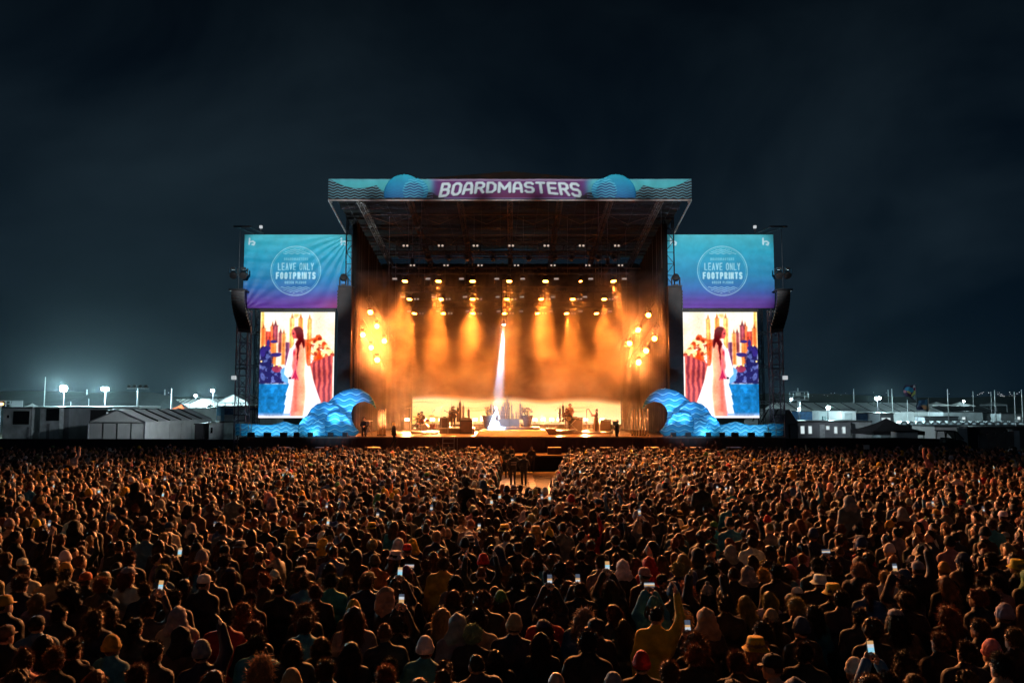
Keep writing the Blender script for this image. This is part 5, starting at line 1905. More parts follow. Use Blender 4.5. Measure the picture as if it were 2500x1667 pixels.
# people one can pick out in the photograph: head position and look
P_ = lambda px, py, **k: (px, py, k)
FEATURED = [
 P_(278, 1565, hat='beanie', hatc='mustard', hair='crop', top='teal', bulk=.030), P_(507, 1579, hat='beanie', hatc='grey', hair='crop', top='navy', pose='one_up'),
 P_(54, 1371, hat='cap', hatc='white', hair='crop', top='navy'), P_(162, 1358, hat='beanie', hatc='white', hair='crop', top='black'), P_(197, 1409, hat='cap', hatc='orange', hair='crop', top='black', capflip=1),
 P_(173, 1387, hat='beanie', hatc='mustard', hair='long', top='black'), P_(250, 1412, hair='long', hairc='blond', top='black'), P_(364, 1487, hair='short', hairc='dark', top='charcoal', pose='phone_high'),
 P_(442, 1453, hair='short', hairc='black', top='black', bulk=.030), P_(609, 1463, hair='short', hairc='dark', top='maroon', bulk=.030), P_(769, 1445, hair='short', hairc='brown', top='black'),
 P_(245, 1507, hair='wavy', hairc='brown', top='navy', bulk=.030), P_(636, 1572, hair='short', hairc='dark', top='teal', bulk=.030), P_(718, 1584, hair='bob', hairc='dark', top='charcoal', bulk=.030),
 P_(743, 1524, hair='short', hairc='dark', top='teal', bulk=.030), P_(629, 1538, hair='curly', hairc='auburn', top='black'), P_(707, 1656, hat='beanie', hatc='tan', hair='crop', top='black'),
 P_(524, 1657, hair='bob', hairc='auburn', top='black'), P_(352, 1650, hair='short', hairc='brown', top='black'), P_(42, 1613, hair='bun', hairc='brown', top='pink'), P_(136, 1606, hair='short', hairc='auburn', top='black'),
 P_(190, 1588, hair='quiff', hairc='dark', top='black', bulk=.030), P_(374, 1589, hair='short', hairc='dark', top='charcoal'), P_(99, 1518, hat='cap', hatc='black', hair='crop', top='denim', bulk=.030), P_(25, 1535, hat='cap', hatc='brown', hair='crop', top='black'),
 P_(871, 1502, hair='long', hairc='brown', top='grey', bulk=.022, s=1.08), P_(1036, 1569, hat='beanie', hatc='white', hair='crop', top='teal', bulk=.030), P_(971, 1524, hair='short', hairc='dark', top='black', pose='phone_high'),
 P_(968, 1450, hair='crop', hairc='brown', top='black', pose='phone_high'), P_(992, 1397, hat='beanie', hatc='purple', hair='long', top='black', pose='phone'), P_(924, 1367, hat='beanie', hatc='brown', hair='crop', top='orange', bulk=.030),
 P_(954, 1351, hat='bucket', hatc='white', hair='bob', top='black'), P_(1002, 1337, hat='cap', hatc='red', hair='crop', top='black', turn=.9), P_(745, 1324, hair='short', hairc='blond', top='black'), P_(1072, 1378, hair='short', hairc='brown', top='yellow', bulk=.030),
 P_(1118, 1524, hat='hood', hatc='grey', hair=None, top='grey'), P_(1136, 1548, hair='curly', hairc='grey', top='black'), P_(1177, 1507, hair='curly', hairc='dark', top='beige'), P_(1092, 1500, hair='long', hairc='blond', top='black'),
 P_(941, 1642, hair='short', hairc='auburn', top='black'), P_(1118, 1652, hair='crop', hairc='brown', top='charcoal'), P_(1236, 1308, hair='short', hairc='brown', top='white'), P_(1266, 1329, hat='cap', hatc='black', hair='crop', top='black', bulk=.030),
 P_(1190, 1367, hat='beanie', hatc='red', hair='crop', top='black', bulk=.030), P_(1590, 1377, hat='hood', hatc='red', hair=None, top='red', bulk=.030), P_(1578, 1400, hat='cap', hatc='pink', hair='crop', top='maroon', capflip=1),
 P_(1596, 1473, hat='beanie', hatc='teal', hair='bob', top='teal', pose='phone_high', bulk=.030), P_(1336, 1487, hair='short', hairc='black', top='red', bulk=.030), P_(1236, 1516, hat='beanie', hatc='tan', hair='crop', top='navy', bulk=.030),
 P_(1412, 1504, hair='wavy', hairc='blond', top='denim', bulk=.030), P_(1430, 1567, hair='short', hairc='black', top='black', bulk=.030, s=1.1), P_(1567, 1608, hat='beanie', hatc='red', hair='crop', top='black'),
 P_(1339, 1653, hair=None, hairc='brown', top='black'), P_(1217, 1458, hat='beanie', hatc='green', hair='long', top='black'), P_(1721, 1507, hat='hood', hatc='tan', hair=None, top='charcoal'), P_(1696, 1565, hair='wavy', hairc='auburn', top='black', pose='phone'),
 P_(1845, 1572, hat='bucket', hatc='yellow', hair='bob', top='black'), P_(2050, 1434, hat='bucket', hatc='yellow', hair='bob', top='black'), P_(1990, 1412, hat='bucket', hatc='white', hair='crop', top='black', bulk=.030),
 P_(1860, 1403, hair='quiff', hairc='blond', top='black'), P_(1828, 1398, hat='hood', hatc='grey', hair=None, top='charcoal'), P_(2432, 1489, hat='beanie', hatc='grey', hair='crop', top='black'), P_(2423, 1582, hat='beanie', hatc='pink', hair='crop', top='black'),
 P_(2086, 1503, hair='bun', hairc='dark', top='charcoal', bulk=.030), P_(2300, 1388, hat='beanie', hatc='mustard', hair='crop', top='black'), P_(2477, 1370, hat='bucket', hatc='yellow', hair='long', top='black', turn=.7), P_(2215, 1440, hair='wavy', hairc='dark', top='charcoal', pose='phone_high'),
 P_(2038, 1388, hair='short', hairc='brown', top='black', pose='phone_high'), P_(1903, 1622, hat='cap', hatc='black', hair='crop', top='beige', turn=.8), P_(1965, 1528, hat='beanie', hatc='navy', hair='crop', top='black', bulk=.030),
 P_(2165, 1668, hair='short', hairc='dark', top='denim', pose='phone_high', bulk=.022), P_(1345, 1470, hair='short', hairc='dark', top='black', pose='phone_high'), P_(1490, 1432, hair='long', hairc='brown', top='black', pose='phone_high'),
 P_(1416, 1440, hair='short', hairc='brown', top='black', pose='phone'), P_(1695, 1600, hair='quiff', hairc='auburn', top='black'), P_(1820, 1618, hair='quiff', hairc='brown', top='black'), P_(2290, 1572, hair='quiff', hairc='auburn', top='black', bulk=.030),
 P_(1642, 1630, hair='short', hairc='auburn', top='black'), P_(1660, 1500, hair='bob', hairc='blond', top='black'), P_(1820, 1468, hair='long', hairc='blond', top='black'), P_(908, 1281, hat='bucket', hatc='yellow', hair='crop', top='denim'),
 P_(1230, 1284, hat='bucket', hatc='yellow', hair='bob', top='white'), P_(1307, 1289, hat='bucket', hatc='mustard', hair='bob', top='maroon'), P_(2395, 1528, hair='short', hairc='brown', top='black'), P_(2330, 1500, hair='wavy', hairc='auburn', top='black'),
]

def crowd_positions():
    pts = []
    cell = {}
    def ok(x, y, r):
        ci, cj = int(x // 1), int(y // 1)
        for i in range(ci - 1, ci + 2):
            for j in range(cj - 1, cj + 2):
                for (a, b) in cell.get((i, j), ()):
                    if (a - x) ** 2 + (b - y) ** 2 < r * r:
                        return False
        return True
    def put(x, y, d):
        cell.setdefault((int(x // 1), int(y // 1)), []).append((x, y))
        pts.append((x, y, d))
    for px, py, k in FEATURED:
        d = rand_person()
        if not k.get('hat'):
            d['hat'] = d['hatc'] = None
        d['pose'] = RC.choice(('down', 'front', 'pocket'))
        d.update(k)
        d['feat'] = True
        if 's' not in k:
            d['s'] = RC.uniform(.96, 1.04)
        zc = {'bucket': 1.69, 'cap': 1.68, 'beanie': 1.68, 'bobble': 1.70}.get(d.get('hat'), 1.64) * d['s']
        p = on_field(px, py, zc)
        put(p.x, p.y, d)
    tries = 0
    while tries < 130000:
        tries += 1
        y = math.sqrt(RC.uniform(6.6 ** 2, 51.0 ** 2))
        hw = 0.665 * y + 1.2
        x = RC.uniform(-hw, hw)
        r = (.52 + (.42 - .52) * min(1, max(0, (y - 10) / 22))) * (1 + .16 * math.sin(x * .9 + 2 * math.sin(y * .35)) * math.sin(y * .8 + x * .3))
        if y > 27.5 and -.8 < x < 1.35 + max(0, (y - 27.5) * .10):
            continue
        if not ok(x, y, r):
            continue
        d = rand_person()
        if y < 17 and d['pose'] in ('phone', 'phone_high') and RC.random() < .9:
            d['pose'] = 'front'
        put(x, y, d)
    return pts

def crowd():
    pts = crowd_positions()
    for q in pts:
        finish(q[2])
    pts.sort(key=lambda q: q[0] ** 2 * 0.15 + q[1] ** 2)
    near, far = pts[:300], pts[300:]
    print('crowd', len(pts))
    # ---- near people, each a thing of its own
    info = []
    for x, y, d in near:
        v = Vector((x, y, gz(y) + 1.64 * d['s'])) - cam.location
        cp, sp = math.cos(PITCH), math.sin(PITCH)
        dep = v.y * cp + v.z * sp
        info.append((1250 + FPX * v.x / dep, 833.5 - FPX * (v.z * cp - v.y * sp) / dep))
    HN = {'short': 'short {} hair', 'quiff': 'swept-up {} hair', 'curly': 'curly {} hair', 'long': 'long {} hair', 'wavy': 'wavy {} hair', 'bob': '{} bob', 'bun': '{} hair bun', 'pony': '{} ponytail', 'crop': 'cropped {} hair'}
    TN = {'bobble': 'bobble hat', 'bucket': 'bucket hat'}
    def brief(d):
        if d.get('hat') == 'hood':
            return '%s hood' % d['hatc']
        if d.get('hat'):
            return '%s %s' % (d['hatc'], TN.get(d['hat'], d['hat']))
        if not d.get('hair'):
            return 'bald head'
        return HN[d['hair']].format(d['hairc'])
    def where(px, py):
        row = 'bottom edge' if py > 1595 else 'lower rows' if py > 1490 else 'middle rows' if py > 1400 else 'upper rows'
        col = ('far left', 'left', 'centre left', 'centre', 'centre right', 'right', 'far right')[max(0, min(6, int(px // (2500 / 7))))]
        return row, col
    labels = []
    for (x, y, d), (px, py) in zip(near, info):
        act = {'phone': ', phone raised', 'phone_high': ', phone overhead', 'one_up': ', one arm up', 'both_up': ', both arms up'}.get(d['pose'], '')
        row, col = where(px, py)
        labels.append(['person with %s, %s %s%s, %s, %s' % (brief(d), d['top'], 'jacket' if d['bulk'] > .015 else 'top', act, row, col), i_ if False else None])
    from collections import Counter
    cnt = Counter(l[0] for l in labels)
    out = []
    seen = Counter()
    for i, l in enumerate(labels):
        s0 = l[0]
        if cnt[s0] > 1:
            ds = sorted((abs(info[j][0] - info[i][0]) + abs(info[j][1] - info[i][1]), j) for j in range(len(near)) if j != i)
            for _, j in ds[:8]:
                side = 'right of' if info[i][0] > info[j][0] else 'left of'
                c_ = s0 + ', %s %s' % (side, brief(near[j][2]))
                if c_ not in seen and len(c_.split()) <= 16 and brief(near[j][2]) != brief(near[i][2]):
                    s0 = c_
                    break
        seen[s0] += 1
        out.append(s0)
    k = 0
    used_lb = set()
    for (x, y, d), lab, (px, py) in zip(near, out, info):
        yaw = -math.atan2(-x * 0.8, 58 - y) + RC.gauss(0, .22) + (RC.choice((-1, 1)) * RC.uniform(.5, 1.2) if RC.random() < .07 and not d.get('feat') else 0)
        if d.get('turn'):
            yaw = d['turn'] * (1 if px > 1250 else -1)
        if d['pose'] in ('phone', 'phone_high'):
            yaw = -math.atan2(-x * 0.8, 58 - y)
        o = add_person('person', x, y, gz(y), yaw, d, lab, 'person', 'people in the near crowd', lean=(RC.gauss(0, .035), RC.gauss(0, .035)))
        if d['pose'] in ('phone', 'phone_high'):
            o.rotation_euler = (0, 0, yaw)
            land = RC.random() < .35
            off = Vector((0, .318, 1.725)) if d['pose'] == 'phone' else Vector((0, .285, 1.885))
            if land:
                off.z -= .01
            p = Vector((x, y, gz(y))) + Matrix.Rotation(yaw, 3, 'Z') @ (off * d['s'])
            lb = '%s lit phone held by person with %s, %s, %s' % (('sideways' if land else 'upright'), brief(d), *where(px, py))
            if lb in used_lb:
                lb = lb.replace(' lit phone', ' lit phone in %s-sleeved hands' % d['top'].split()[-1]).replace(', ' + where(px, py)[0], '')
            used_lb.add(lb)
            make_phone(p, yaw, land, R(-14), lb, 'phones held up in the near crowd', k)
            k += 1
    # ---- the rest of the crowd as one mass
    col = bpy.data.collections.new('crowd_variants')
    variants = []
    def variant(pose, bulk, sex, hair, hat):
        parts = [body_arrays(pose, bulk, sex, h=.05, hh=.021, hands=pose in ('one_up', 'both_up', 'phone', 'phone_high'))]
        if hair:
            parts.append(hair_arrays(hair, h=.022, n_str=110, seed=len(variants)))
        if hat:
            V, F, M = hat_arrays(hat, h=.02)
            parts.append((V, F, np.full(len(F), 6)))
        V, F, M = join(parts)
        me = to_mesh('crowd_person', V, F, M, BODY_MATS)
        o = bpy.data.objects.new('crowd_person_%02d' % len(variants), me)
        col.objects.link(o)
        variants.append(o)
        return len(variants) - 1
    VI = {}
    for i, h_ in enumerate(HAIR_KINDS):
        VI[(h_, None)] = variant(('down', 'front', 'pocket')[i % 3], (.022, .012)[i % 2], h_ in ('long', 'wavy', 'bob', 'bun', 'pony'), h_, None)
    for i, t_ in enumerate(HAT_KINDS):
        VI[('hat', t_)] = variant(('front', 'down', 'pocket')[i % 3], .022, i % 2, None if t_ == 'hood' else ('crop', 'long', 'bob')[i % 3], t_)
    VI['phone'] = [variant('phone', .015, 0, 'short', None), variant('phone_high', .015, 1, 'long', None)]
    VI['one_up'] = [variant('one_up', .012, 1, 'wavy', None)]
    VI['both_up'] = [variant('both_up', .012, 0, 'short', None)]
    n = len(far)
    me = bpy.data.meshes.new('crowd')
    me.vertices.add(n)
    co = np.array([(x, y, gz(y)) for x, y, d in far], np.float32)
    me.vertices.foreach_set('co', co.ravel())
    idx, rot, scl = np.zeros(n, np.int32), np.zeros((n, 3), np.float32), np.ones((n, 3), np.float32)
    cols = {k_: np.ones((n, 4), np.float32) for k_ in ('c_skin', 'c_top', 'c_leg', 'c_hair', 'c_hat')}
    phones = []
    for i, (x, y, d) in enumerate(far):
        yaw = -math.atan2(-x * 0.8, 58 - y) * (1 if y < 50 else 0) + RC.gauss(0, .25) + (RC.choice((-1, 1)) * RC.uniform(.6, 1.4) if RC.random() < .06 else 0)
        ps = d['pose']
        if ps in ('phone', 'phone_high'):
            j = VI['phone'][0 if ps == 'phone' else 1]
            if len(phones) < 70:
                phones.append((x, y, yaw, d['s'], ps))
        elif ps in ('one_up', 'both_up'):
            j = VI[ps][0]
        elif d.get('hat'):
            j = VI[('hat', d['hat'])]
        else:
            j = VI[(d['hair'], None)] if d.get('hair') else VI[('crop', None)]
        idx[i] = j
        rot[i] = (RC.gauss(0, .03), RC.gauss(0, .03), yaw)
        scl[i] = d['s']
        for k_ in cols:
            cols[k_][i, :3] = d[k_]
    for nm, tp, arr, fld in (('vi', 'INT', idx, 'value'), ('rot', 'FLOAT_VECTOR', rot.ravel(), 'vector'), ('scl', 'FLOAT_VECTOR', scl.ravel(), 'vector')):
        a = me.attributes.new(nm, tp, 'POINT')
        a.data.foreach_set(fld, arr)
    for k_, arr in cols.items():
        a = me.attributes.new(k_, 'FLOAT_COLOR', 'POINT')
        a.data.foreach_set('color', arr.ravel())
    ob = bpy.data.objects.new('crowd', me)
    C.objects.link(ob)
    tag(ob, 'dense crowd of people filling the field up to the stage', 'crowd', kind='stuff')
    ng = bpy.data.node_groups.new('crowd_nodes', 'GeometryNodeTree')
    ng.interface.new_socket('Geometry', in_out='INPUT', socket_type='NodeSocketGeometry')
    ng.interface.new_socket('Geometry', in_out='OUTPUT', socket_type='NodeSocketGeometry')
    N, L = ng.nodes, ng.links
    gi, go = N.new('NodeGroupInput'), N.new('NodeGroupOutput')
    ci = N.new('GeometryNodeCollectionInfo')
    ci.inputs['Collection'].default_value = col
    ci.inputs['Separate Children'].default_value = True
    ci.inputs['Reset Children'].default_value = True
    iop = N.new('GeometryNodeInstanceOnPoints')
    iop.inputs['Pick Instance'].default_value = True
    def named(nm, tp):
        q = N.new('GeometryNodeInputNamedAttribute')
        q.data_type = tp
        q.inputs['Name'].default_value = nm
        return q.outputs['Attribute']
    L.new(gi.outputs[0], iop.inputs['Points'])
    L.new(ci.outputs[0], iop.inputs['Instance'])
    L.new(named('vi', 'INT'), iop.inputs['Instance Index'])
    L.new(named('rot', 'FLOAT_VECTOR'), iop.inputs['Rotation'])
    L.new(named('scl', 'FLOAT_VECTOR'), iop.inputs['Scale'])
    L.new(iop.outputs[0], go.inputs[0])
    md = ob.modifiers.new('crowd', 'NODES')
    md.node_group = ng
    for i, (x, y, yaw, s_, ps) in enumerate(phones):
        off = Vector((0, .318, 1.735)) if ps == 'phone' else Vector((0, .285, 1.895))
        p = Vector((x, y, gz(y))) + Matrix.Rotation(yaw, 3, 'Z') @ (off * s_)
        make_phone(p, yaw, False, R(-14), 'tiny lit phone screen held up in the distant crowd', 'lit phones in the distant crowd', i % 6)
crowd()
# ------------------------------------------------------------------ back-of-house: tents, cabins, floods, fences
M_GREYC = mat('grey canvas', (0.20, 0.21, 0.22), 0.75, var=0.2, scale=0.6, bump=0.15, bscale=2)
M_DARKC = mat('dark canvas', (0.007, 0.011, 0.012), 0.8, var=0.3, scale=0.4)
M_BLUE = mat('blue container paint', (0.03, 0.10, 0.22), 0.5, var=0.3)
M_CABIN = mat('cabin wall', (0.22, 0.23, 0.25), 0.55, var=0.2, scale=1.0)
M_CABW = mat('white cabin wall', (0.50, 0.53, 0.54), 0.5, var=0.2, scale=1.3)
M_DGLASS = mat('dark window', (0.01, 0.012, 0.014), 0.12)
M_LITW = emat('lit window', (0.82, 0.97, 1.0), 0.85)
M_HOARD = mat('black hoarding', (0.014, 0.013, 0.016), 0.7, var=0.4, scale=0.8)
M_HOARDG = mat('grey hoarding', (0.10, 0.125, 0.13), 0.65, var=0.35, scale=1.5)
M_POLE = mat('pale pole', (0.55, 0.57, 0.58), 0.4, var=0.1)

def frame_tent(label, x0, x1, y0, y1, eave, ridge, bays, axis='y', roofm=M_CANVAS, wallm=M_CANVAS, group=None, gable_panels=4, valance=True):
    """clear-span marquee; ridge along y or x, cloth bay by bay"""
    cx, cy = (x0 + x1) / 2, (y0 + y1) / 2
    t = empty('marquee', (cx, cy, 0), label=label, cat='tent', group=group)
    def pt(a, b, z):           # a along the ridge, b across
        return (b, a, z) if axis == 'y' else (a, b, z)
    A0, A1, B0, B1 = (y0, y1, x0, x1) if axis == 'y' else (x0, x1, y0, y1)
    Bm = (B0 + B1) / 2
    for i in range(bays):
        a, b = A0 + (A1 - A0) * i / bays + .02, A0 + (A1 - A0) * (i + 1) / bays - .02
        for B in (B0, B1):
            s = MB()
            n = 4
            for k in range(n + 1):
                f = k / n
                sag = -0.06 * math.sin(PI * f)
                s.v += [pt(a, B + (Bm - B) * f, eave + (ridge - eave) * f + sag), pt(b, B + (Bm - B) * f, eave + (ridge - eave) * f + sag)]
            s.f = [(2 * k, 2 * k + 1, 2 * k + 3, 2 * k + 2) for k in range(n)]
            s.m = [0] * n
            s.build('roof_panel', roofm, t)
            w = MB()
            w.add([pt(a, B, 0), pt(b, B, 0), pt(b, B, eave - .02), pt(a, B, eave - .02)], [(0, 1, 2, 3)])
            w.build('wall_panel', wallm, t)
            if valance:
                o = 0.05 if B == B1 else -0.05
                MB().add([pt(a, B + o, eave - .28), pt(b, B + o, eave - .28), pt(b, B + o, eave + .01), pt(a, B + o, eave + .01)], [(0, 1, 2, 3)]).build('valance', roofm, t)
    for i in range(1, bays):
        a = A0 + (A1 - A0) * i / bays
        for B in (B0, B1):
            MB().bar(pt(a, B, eave + .04), pt(a, Bm, ridge + .04), .06, 4).build('rafter', M_TRUSSD, t)
    for A in (A0, A1):
        MB().add([pt(A, B0, eave), pt(A, B1, eave), pt(A, Bm, ridge)], [(0, 1, 2)]).build('gable', wallm, t)
        for k in range(gable_panels):
            p0, p1 = B0 + (B1 - B0) * k / gable_panels + .06, B0 + (B1 - B0) * (k + 1) / gable_panels - .06
            MB().add([pt(A, p0, 0), pt(A, p1, 0), pt(A, p1, eave - .06), pt(A, p0, eave - .06)], [(0, 1, 2, 3)]).build('gable_panel', wallm, t)
    for A in (A0 - .03, A1 + .03):
        fr = MB()
        for B in (B0, B1):
            fr.bar(pt(A, B, eave), pt(A, Bm, ridge), .05, 4)
            fr.bar(pt(A, B, 0), pt(A, B, eave), .05, 4)
        fr.bar(pt(A, B0, eave - .05), pt(A, B1, eave - .05), .04, 4)
        fr.build('end_frame', M_STEEL, t)
    return t

def gazebo(label, x, y, w, eave, peak, m, cat='tent', group=None, name='gazebo', legs=True, concave=0.35):
    t = empty(name, (x, y, 0), label=label, cat=cat, group=group)
    for q in range(4):
        s = MB()
        n = 6
        c, s_ = math.cos(q * PI / 2), math.sin(q * PI / 2)
        for k in range(n + 1):
            f = k / n
            hw = w / 2 * (1 - f)
            z = eave + (peak - eave) * (f * (1 - concave) + concave * f ** 2.2)
            for sx in (-1, 1):
                u, v = sx * hw, -hw
                s.v.append((u * c - v * s_, u * s_ + v * c, z))
        s.f = [(2 * k, 2 * k + 1, 2 * k + 3, 2 * k + 2) for k in range(n)]
        s.m = [0] * n
        s.build('roof_panel', m, t, loc=(0, 0, 0))
        hw = w / 2
        v0 = [(-hw, -hw - .01), (hw, -hw - .01)]
        MB().add([(a * c - b * s_, a * s_ + b * c, z) for a, b, z in ((-hw, -hw - .01, eave - .3), (hw, -hw - .01, eave - .3), (hw, -hw - .01, eave), (-hw, -hw - .01, eave))], [(0, 1, 2, 3)]).build('valance', m, t, loc=(0, 0, 0))
        if legs:
            a, b = hw * .97, -hw * .97
            MB().bar((a * c - b * s_, a * s_ + b * c, 0), (a * c - b * s_, a * s_ + b * c, eave), .03, 6).build('leg', M_STEEL, t, loc=(0, 0, 0))
    return t

def cabin(label, x0, x1, y0, y1, z1, m, windows=(), z0=0.15, name='cabin', cat='cabin', group=None, ribs=0, doors=()):
    """box cabin; windows/doors on the camera face as (u0, u1, v0, v1, material) in metres"""
    t = empty(name, ((x0 + x1) / 2, (y0 + y1) / 2, 0), label=label, cat=cat, group=group)
    MB().box(((x0 + x1) / 2, (y0 + y1) / 2, (z0 + z1) / 2), (x1 - x0, y1 - y0, z1 - z0)).build('wall', m, t, bevel=.03)
    MB().box(((x0 + x1) / 2, (y0 + y1) / 2, z1 + .05), (x1 - x0 + .12, y1 - y0 + .12, .1)).build('roof', M_TRUSSD, t)
    MB().box(((x0 + x1) / 2, (y0 + y1) / 2, z0 / 2), (x1 - x0 - .2, y1 - y0 - .2, z0)).build('base', M_PLASTIC, t)
    for i in range(ribs):
        x = x0 + (x1 - x0) * (i + .5) / ribs
        MB().box((x, y0 - .02, (z0 + z1) / 2), ((x1 - x0) / ribs * .45, .03, z1 - z0 - .1)).build('rib', m, t)
    for (u0, u1, v0, v1, gm) in windows:
        w = MB().box(((u0 + u1) / 2, y0 - .015, (v0 + v1) / 2), (u1 - u0 + .12, .05, v1 - v0 + .12)).build('window', M_CABW, t)
        MB().box(((u0 + u1) / 2, y0 - .045, (v0 + v1) / 2), (u1 - u0, .02, v1 - v0)).build('pane', gm, w)
    for (u0, u1, v0, v1, gm) in doors:
        d = MB().box(((u0 + u1) / 2, y0 - .02, (v0 + v1) / 2), (u1 - u0, .05, v1 - v0)).build('door', gm, t)
        MB().box((u1 - .12, y0 - .06, (v0 + v1) / 2), (.05, .04, .14)).build('handle', M_STEEL, d)
    return t

def rect(px0, px1, py0, py1, Y, m):
    a, b = at(px0, py1, Y), at(px1, py0, Y)
    return (a.x, b.x, a.z, b.z, m)

def mast(label, px, py_top, Y, r=.05, lamps=0, lit=False, power=0, group=None, r_lamp=.16, name=None, dirs=None):
    p = at(px, py_top, Y)
    lab = label
    t = empty(name or ('flood_mast' if lamps else 'pole'), (p.x, Y, 0), label=lab, cat='floodlight' if lamps else 'pole', group=group)
    MB().bar((0, 0, 0), (0, 0, p.z), r * 1.4, 8, r2=r * .7).build('mast', M_POLE if not lit else M_TRUSSD, t, loc=(0, 0, 0))
    MB().box((0, 0, .06), (r * 7, r * 7, .12)).build('foot', M_STEEL, t, loc=(0, 0, 0))
    if lamps:
        MB().bar(((-.2 if lit else -.3) * lamps, 0, p.z), ((.2 if lit else .3) * lamps, 0, p.z), .04, 6).build('cross_arm', M_STEEL, t, loc=(0, 0, 0))
        for k in range(lamps):
            x = (k - (lamps - 1) / 2) * (.42 if lit else .62)
            MB().lathe([(.08, .16), (r_lamp * 1.25, .05), (r_lamp * 1.3, -.04)], (x, -.12, p.z + .22), 12, M=Matrix.Rotation(R(62), 3, 'X') @ Matrix.Rotation(PI, 3, 'X')).build('reflector', M_PLASTIC if not lit else M_STEEL, t, loc=(0, 0, 0))
            MB().lathe([(r_lamp * 1.22, -.045), (r_lamp, -.02 - .05), (.01, -.10)], (x, -.12, p.z + .22), 12, M=Matrix.Rotation(R(-62), 3, 'X')).build('lens', M_FLOOD if lit else M_DGLASS, t, loc=(0, 0, 0))
        if power:
            lamp_light('flood', 'POINT', (p.x, Y - .9, p.z + .35), power, COLD, t, size=.25)
    return t

# ---- left of the stage
Y0 = 64.0
frame_tent('white marquee with pink light on its side, left of the stage', X(219, Y0), X(356, Y0), Y0, 78.0, Z(1030, Y0), Z(1000, Y0), 6, 'y', group='marquees')
MC_DIRTY = mat('grimy white panel', (0.46, 0.49, 0.51), 0.55, var=0.35, scale=1.4)
Yc = 68.0
cabin('pale cabin with a slanted black window at the far left', X(9, Yc), X(80, Yc), Yc, 74, Z(996, Yc), MC_DIRTY, [rect(32, 73, 1003, 1036, Yc, M_DGLASS), rect(18, 23, 1013, 1020, Yc, M_DGLASS)], group='cabins left of the stage', doors=[rect(64, 72, 1042, 1088, Yc, M_CABIN)])
cabin('pale cabin with a square black window beside the white marquee', X(99, Yc), X(148, Yc), Yc, 74, Z(996, Yc), MC_DIRTY, [rect(113, 146, 997, 1027, Yc, M_DGLASS)], group='cabins left of the stage', doors=[rect(112, 122, 1034, 1088, Yc, M_CABIN)])
cabin('ribbed grey container between a cabin and the marquee', X(149, Yc + .6), X(171, Yc + .6), Yc + .6, 76, Z(997, Yc + .6), M_CABIN, ribs=5, name='container', cat='container')
cabin('dark container behind the white marquee', X(173, 72), X(262, 72), 72, 80, Z(1003, 72), M_HOARD, name='container', cat='container', windows=[rect(205, 209, 1006, 1010, 72, M_LITW), rect(261, 264, 1007, 1010, 72, M_LITW)])
t_ = empty('flat_canopy', (X(220, 84), 86, 0), label='long flat pale canopy roof above the left cabins', cat='canopy')
MB().box((X(225, 84), 86, Z(994, 84)), (X(345, 84) - X(102, 84), 5, .22)).build('roof', M_CANVAS, t_)
MB().box((X(258, 84), 83.45, Z(999, 84)), (X(345, 84) - X(172, 84), .06, .3)).build('fascia', M_GREYC, t_)
for q in (105, 160, 225, 290, 342):
    MB().bar((X(q, 84), 84, 0), (X(q, 84), 84, Z(995, 84)), .06, 6).build('post', M_STEEL, t_)

def big_top():
    Y = 112
    xs = [X(q, Y) for q in (84, 155, 356, 411)]
    t = empty('big_top_tent', ((xs[0] + xs[3]) / 2, Y, 0), label='huge dark tent silhouette behind the left floodlights', cat='tent')
    zt, ze = Z(957, Y), Z(994, Y)
    ys = [Y - 3, Y + 6, Y + 15]
    n = 8
    for k in range(n):
        f0, f1 = k / n, (k + 1) / n
        a0, a1 = xs[0] + (xs[3] - xs[0]) * f0, xs[0] + (xs[3] - xs[0]) * f1
        def top(x):
            return np.interp(x, xs, [ze, zt, zt + .15, ze]) + .12 * math.sin(x * 2)
        for ya, yb, sg in ((ys[0], ys[1], 1), (ys[2], ys[1], -1)):
            s = MB()
            for j in range(7):
                f = j / 6
                y = ya + (yb - ya) * f
                for x in (a0, a1):
                    zz = 2.2 + (top(x) - 2.2) * (f ** .75)
                    s.v.append((x, y, zz))
            s.f = [(2 * j, 2 * j + 1, 2 * j + 3, 2 * j + 2) for j in range(6)]
            s.m = [0] * 6
            s.build('roof_panel', M_DARKC, t)
        MB().add([(a0, ys[0], 0), (a1, ys[0], 0), (a1, ys[0], 2.2), (a0, ys[0], 2.2)], [(0, 1, 2, 3)]).build('wall_panel', M_DARKC, t)
    for x in xs[1:3]:
        MB().bar((x, ys[1], 0), (x, ys[1], zt + .5), .1, 6).build('king_pole', M_STEEL, t)
big_top()
mast('thin tall mast left of the brightest left floodlight', 111, 920, 118, .06)
mast('brightest floodlight over the dark tent, far left', 157, 952, 100, .07, 1, True, 45000, 'floodlights left of the stage', .36)
mast('twin floodlight on a white mast, second from the left', 258, 954, 92, .09, 2, True, 30000, 'floodlights left of the stage', .20)
mast('mast with four unlit lamps above the white marquee', 337, 948, 86, .09, 4, False, 0, 'floodlights left of the stage', .17)
mast('bright white pole behind the marquee roof', 420, 949, 90, .09)
mast('lone floodlight right of the small white marquees', 520, 957, 112, .06, 1, True, 12000, 'floodlights left of the stage', .2)
mast('short floodlight glowing behind the small white marquee', 478, 969, 128, .05, 1, True, 12000, 'floodlights left of the stage', .2)
mast('short bare pole on the flat canopy, left one', 173, 980, 88, .04)
mast('short bare pole on the flat canopy, right one', 217, 973, 89, .04)
frame_tent('small white marquee behind the orange gazebo', X(464, 115), X(524, 115), 115, 126, Z(985, 115), Z(973, 115), 4, 'y', group='marquees')
frame_tent('low white marquee hall left of the small white one', X(413, 119), X(462, 119), 119, 125, Z(985, 119), Z(974, 119), 4, 'x', group='marquees')
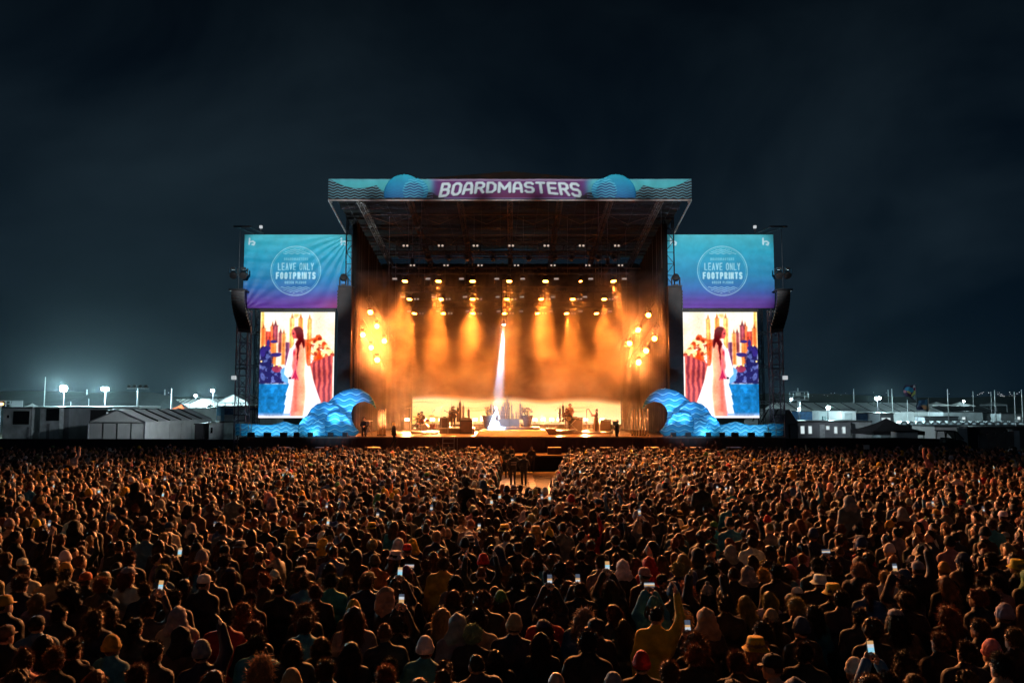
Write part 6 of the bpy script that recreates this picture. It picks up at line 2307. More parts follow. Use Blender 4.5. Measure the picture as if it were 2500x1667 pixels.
frame_tent('tall white marquee just behind the left lattice tower', X(531, 104), X(606, 104), 104, 120, Z(982, 104), Z(962, 104), 5, 'y', group='marquees')
gazebo('white pointed spire tent beyond the dark tent', X(404, 128), 128, 2.6, Z(985, 128), Z(968, 128), M_CANVAS, name='spire_tent', concave=.7)
gazebo('bright orange gazebo among white marquees', X(443, 95), 95, 2.15, Z(1000, 95), Z(987, 95), mat('orange canvas', (0.72, 0.12, 0.03), .7, bump=.1, bscale=3), concave=.4)
gazebo('dark gazebo right of the orange one', X(514, 97), 97, 1.9, Z(998, 97), Z(986, 97), M_DARKC)
gazebo('small white pagoda far left behind the cabins', X(79, 130), 130, 2.0, Z(994, 130), Z(984, 130), M_CANVAS)
cabin('blue and white container beside the left lattice tower', X(541, 80), X(632, 80), 80, 86, Z(993, 80), M_CABW, windows=(), name='container', cat='container', doors=[rect(543, 570, 996, 1012, 80, M_BLUE), rect(606, 630, 996, 1001, 80, M_BLUE)])
cabin('narrow blue ticket booth left of the container', X(529, 79), X(540, 79), 79, 80.5, Z(993, 79), mat('cyan booth paint', (0.16, 0.42, 0.62), .5), windows=[rect(531, 538, 1016, 1026, 79, M_CABW)], name='booth', cat='booth')
cabin('low white van body behind the fence left of the stage', X(512, 68), X(548, 68), 68, 73, Z(1032, 68), M_CABW, windows=[rect(514, 520, 1043, 1057, 68, M_DGLASS)], name='van_body', cat='van', z0=.4)
cabin('black doorway cabin at the end of the marquee', X(477, 70), X(500, 70), 70, 73, Z(1036, 70), M_HOARD)
cabin('low pale van roof behind the orange gazebo', X(465, 90), X(528, 90), 90, 94, Z(997, 90), M_CABW, name='van_body', cat='van', z0=.4)
def scaffold():
    Y = 122
    t = empty('scaffold_tower', (X(30, Y), Y, 0), label='distant scaffold hung with warm lamps at the far left edge', cat='scaffold')
    for px in (2, 14, 25, 55):
        MB().bar((X(px, Y), Y, 0), (X(px, Y), Y, Z(978, Y)), .07, 6).build('upright', M_STEEL, t)
    for py in (978, 986):
        MB().bar((X(-4, Y), Y, Z(py, Y)), (X(56, Y), Y, Z(py, Y)), .06, 6).build('ledger', M_STEEL, t)
    MB().box((X(42, Y), Y, Z(987, Y)), (X(55, Y) - X(28, Y), .1, 1.0)).build('mesh_panel', M_GREYC, t)
    MB().box((X(4, Y), Y - .2, Z(986, Y)), (.7, .1, .35)).build('warm_lamp', emat('orange lamp', (1, .45, .12), 9), t)
scaffold()

def hoarding(label, pts, h, m, seg=2.4, name='hoarding', trim=True, group='hoardings'):
    c = sum((Vector(p) for p in pts), Vector((0, 0))) / len(pts)
    t = empty(name, (c.x, c.y, 0), label=label, cat='fence', group=group)
    for (xa, ya), (xb, yb) in zip(pts[:-1], pts[1:]):
        L = math.hypot(xb - xa, yb - ya)
        n = max(1, round(L / seg))
        ang = math.atan2(yb - ya, xb - xa)
        for i in range(n):
            f = (i + .5) / n
            x, y = xa + (xb - xa) * f, ya + (yb - ya) * f
            hh = h if not callable(h) else h(f)
            MB().box((x, y, hh / 2 + .02), (L / n - .015, .05, hh), rz=ang).build('panel', m, t)
            MB().bar((xa + (xb - xa) * i / n, ya + (yb - ya) * i / n + .08, 0), (xa + (xb - xa) * i / n, ya + (yb - ya) * i / n + .08, hh), .03, 4).build('post', M_STEEL, t)
        if trim:
            MB().bar((xa, ya - .03, (h if not callable(h) else h(0)) + .03), (xb, yb - .03, (h if not callable(h) else h(1)) + .03), .025, 4).build('top_rail', mat('rail', (.16, .15, .16), .5), t)
hoarding('long black hoarding behind the crowd left of the stage', [(-47, 61.5), (DX0 - .1, 59.8)], Z(1072, 61), M_HOARD)
hoarding('long black hoarding behind the crowd right of the stage', [(DX1 + .1, 59.6), (X(2200, 60), 60.2), (X(2262, 60), 58.4)], Z(1070, 60), M_HOARD)
hoarding('tall grey corrugated hoarding near the far right edge', [(X(2386, 58), 58), (X(2472, 56.5), 56.5)], lambda f: Z(1064 - 14 * f, 58), M_HOARDG, seg=.6, trim=False)
hoarding('dark hoarding below the row of portable toilets', [(X(2232, 86), 86), (X(2520, 86), 86)], Z(1040, 86), M_HOARD)
cabin('pale upright panel box beside the grey hoarding', X(2470, 57), X(2486, 57), 57, 57.6, Z(1050, 57), MC_DIRTY, name='panel_box', cat='box', z0=.05)

# ---- right of the stage
frame_tent('grey tent with sloping roof right of the right lattice tower', X(1905, 64), X(1946, 64), 64, 74, Z(1034, 64), Z(1000, 64), 4, 'y', M_GREYC, M_GREYC, group='marquees', gable_panels=2)
Yk = 70.0
cabin('long dark cabin row with five lit windows right of the stage', X(1946, Yk), X(2076, Yk), Yk, 74, Z(1030, Yk), M_CABIN,
      [rect(1955, 1963, 1040, 1058, Yk, M_LITW), rect(1974, 1981, 1040, 1058, Yk, M_LITW), rect(2017, 2024, 1040, 1048, Yk, M_LITW), rect(2037, 2043, 1042, 1057, Yk, M_LITW), rect(2057, 2063, 1042, 1057, Yk, M_LITW)], doors=[rect(2002, 2013, 1036, 1085, Yk, MC_DIRTY)])
cabin('pale cabin end between the cabin row and black gazebo', X(2078, Yk + 1), X(2126, Yk + 1), Yk + 1, 76, Z(1030, Yk + 1), M_CABW)
M_SIGN = paintmat('painted container print', 0.5)
def cool_container():
    Y = 92
    a, b = X(1998, Y), X(2052, Y)
    z0_, z1_ = .15, Z(1003, Y)
    t = empty('refrigerated_container', ((a + b) / 2, Y, 0), label='pale lettered cold-store container under the bright right floodlight', cat='container')
    MB().box(((a + b) / 2, Y + 2.6, (z0_ + z1_) / 2), (b - a, 5, z1_ - z0_)).build('body', M_CABW, t)
    p = Print(b - a - .06, 1.15, .03)
    p.rgb[:] = (.78, .82, .82)
    p.text('IL-COOL', .62, 1.62, .22, .55, (.10, .34, .38), .05, gap=.3)
    for u in (.34, 1.72):
        p.fill(p.soft(p.poly([(u, .12), (u + .16, .12), (u + .16, .58), (u, .58)])), (.06, .26, .30))
    p.build('lettering', (a + .03, Y - .03, z1_ - 1.2), (1, 0, 0), (0, 0, 1), M_SIGN, t)
    MB().box(((a + b) / 2, Y + .04, .6), (b - a - .1, .05, .9)).build('door', M_CABW, t)
cool_container()
cabin('bright white cabin with black bracket, right of the cold store', X(2054, 88), X(2089, 88), 88, 92, Z(1003, 88), M_WHITE, doors=[rect(2063, 2080, 1008, 1040, 88, M_CABW)])
cabin('blue container right of the bright white cabin', X(2091, 90), X(2144, 90), 90, 94, Z(1010, 90), M_BLUE, name='container', cat='container', ribs=9)
cabin('grey cabin with two small lit windows behind the black gazebo', X(2147, 87), X(2181, 87), 87, 91, Z(1010, 87), M_CABIN, [rect(2153, 2162, 1020, 1026, 87, M_LITW), rect(2164, 2173, 1020, 1026, 87, M_LITW)])
cabin('low dark canopy box left of the cold store', X(1954, 94), X(1997, 94), 94, 97, Z(1005, 94), M_BLUE, name='container', cat='container')
frame_tent('very long white marquee with panelled roof on the right', X(1922, 112), X(2302, 112), 112, 124, Z(1006, 112), Z(983, 118), 11, 'x', group='marquees', gable_panels=5)
frame_tent('long grey marquee at the end of the white one', X(2306, 128), X(2440, 128), 128, 138, Z(1007, 128), Z(991, 133), 5, 'x', M_GREYC, M_CABW, group='marquees')
gazebo('pale pagoda tent above the grey marquee, left one', X(2286, 160), 160, 3.6, Z(988, 160), Z(981, 160), M_CANVAS)
gazebo('lit pagoda tent above the grey marquee, right one', X(2344, 158), 158, 3.9, Z(990, 158), Z(981, 158), M_CANVAS)
gazebo('dim pagoda tent beyond the grey marquee', X(2425, 165), 165, 3.6, Z(987, 165), Z(981, 165), M_GREYC)
cabin('long pale site cabin behind the portable toilets', X(2302, 106), X(2398, 106), 106, 110, Z(1006, 106), M_CABW, [rect(2349, 2356, 1018, 1024, 106, M_LITW)])
cabin('short dark cabin right of the long pale one', X(2410, 107), X(2440, 107), 107, 110, Z(1010, 107), M_CABIN)
cabin('pale cyan-lit cabin at the far right edge', X(2442, 104), X(2525, 104), 104, 108, Z(1010, 104), M_CABW, [rect(2484, 2490, 1017, 1024, 104, M_LITW)])
cabin('rounded grey trailer roof above the toilets', X(2256, 103), X(2338, 103), 103, 105.5, Z(1018, 103), M_CABIN, name='trailer', cat='trailer', z0=.4)

def portable_toilets():
    Y = 98.0
    first = None
    n = 17
    for i in range(n):
        px = 2205 + 18.9 * i
        x = X(px, Y)
        lab = 'grey arched portable toilet in the row on the right, %s from the left' % (ORD + ('eleventh', 'twelfth', 'thirteenth', 'fourteenth', 'fifteenth', 'sixteenth', 'seventeenth'))[i]
        if first is None:
            w = 18.9 * Y / FPX
            zt = Z(1036, Y)
            t = empty('portable_toilet', (x, Y, 0), label=lab, cat='toilet', group='row of portable toilets')
            MB().box((0, .55, zt / 2), (w - .05, 1.05, zt - .05)).build('wall', M_HOARDG, t, loc=(0, 0, 0))
            r = MB()
            for k in range(9):
                a = PI * k / 8
                for y in (-.06, 1.16):
                    r.v.append((-math.cos(a) * w * .5, y, zt + math.sin(a) * .42))
            r.f = [(2 * k, 2 * k + 1, 2 * k + 3, 2 * k + 2) for k in range(8)] + [tuple(range(0, 18, 2)), tuple(range(17, 0, -2))]
            r.m = [0] * 10
            r.build('roof', M_CABW, t, loc=(0, 0, 0))
            MB().box((0, -.075, zt + .10), (w * .42, .02, .2)).build('vent', emat('toilet light', (.5, .82, .95), .28), t, loc=(0, 0, 0))
            d = MB().box((0, -.01, zt * .48), (w * .7, .04, zt * .86)).build('door', M_HOARD, t, loc=(0, 0, 0))
            MB().box((w * .25, -.04, zt * .45), (.05, .04, .12)).build('handle', M_STEEL, d, loc=(0, 0, 0))
            first = t
        else:
            c = copy_tree(first, None, (x, Y, 0), 0)
            c['label'] = lab
portable_toilets()

def watch_tower():
    Y = 100
    x = X(1949, Y)
    zt, zp = Z(956, Y), Z(976, Y)
    t = empty('watch_tower', (x, Y, 0), label='camera platform on a thick mast above the long white marquee', cat='tower')
    MB().bar((x - .1, Y, 0), (x + .05, Y, zp), .3, 8, r2=.2).build('mast', M_STEEL, t)
    MB().box((x + .1, Y, zp), (1.9, 1.4, .14)).build('platform', M_STEEL, t)
    for sx in (-.85, 1.05):
        for sy in (-.6, .6):
            MB().bar((x + sx, Y + sy, zp), (x + sx, Y + sy, zt), .025, 4).build('post', M_STEEL, t)
    for z in (zp + .5, zt):
        for sy in (-.6, .6):
            MB().bar((x - .85, Y + sy, z), (x + 1.05, Y + sy, z), .025, 4).build('rail', M_STEEL, t)
    MB().box((x, Y - .1, zp + .75), (.55, .3, .4)).build('equipment_box', M_CABW, t)
    MB().bar((x, Y, zt), (x, Y, zt + .45), .05, 6).build('antenna', M_POLE, t)
watch_tower()
mast('floodlight left of the camera platform on the right', 1931, 979, 127, .06, 1, True, 4000, 'floodlights right of the stage', .18)
mast('low floodlight below the camera platform', 1950, 1003, 90, .05, 1, True, 700, 'floodlights right of the stage', .13)
mast('bright floodlight in front of the cold store', 2021, 1000, 86, .05, 1, True, 1100, 'floodlights right of the stage', .18)
mast('bright floodlight on a thin mast before the long marquee', 2142, 976, 104, .05, 2, True, 7000, 'floodlights right of the stage', .17)
mast('small distant floodlight beside the lit pagoda tent', 2352, 982, 150, .05, 1, True, 5000, 'floodlights right of the stage', .16)
for i, (px, py, Y) in enumerate(((2084, 949, 118), (2168, 951, 120), (2177, 949, 112), (2313, 950, 92), (2375, 955, 120), (2419, 956, 120), (2428, 952, 88), (2476, 957, 95), (2494, 951, 90), (2215, 976, 112))):
    mast('bare pale pole on the right, %s from the left' % ORD[i], px, py, Y, .05 if Y > 100 else .06, group='bare poles right of the stage')

gazebo('black peaked gazebo in front of the toilets', X(2184, 63), 64.5, 4.1, Z(1052, 63), Z(1021, 63), mat('black canvas', (.006, .006, .008), .8), group=None, concave=.5)
cabin('white covered pallet under the black gazebo', X(2186, 61.5), X(2238, 61.5), 61.5, 62.5, Z(1054, 61.5), M_CABW, name='covered_pallet', cat='pallet', z0=1.6)
cabin('lit white lorry box behind the buggy', X(2280, 70), X(2334, 70), 70, 74, Z(1042, 70), M_WHITE, name='lorry_box', cat='lorry', z0=.5)
cabin('grey lorry box right of the lit one', X(2338, 71), X(2359, 71), 71, 75, Z(1042, 71), M_CABW, name='lorry_box', cat='lorry', z0=.5)
cabin('dark container right of the grey lorry box', X(2362, 72), X(2500, 72), 72, 76, Z(1044, 72), M_HOARD, name='container', cat='container', z0=.1)

def buggy():
    Y = 61.0
    x0_, x1_ = X(2270, Y), X(2346, Y)
    cx = (x0_ + x1_) / 2
    t = empty('utility_buggy', (cx, Y, 0), label='dark open utility buggy with roll frame at the far right', cat='vehicle')
    zc = Z(1072, Y)
    out = [(x0_, .5), (x0_, zc - .3), (x0_ + .7, zc - .25), (x0_ + .75, zc), (x1_ - .5, zc), (x1_ - .05, zc - .25), (x1_, .55)]
    MB().prism(out, Y - .75, Y + .75).build('body', M_PLASTIC, t, bevel=.04)
    zt = Z(1052, Y)
    for s_ in (-.68, .68):
        MB().tube([(x0_ + .75, Y + s_, zc), (x0_ + .85, Y + s_, zt), (x1_ - .85, Y + s_, zt - .03), (x1_ - .3, Y + s_, zc)], .05, 6).build('roll_bar', M_PLASTIC, t)
        MB().tube([(x0_ + 1.45, Y + s_, zt), (x0_ + 1.5, Y + s_, zc)], .045, 6).build('roll_bar', M_PLASTIC, t)
    MB().box((x0_ + 1.1, Y, zt + .04), (.9, 1.4, .05)).build('roof', M_PLASTIC, t)
    w_ = MB().add([(x1_ - .83, Y - .62, zt - .06), (x1_ - .33, Y - .62, zc + .02), (x1_ - .33, Y + .62, zc + .02), (x1_ - .83, Y + .62, zt - .06)], [(0, 1, 2, 3)])
    w_.build('windscreen', mat('hazy glass', (.35, .4, .42), .2), t)
    MB().lathe([(.05, -.35), (.16, -.32), (.16, .32), (.05, .35)], (x0_ + .35, Y - .2, zc - .15), 12, M=Matrix.Rotation(PI / 2, 3, 'Y')).build('tank', M_STEEL, t)
    for sx in (x0_ + .45, x1_ - .5):
        for sy in (-.75, .75):
            w = MB().lathe([(.14, -.12), (.30, -.12), (.34, -.06), (.34, .06), (.30, .12), (.14, .12)], (sx, Y + sy, .34), 16, M=Matrix.Rotation(PI / 2, 3, 'X')).build('wheel', mat('tyre', (.01, .01, .01), .8), t)
            MB().lathe([(.02, -.10), (.14, -.10), (.14, .10), (.02, .10)], (sx, Y + sy, .34), 10, M=Matrix.Rotation(PI / 2, 3, 'X')).build('rim', M_STEEL, w)
    MB().box((cx + .1, Y + .1, zc - .1), (.5, 1.1, .45)).build('seat', M_PLASTIC, t)
buggy()

def flag(label, top, bot, fly_px, drop, Y, art, poleto, seed):
    """cloth flag flying to the left of a pole"""
    a, b = at(*top, Y), at(*bot, Y)
    t = empty('flag', (b.x, Y, 0), label=label, cat='flag', group='flags above the crowd')
    pt_ = at(*poleto, Y)
    MB().bar((pt_.x, Y, 1.0), (a.x, Y, a.z + .05), .022, 6).build('pole', M_STEEL, t)
    H = (a - b).length
    W = abs(X(fly_px, Y) - a.x)
    p = Print(W, H, .025)
    art(p, W, H)
    U, V = p.U, p.V
    f = 0.12 * np.sin(U * 5 + seed + V * 1.3) * np.clip(U / W * 2, 0, 1) + .05 * np.sin(U * 11 + V * 3)
    o = p.build('cloth', (0, 0, 0), (-1, 0, 0), (0, 0, 1), M_FLAG, t, disp=f)
    me = o.data
    co = np.empty(len(me.vertices) * 3, np.float32)
    me.vertices.foreach_get('co', co)
    co = co.reshape(-1, 3)
    u = -co[:, 0] / W
    v = co[:, 2] / H
    zz = b.z + (a.z - b.z) * (v * (1 - .35 * u) + (drop if seed < 2 else .10) * u) + .04 * np.sin(u * 9 + seed)
    co[:, 0] = b.x + (a.x - b.x) * v - u * W * (.9 + .1 * np.sin(v * 3))
    co[:, 1] += Y
    co[:, 2] = zz
    me.vertices.foreach_set('co', co.ravel())
    me.update()
M_FLAG = paintmat('flag print', .7)
def art1(p, W, H):
    p.rgb[:] = (.20, .12, .28)
    p.fill(p.soft(p.ell(W * .55, H * .66, W * .38, H * .20), .03), (.18, .62, .80))
    p.fill(p.soft(p.poly([(0, H * .75), (0, H * .38), (W * .45, H * .16), (W * .4, H * .34)]), .02), (.80, .86, .50))
    p.fill(p.soft(p.poly([(0, H * .36), (0, 0), (W * .4, H * .14)]), .02), (.45, .62, .66))
    p.fill(p.soft(p.ell(W * .62, H * .42, W * .18, H * .10), .02), (.88, .80, .46))
    p.fill(p.soft(p.ell(W * .14, H * .86, W * .10, H * .12), .02), (.90, .95, .95))
    p.fill(p.soft(p.ell(W * .95, H * .45, W * .12, H * .14), .02), (.85, .55, .60))
    p.fill(p.soft(p.ell(W * .1, H * .70, W * .12, H * .10), .02), (.55, .10, .30))
def art2(p, W, H):
    p.rgb[:] = (.20, .42, .55)
    n = p.noise(.5, 9)
    p.fill(n > .55, (.10, .26, .42), .8)
    p.fill(p.soft(p.ell(W * .45, H * .32, W * .28, H * .2) + .3 * (n - .5), .1), (.85, .62, .42))
    p.fill(p.soft(p.U - W * .12, .05), (.82, .80, .70))
    p.fill(p.soft(W * .8 - p.U, .08), (.62, .70, .78), .9)
    p.fill(p.soft(p.ell(W * .75, H * .2, W * .2, H * .2), .05), (.05, .08, .25))
flag('pink and blue pennant flag flying highest on the right', (2235, 939), (2236, 978), 2209, .30, 74, art1, (2240, 1010), 1)
flag('blue and orange flag below the pink pennant', (2267, 972), (2270, 1004), 2236, .05, 73, art2, (2272, 1030), 2)
# ------------------------------------------------------------------ on the stage
M_PLINTH = mat('plinth white', (0.52, 0.52, 0.56), 0.5, var=.1)
M_WAX = mat('candle wax', (0.62, 0.52, 0.48), 0.5, var=.25, scale=6, bump=.3, bscale=12)
M_WAXD = mat('dark candle wax', (0.13, 0.06, 0.03), 0.5, var=.3, scale=6)
M_BRASS = mat('polished brass', (0.30, 0.18, 0.09), 0.38, 1.0, var=.15)
M_WOOD = mat('instrument wood', (0.35, 0.14, 0.05), 0.35, var=.3, scale=8)
M_DRUM = mat('drum shell', (0.30, 0.05, 0.04), 0.3, var=.2)
M_HEAD = mat('drum head', (0.6, 0.55, 0.5), 0.5)
M_AMP = mat('amplifier cloth', (0.10, 0.05, 0.04), 0.7, var=.3)

def plinth():
    Y0_, Y1_ = 58.0, 61.6
    x0, x1 = X(1160, Y0_), X(1342, Y0_)
    t = empty('stage_plinth', ((x0 + x1) / 2, 59.8, DECK), label='low pale plinth at the front of the stage under the singer', cat='plinth')
    h = .42
    s = MB()
    b = [(x0, Y0_), (x1, Y0_), (x1 - .1, Y1_), (x0 + .1, Y1_)]
    tp = [(x0 + .28, Y0_ + .25), (x1 - .28, Y0_ + .25), (x1 - .4, Y1_), (x0 + .4, Y1_)]
    s.add([(x, y, DECK) for x, y in b] + [(x, y, DECK + h) for x, y in tp], [(0, 1, 5, 4), (1, 2, 6, 5), (2, 3, 7, 6), (3, 0, 4, 7), (4, 5, 6, 7)])
    s.build('base', M_PLINTH, t, bevel=.04)
    MB().box(((x0 + x1) / 2 + .1, 60.6, DECK + h + .1), ((x1 - x0) * .72, 1.8, .2)).build('step', M_PLINTH, t, bevel=.02)
    return DECK + h
PZ = plinth()

def candle_castle(name, label, cx, y, zb, spots, m, seed):
    g = random.Random(seed)
    t = empty(name, (cx, y, zb), label=label, cat='stage prop', group='candle cluster props')
    for (dx, dy, r, h) in spots:
        b = MB()
        prof = [(r * 1.15, 0), (r, h * .1), (r * .96, h * .6), (r, h * .86), (r * .8, h * .90), (r * .35, h * .96), (r * .15, h * 1.02), (.012, h * 1.05), (.010, h * 1.16)]
        b.lathe(prof, (0, 0, 0), 10)
        b.v = [(x * (1 + .08 * math.sin(7 * z + 3 * math.atan2(yy, x))), yy * (1 + .08 * math.sin(6 * z + 2 * math.atan2(yy, x))), z) for x, yy, z in b.v]
        b.build('candle', m, t, loc=(dx, dy, 0), smooth=True)
    return t
g = random.Random(4)
cx0 = X(1238, 60.8)
sp = []
for i in range(34):
    dx = g.uniform(-1.3, 1.3)
    h = max(.25, (1.3 - abs(dx) * .7) * g.uniform(.4, 1.0))
    sp.append((dx, g.uniform(-.3, .3), g.uniform(.03, .065), h))
sp += [(-1.25, .1, .07, 1.25), (-1.08, .05, .06, 1.15), (1.02, .1, .07, 1.3), (1.16, 0, .055, 1.05), (0, .1, .075, 1.62), (.14, .0, .055, 1.4), (-.17, 0, .06, 1.45), (.35, .1, .05, 1.2), (-.4, .1, .05, 1.15)]
t_ = candle_castle('candle_castle', 'tall pale cluster of dripping candles behind the singer', cx0, 60.9, PZ + .75, sp, M_WAX, 4)
MB().box((0, -.1, -.3), (1.9, .7, .72)).build('altar_block', M_PLINTH, t_, loc=(0, 0, 0), bevel=.02)
def urn(label, px, s_):
    x = X(px, 60.4)
    t = empty('draped_urn', (x, 60.5, PZ + .02), label=label, cat='stage prop', group='draped urns')
    b = MB()
    b.lathe([(.22, 0), (.25, .1), (.30, .5), (.42, .95), (.46, 1.05), (.40, 1.06)], (0, 0, 0), 16)
    b.v = [(x_ * (1 + .07 * math.sin(9 * math.atan2(y_, x_))), y_ * (1 + .07 * math.sin(9 * math.atan2(y_, x_))), z_) for x_, y_, z_ in b.v]
    b.build('urn', M_WAX, t, loc=(0, 0, 0), smooth=True)
    for k in range(14):
        a, r_ = g.uniform(0, 6.28), g.uniform(.05, .4)
        st = MB().tube([(r_ * .4 * math.cos(a), r_ * .4 * math.sin(a), 1.0), (r_ * math.cos(a), r_ * math.sin(a), 1.3 + g.uniform(0, .35))], .012, 4).build('stem', M_WAXD, t, loc=(0, 0, 0))
        zt = 1.3 + g.uniform(.0, .35)
        MB().lathe([(.02, -.05), (.09, 0), (.07, .06), (.01, .08)], (r_ * math.cos(a), r_ * math.sin(a), zt), 7).build('flower', M_WAX, t, loc=(0, 0, 0))
urn('draped urn of flowers left of the candle cluster', 1190, -1)
urn('draped urn of flowers right of the candle cluster', 1287, 1)
candle_castle('candle_rack', 'dark bottle-shaped candles behind the left guitarist', X(1113, 64), 64, DECK + .9, [(-.5, 0, .09, 1.0), (-.35, .1, .08, 1.3), (-.2, 0, .08, 1.05), (.15, .1, .10, 1.25), (.35, 0, .11, 1.75), (.6, .1, .1, 1.4), (1.05, 0, .1, 1.1)], M_WAXD, 5)
candle_castle('candle_rack', 'warm bottle-shaped candles behind the acoustic guitarist', X(1376, 64), 64, DECK + .9, [(-.3, 0, .09, 1.2), (-.05, .1, .10, 1.45), (.2, 0, .09, 1.2)], M_WAXD, 6)

def riser(label, px0, px1, Y, h, d=2.0):
    x0, x1 = X(px0, Y), X(px1, Y)
    t = empty('riser', ((x0 + x1) / 2, Y + d / 2, DECK), label=label, cat='platform', group='band risers')
    MB().box(((x0 + x1) / 2, Y + d / 2, DECK + h - .03), (x1 - x0, d, .06)).build('top', M_DECK, t)
    MB().box(((x0 + x1) / 2, Y + .03, DECK + h / 2 - .04), (x1 - x0 - .02, .04, h - .08)).build('front_panel', M_AMP, t)
    for s_ in (x0 + .03, x1 - .03):
        MB().box((s_, Y + d / 2, DECK + h / 2 - .04), (.04, d - .1, h - .08)).build('side_panel', M_AMP, t)
    return DECK + h
ZD = riser('low riser under the drum kit', 1003, 1070, 62.6, .18)
ZG = riser('riser under the left guitarist', 1074, 1158, 63.0, .45)
ZR = riser('riser under the acoustic guitarist', 1340, 1412, 62.0, .28)
ZH = riser('riser under the harpist', 1416, 1496, 63.0, .2)

def drum_kit():
    x, y = X(1036, 63), 63.5
    t = empty('drum_kit', (x, y, ZD), label='red drum kit with cymbals at the left of the band', cat='drum kit')
    RX = Matrix.Rotation(PI / 2, 3, 'X')
    def drum(cx, cy, cz, r, h, M=None, nm='drum'):
        d = MB().lathe([(r, 0), (r, h)], (cx, cy, cz), 16, M=M).build(nm, M_DRUM, t, loc=(0, 0, 0))
        MB().lathe([(r * 1.01, h), (r * .98, h + .012), (.01, h + .012)], (cx, cy, cz), 16, M=M).build('head', M_HEAD, d, loc=(0, 0, 0))
    drum(0, .1, .32, .30, .42, RX, 'bass_drum')
    drum(-.25, .15, .72, .17, .20, None, 'tom')
    drum(.18, .15, .74, .16, .20, None, 'tom')
    drum(.62, .35, .22, .22, .36, None, 'floor_tom')
    drum(-.55, .45, .50, .18, .14, None, 'snare')
    for cx, cy, cz, r in ((-.75, .1, 1.15, .25), (.55, .0, 1.25, .27), (.95, .4, 1.1, .25), (-.95, .5, .85, .19)):
        s = MB().bar((cx, cy, 0), (cx, cy, cz), .016, 6).build('cymbal_stand', M_ALU, t, loc=(0, 0, 0))
        for a in (0, 2.1, 4.2):
            MB().bar((cx, cy, .28), (cx + .24 * math.cos(a), cy + .24 * math.sin(a), 0), .012, 5).build('tripod_leg', M_ALU, s, loc=(0, 0, 0))
        MB().lathe([(r, 0), (r * .4, .025), (.05, .05), (.01, .055)], (cx, cy, cz), 18, M=Matrix.Rotation(R(12), 3, 'X')).build('cymbal', M_BRASS, t, loc=(0, 0, 0))
    for cx, a, b in ((-1.15, .0, 1.9), (1.35, 0, 2.0)):
        s = MB().bar((cx, a, 0), (cx, a, b), .014, 6).build('boom_stand', M_ALU, t, loc=(0, 0, 0))
        MB().bar((cx - .5, a, b - .1), (cx + .5, a, b + .12), .011, 5).build('boom', M_ALU, s, loc=(0, 0, 0))
drum_kit()

def mic_stand(label, px, Y, z, h, boom=True):
    x = X(px, Y)
    t = empty('microphone_stand', (x, Y, z), label=label, cat='microphone stand', group='microphone stands')
    MB().bar((0, 0, 0), (0, 0, h), .014, 6).build('pole', M_ALU, t, loc=(0, 0, 0))
    MB().lathe([(.16, 0), (.16, .02), (.03, .03)], (0, 0, 0), 14).build('base', M_PLASTIC, t, loc=(0, 0, 0))
    if boom:
        MB().bar((-.1, .2, h - .05), (.15, -.35, h + .12), .010, 5).build('boom', M_ALU, t, loc=(0, 0, 0))
    MB().lathe([(.014, -.08), (.018, 0), (.026, .03), (.022, .06), (.005, .07)], (.15 if boom else 0, -.36 if boom else 0, h + .13), 8).build('microphone', M_PLASTIC, t, loc=(0, 0, 0))
mic_stand('straight microphone stand in front of the candles', 1244, 59.2, PZ, 1.5, False)
mic_stand('microphone stand left of the acoustic guitarist', 1357, 62.4, DECK, 1.9)
mic_stand('microphone stand in front of the left guitarist', 1094, 62.4, DECK, 1.45)
mic_stand('microphone stand right of the drum kit', 1057, 62.2, DECK, 1.75)

def amp(label, px, Y, w, h, z=None, group='amplifiers'):
    x = X(px, Y)
    z = DECK if z is None else z
    t = empty('amplifier', (x, Y, z), label=label, cat='amplifier', group=group)
    MB().box((0, .2, h / 2), (w, .4, h)).build('cabinet', M_PLASTIC, t, loc=(0, 0, 0), bevel=.02)
    MB().box((0, -.008, h * .45), (w * .88, .012, h * .7)).build('grille', M_AMP, t, loc=(0, 0, 0))
    MB().box((0, -.008, h * .92), (w * .88, .012, h * .10)).build('control_panel', M_ALU, t, loc=(0, 0, 0))
    MB().box((0, .2, h + .03), (w * .3, .04, .05)).build('handle', M_PLASTIC, t, loc=(0, 0, 0))
amp('tall draped amplifier stack right of the left guitarist', 1138, 62.6, 1.0, 1.25)
amp('amplifier between the drum kit and the left guitarist', 1085, 64.0, .8, .85, ZG)
amp('amplifier behind the acoustic guitarist', 1404, 63.4, 1.2, 1.3)
amp('amplifier beside the harpist', 1478, 64.0, .9, .9, ZH)
amp('low monitor wedge at the right end of the plinth', 1345, 61.0, .8, .5)

def keyboard():
    x, y = X(1394, 62.5), 62.6
    t = empty('keyboard', (x, y, ZR), label='keyboard on a stand in front of the tall musician', cat='keyboard')
    MB().box((0, 0, .9), (1.3, .4, .12)).build('body', M_PLASTIC, t, loc=(0, 0, 0))
    for i in range(20):
        MB().box((-.56 + .059 * i, -.06, .965), (.05, .22, .015)).build('key', M_WHITE, t, loc=(0, 0, 0))
    for s_ in (-1, 1):
        MB().bar((s_ * .5, 0, 0), (-s_ * .4, 0, .84), .02, 6).build('leg', M_ALU, t, loc=(0, 0, 0))
keyboard()

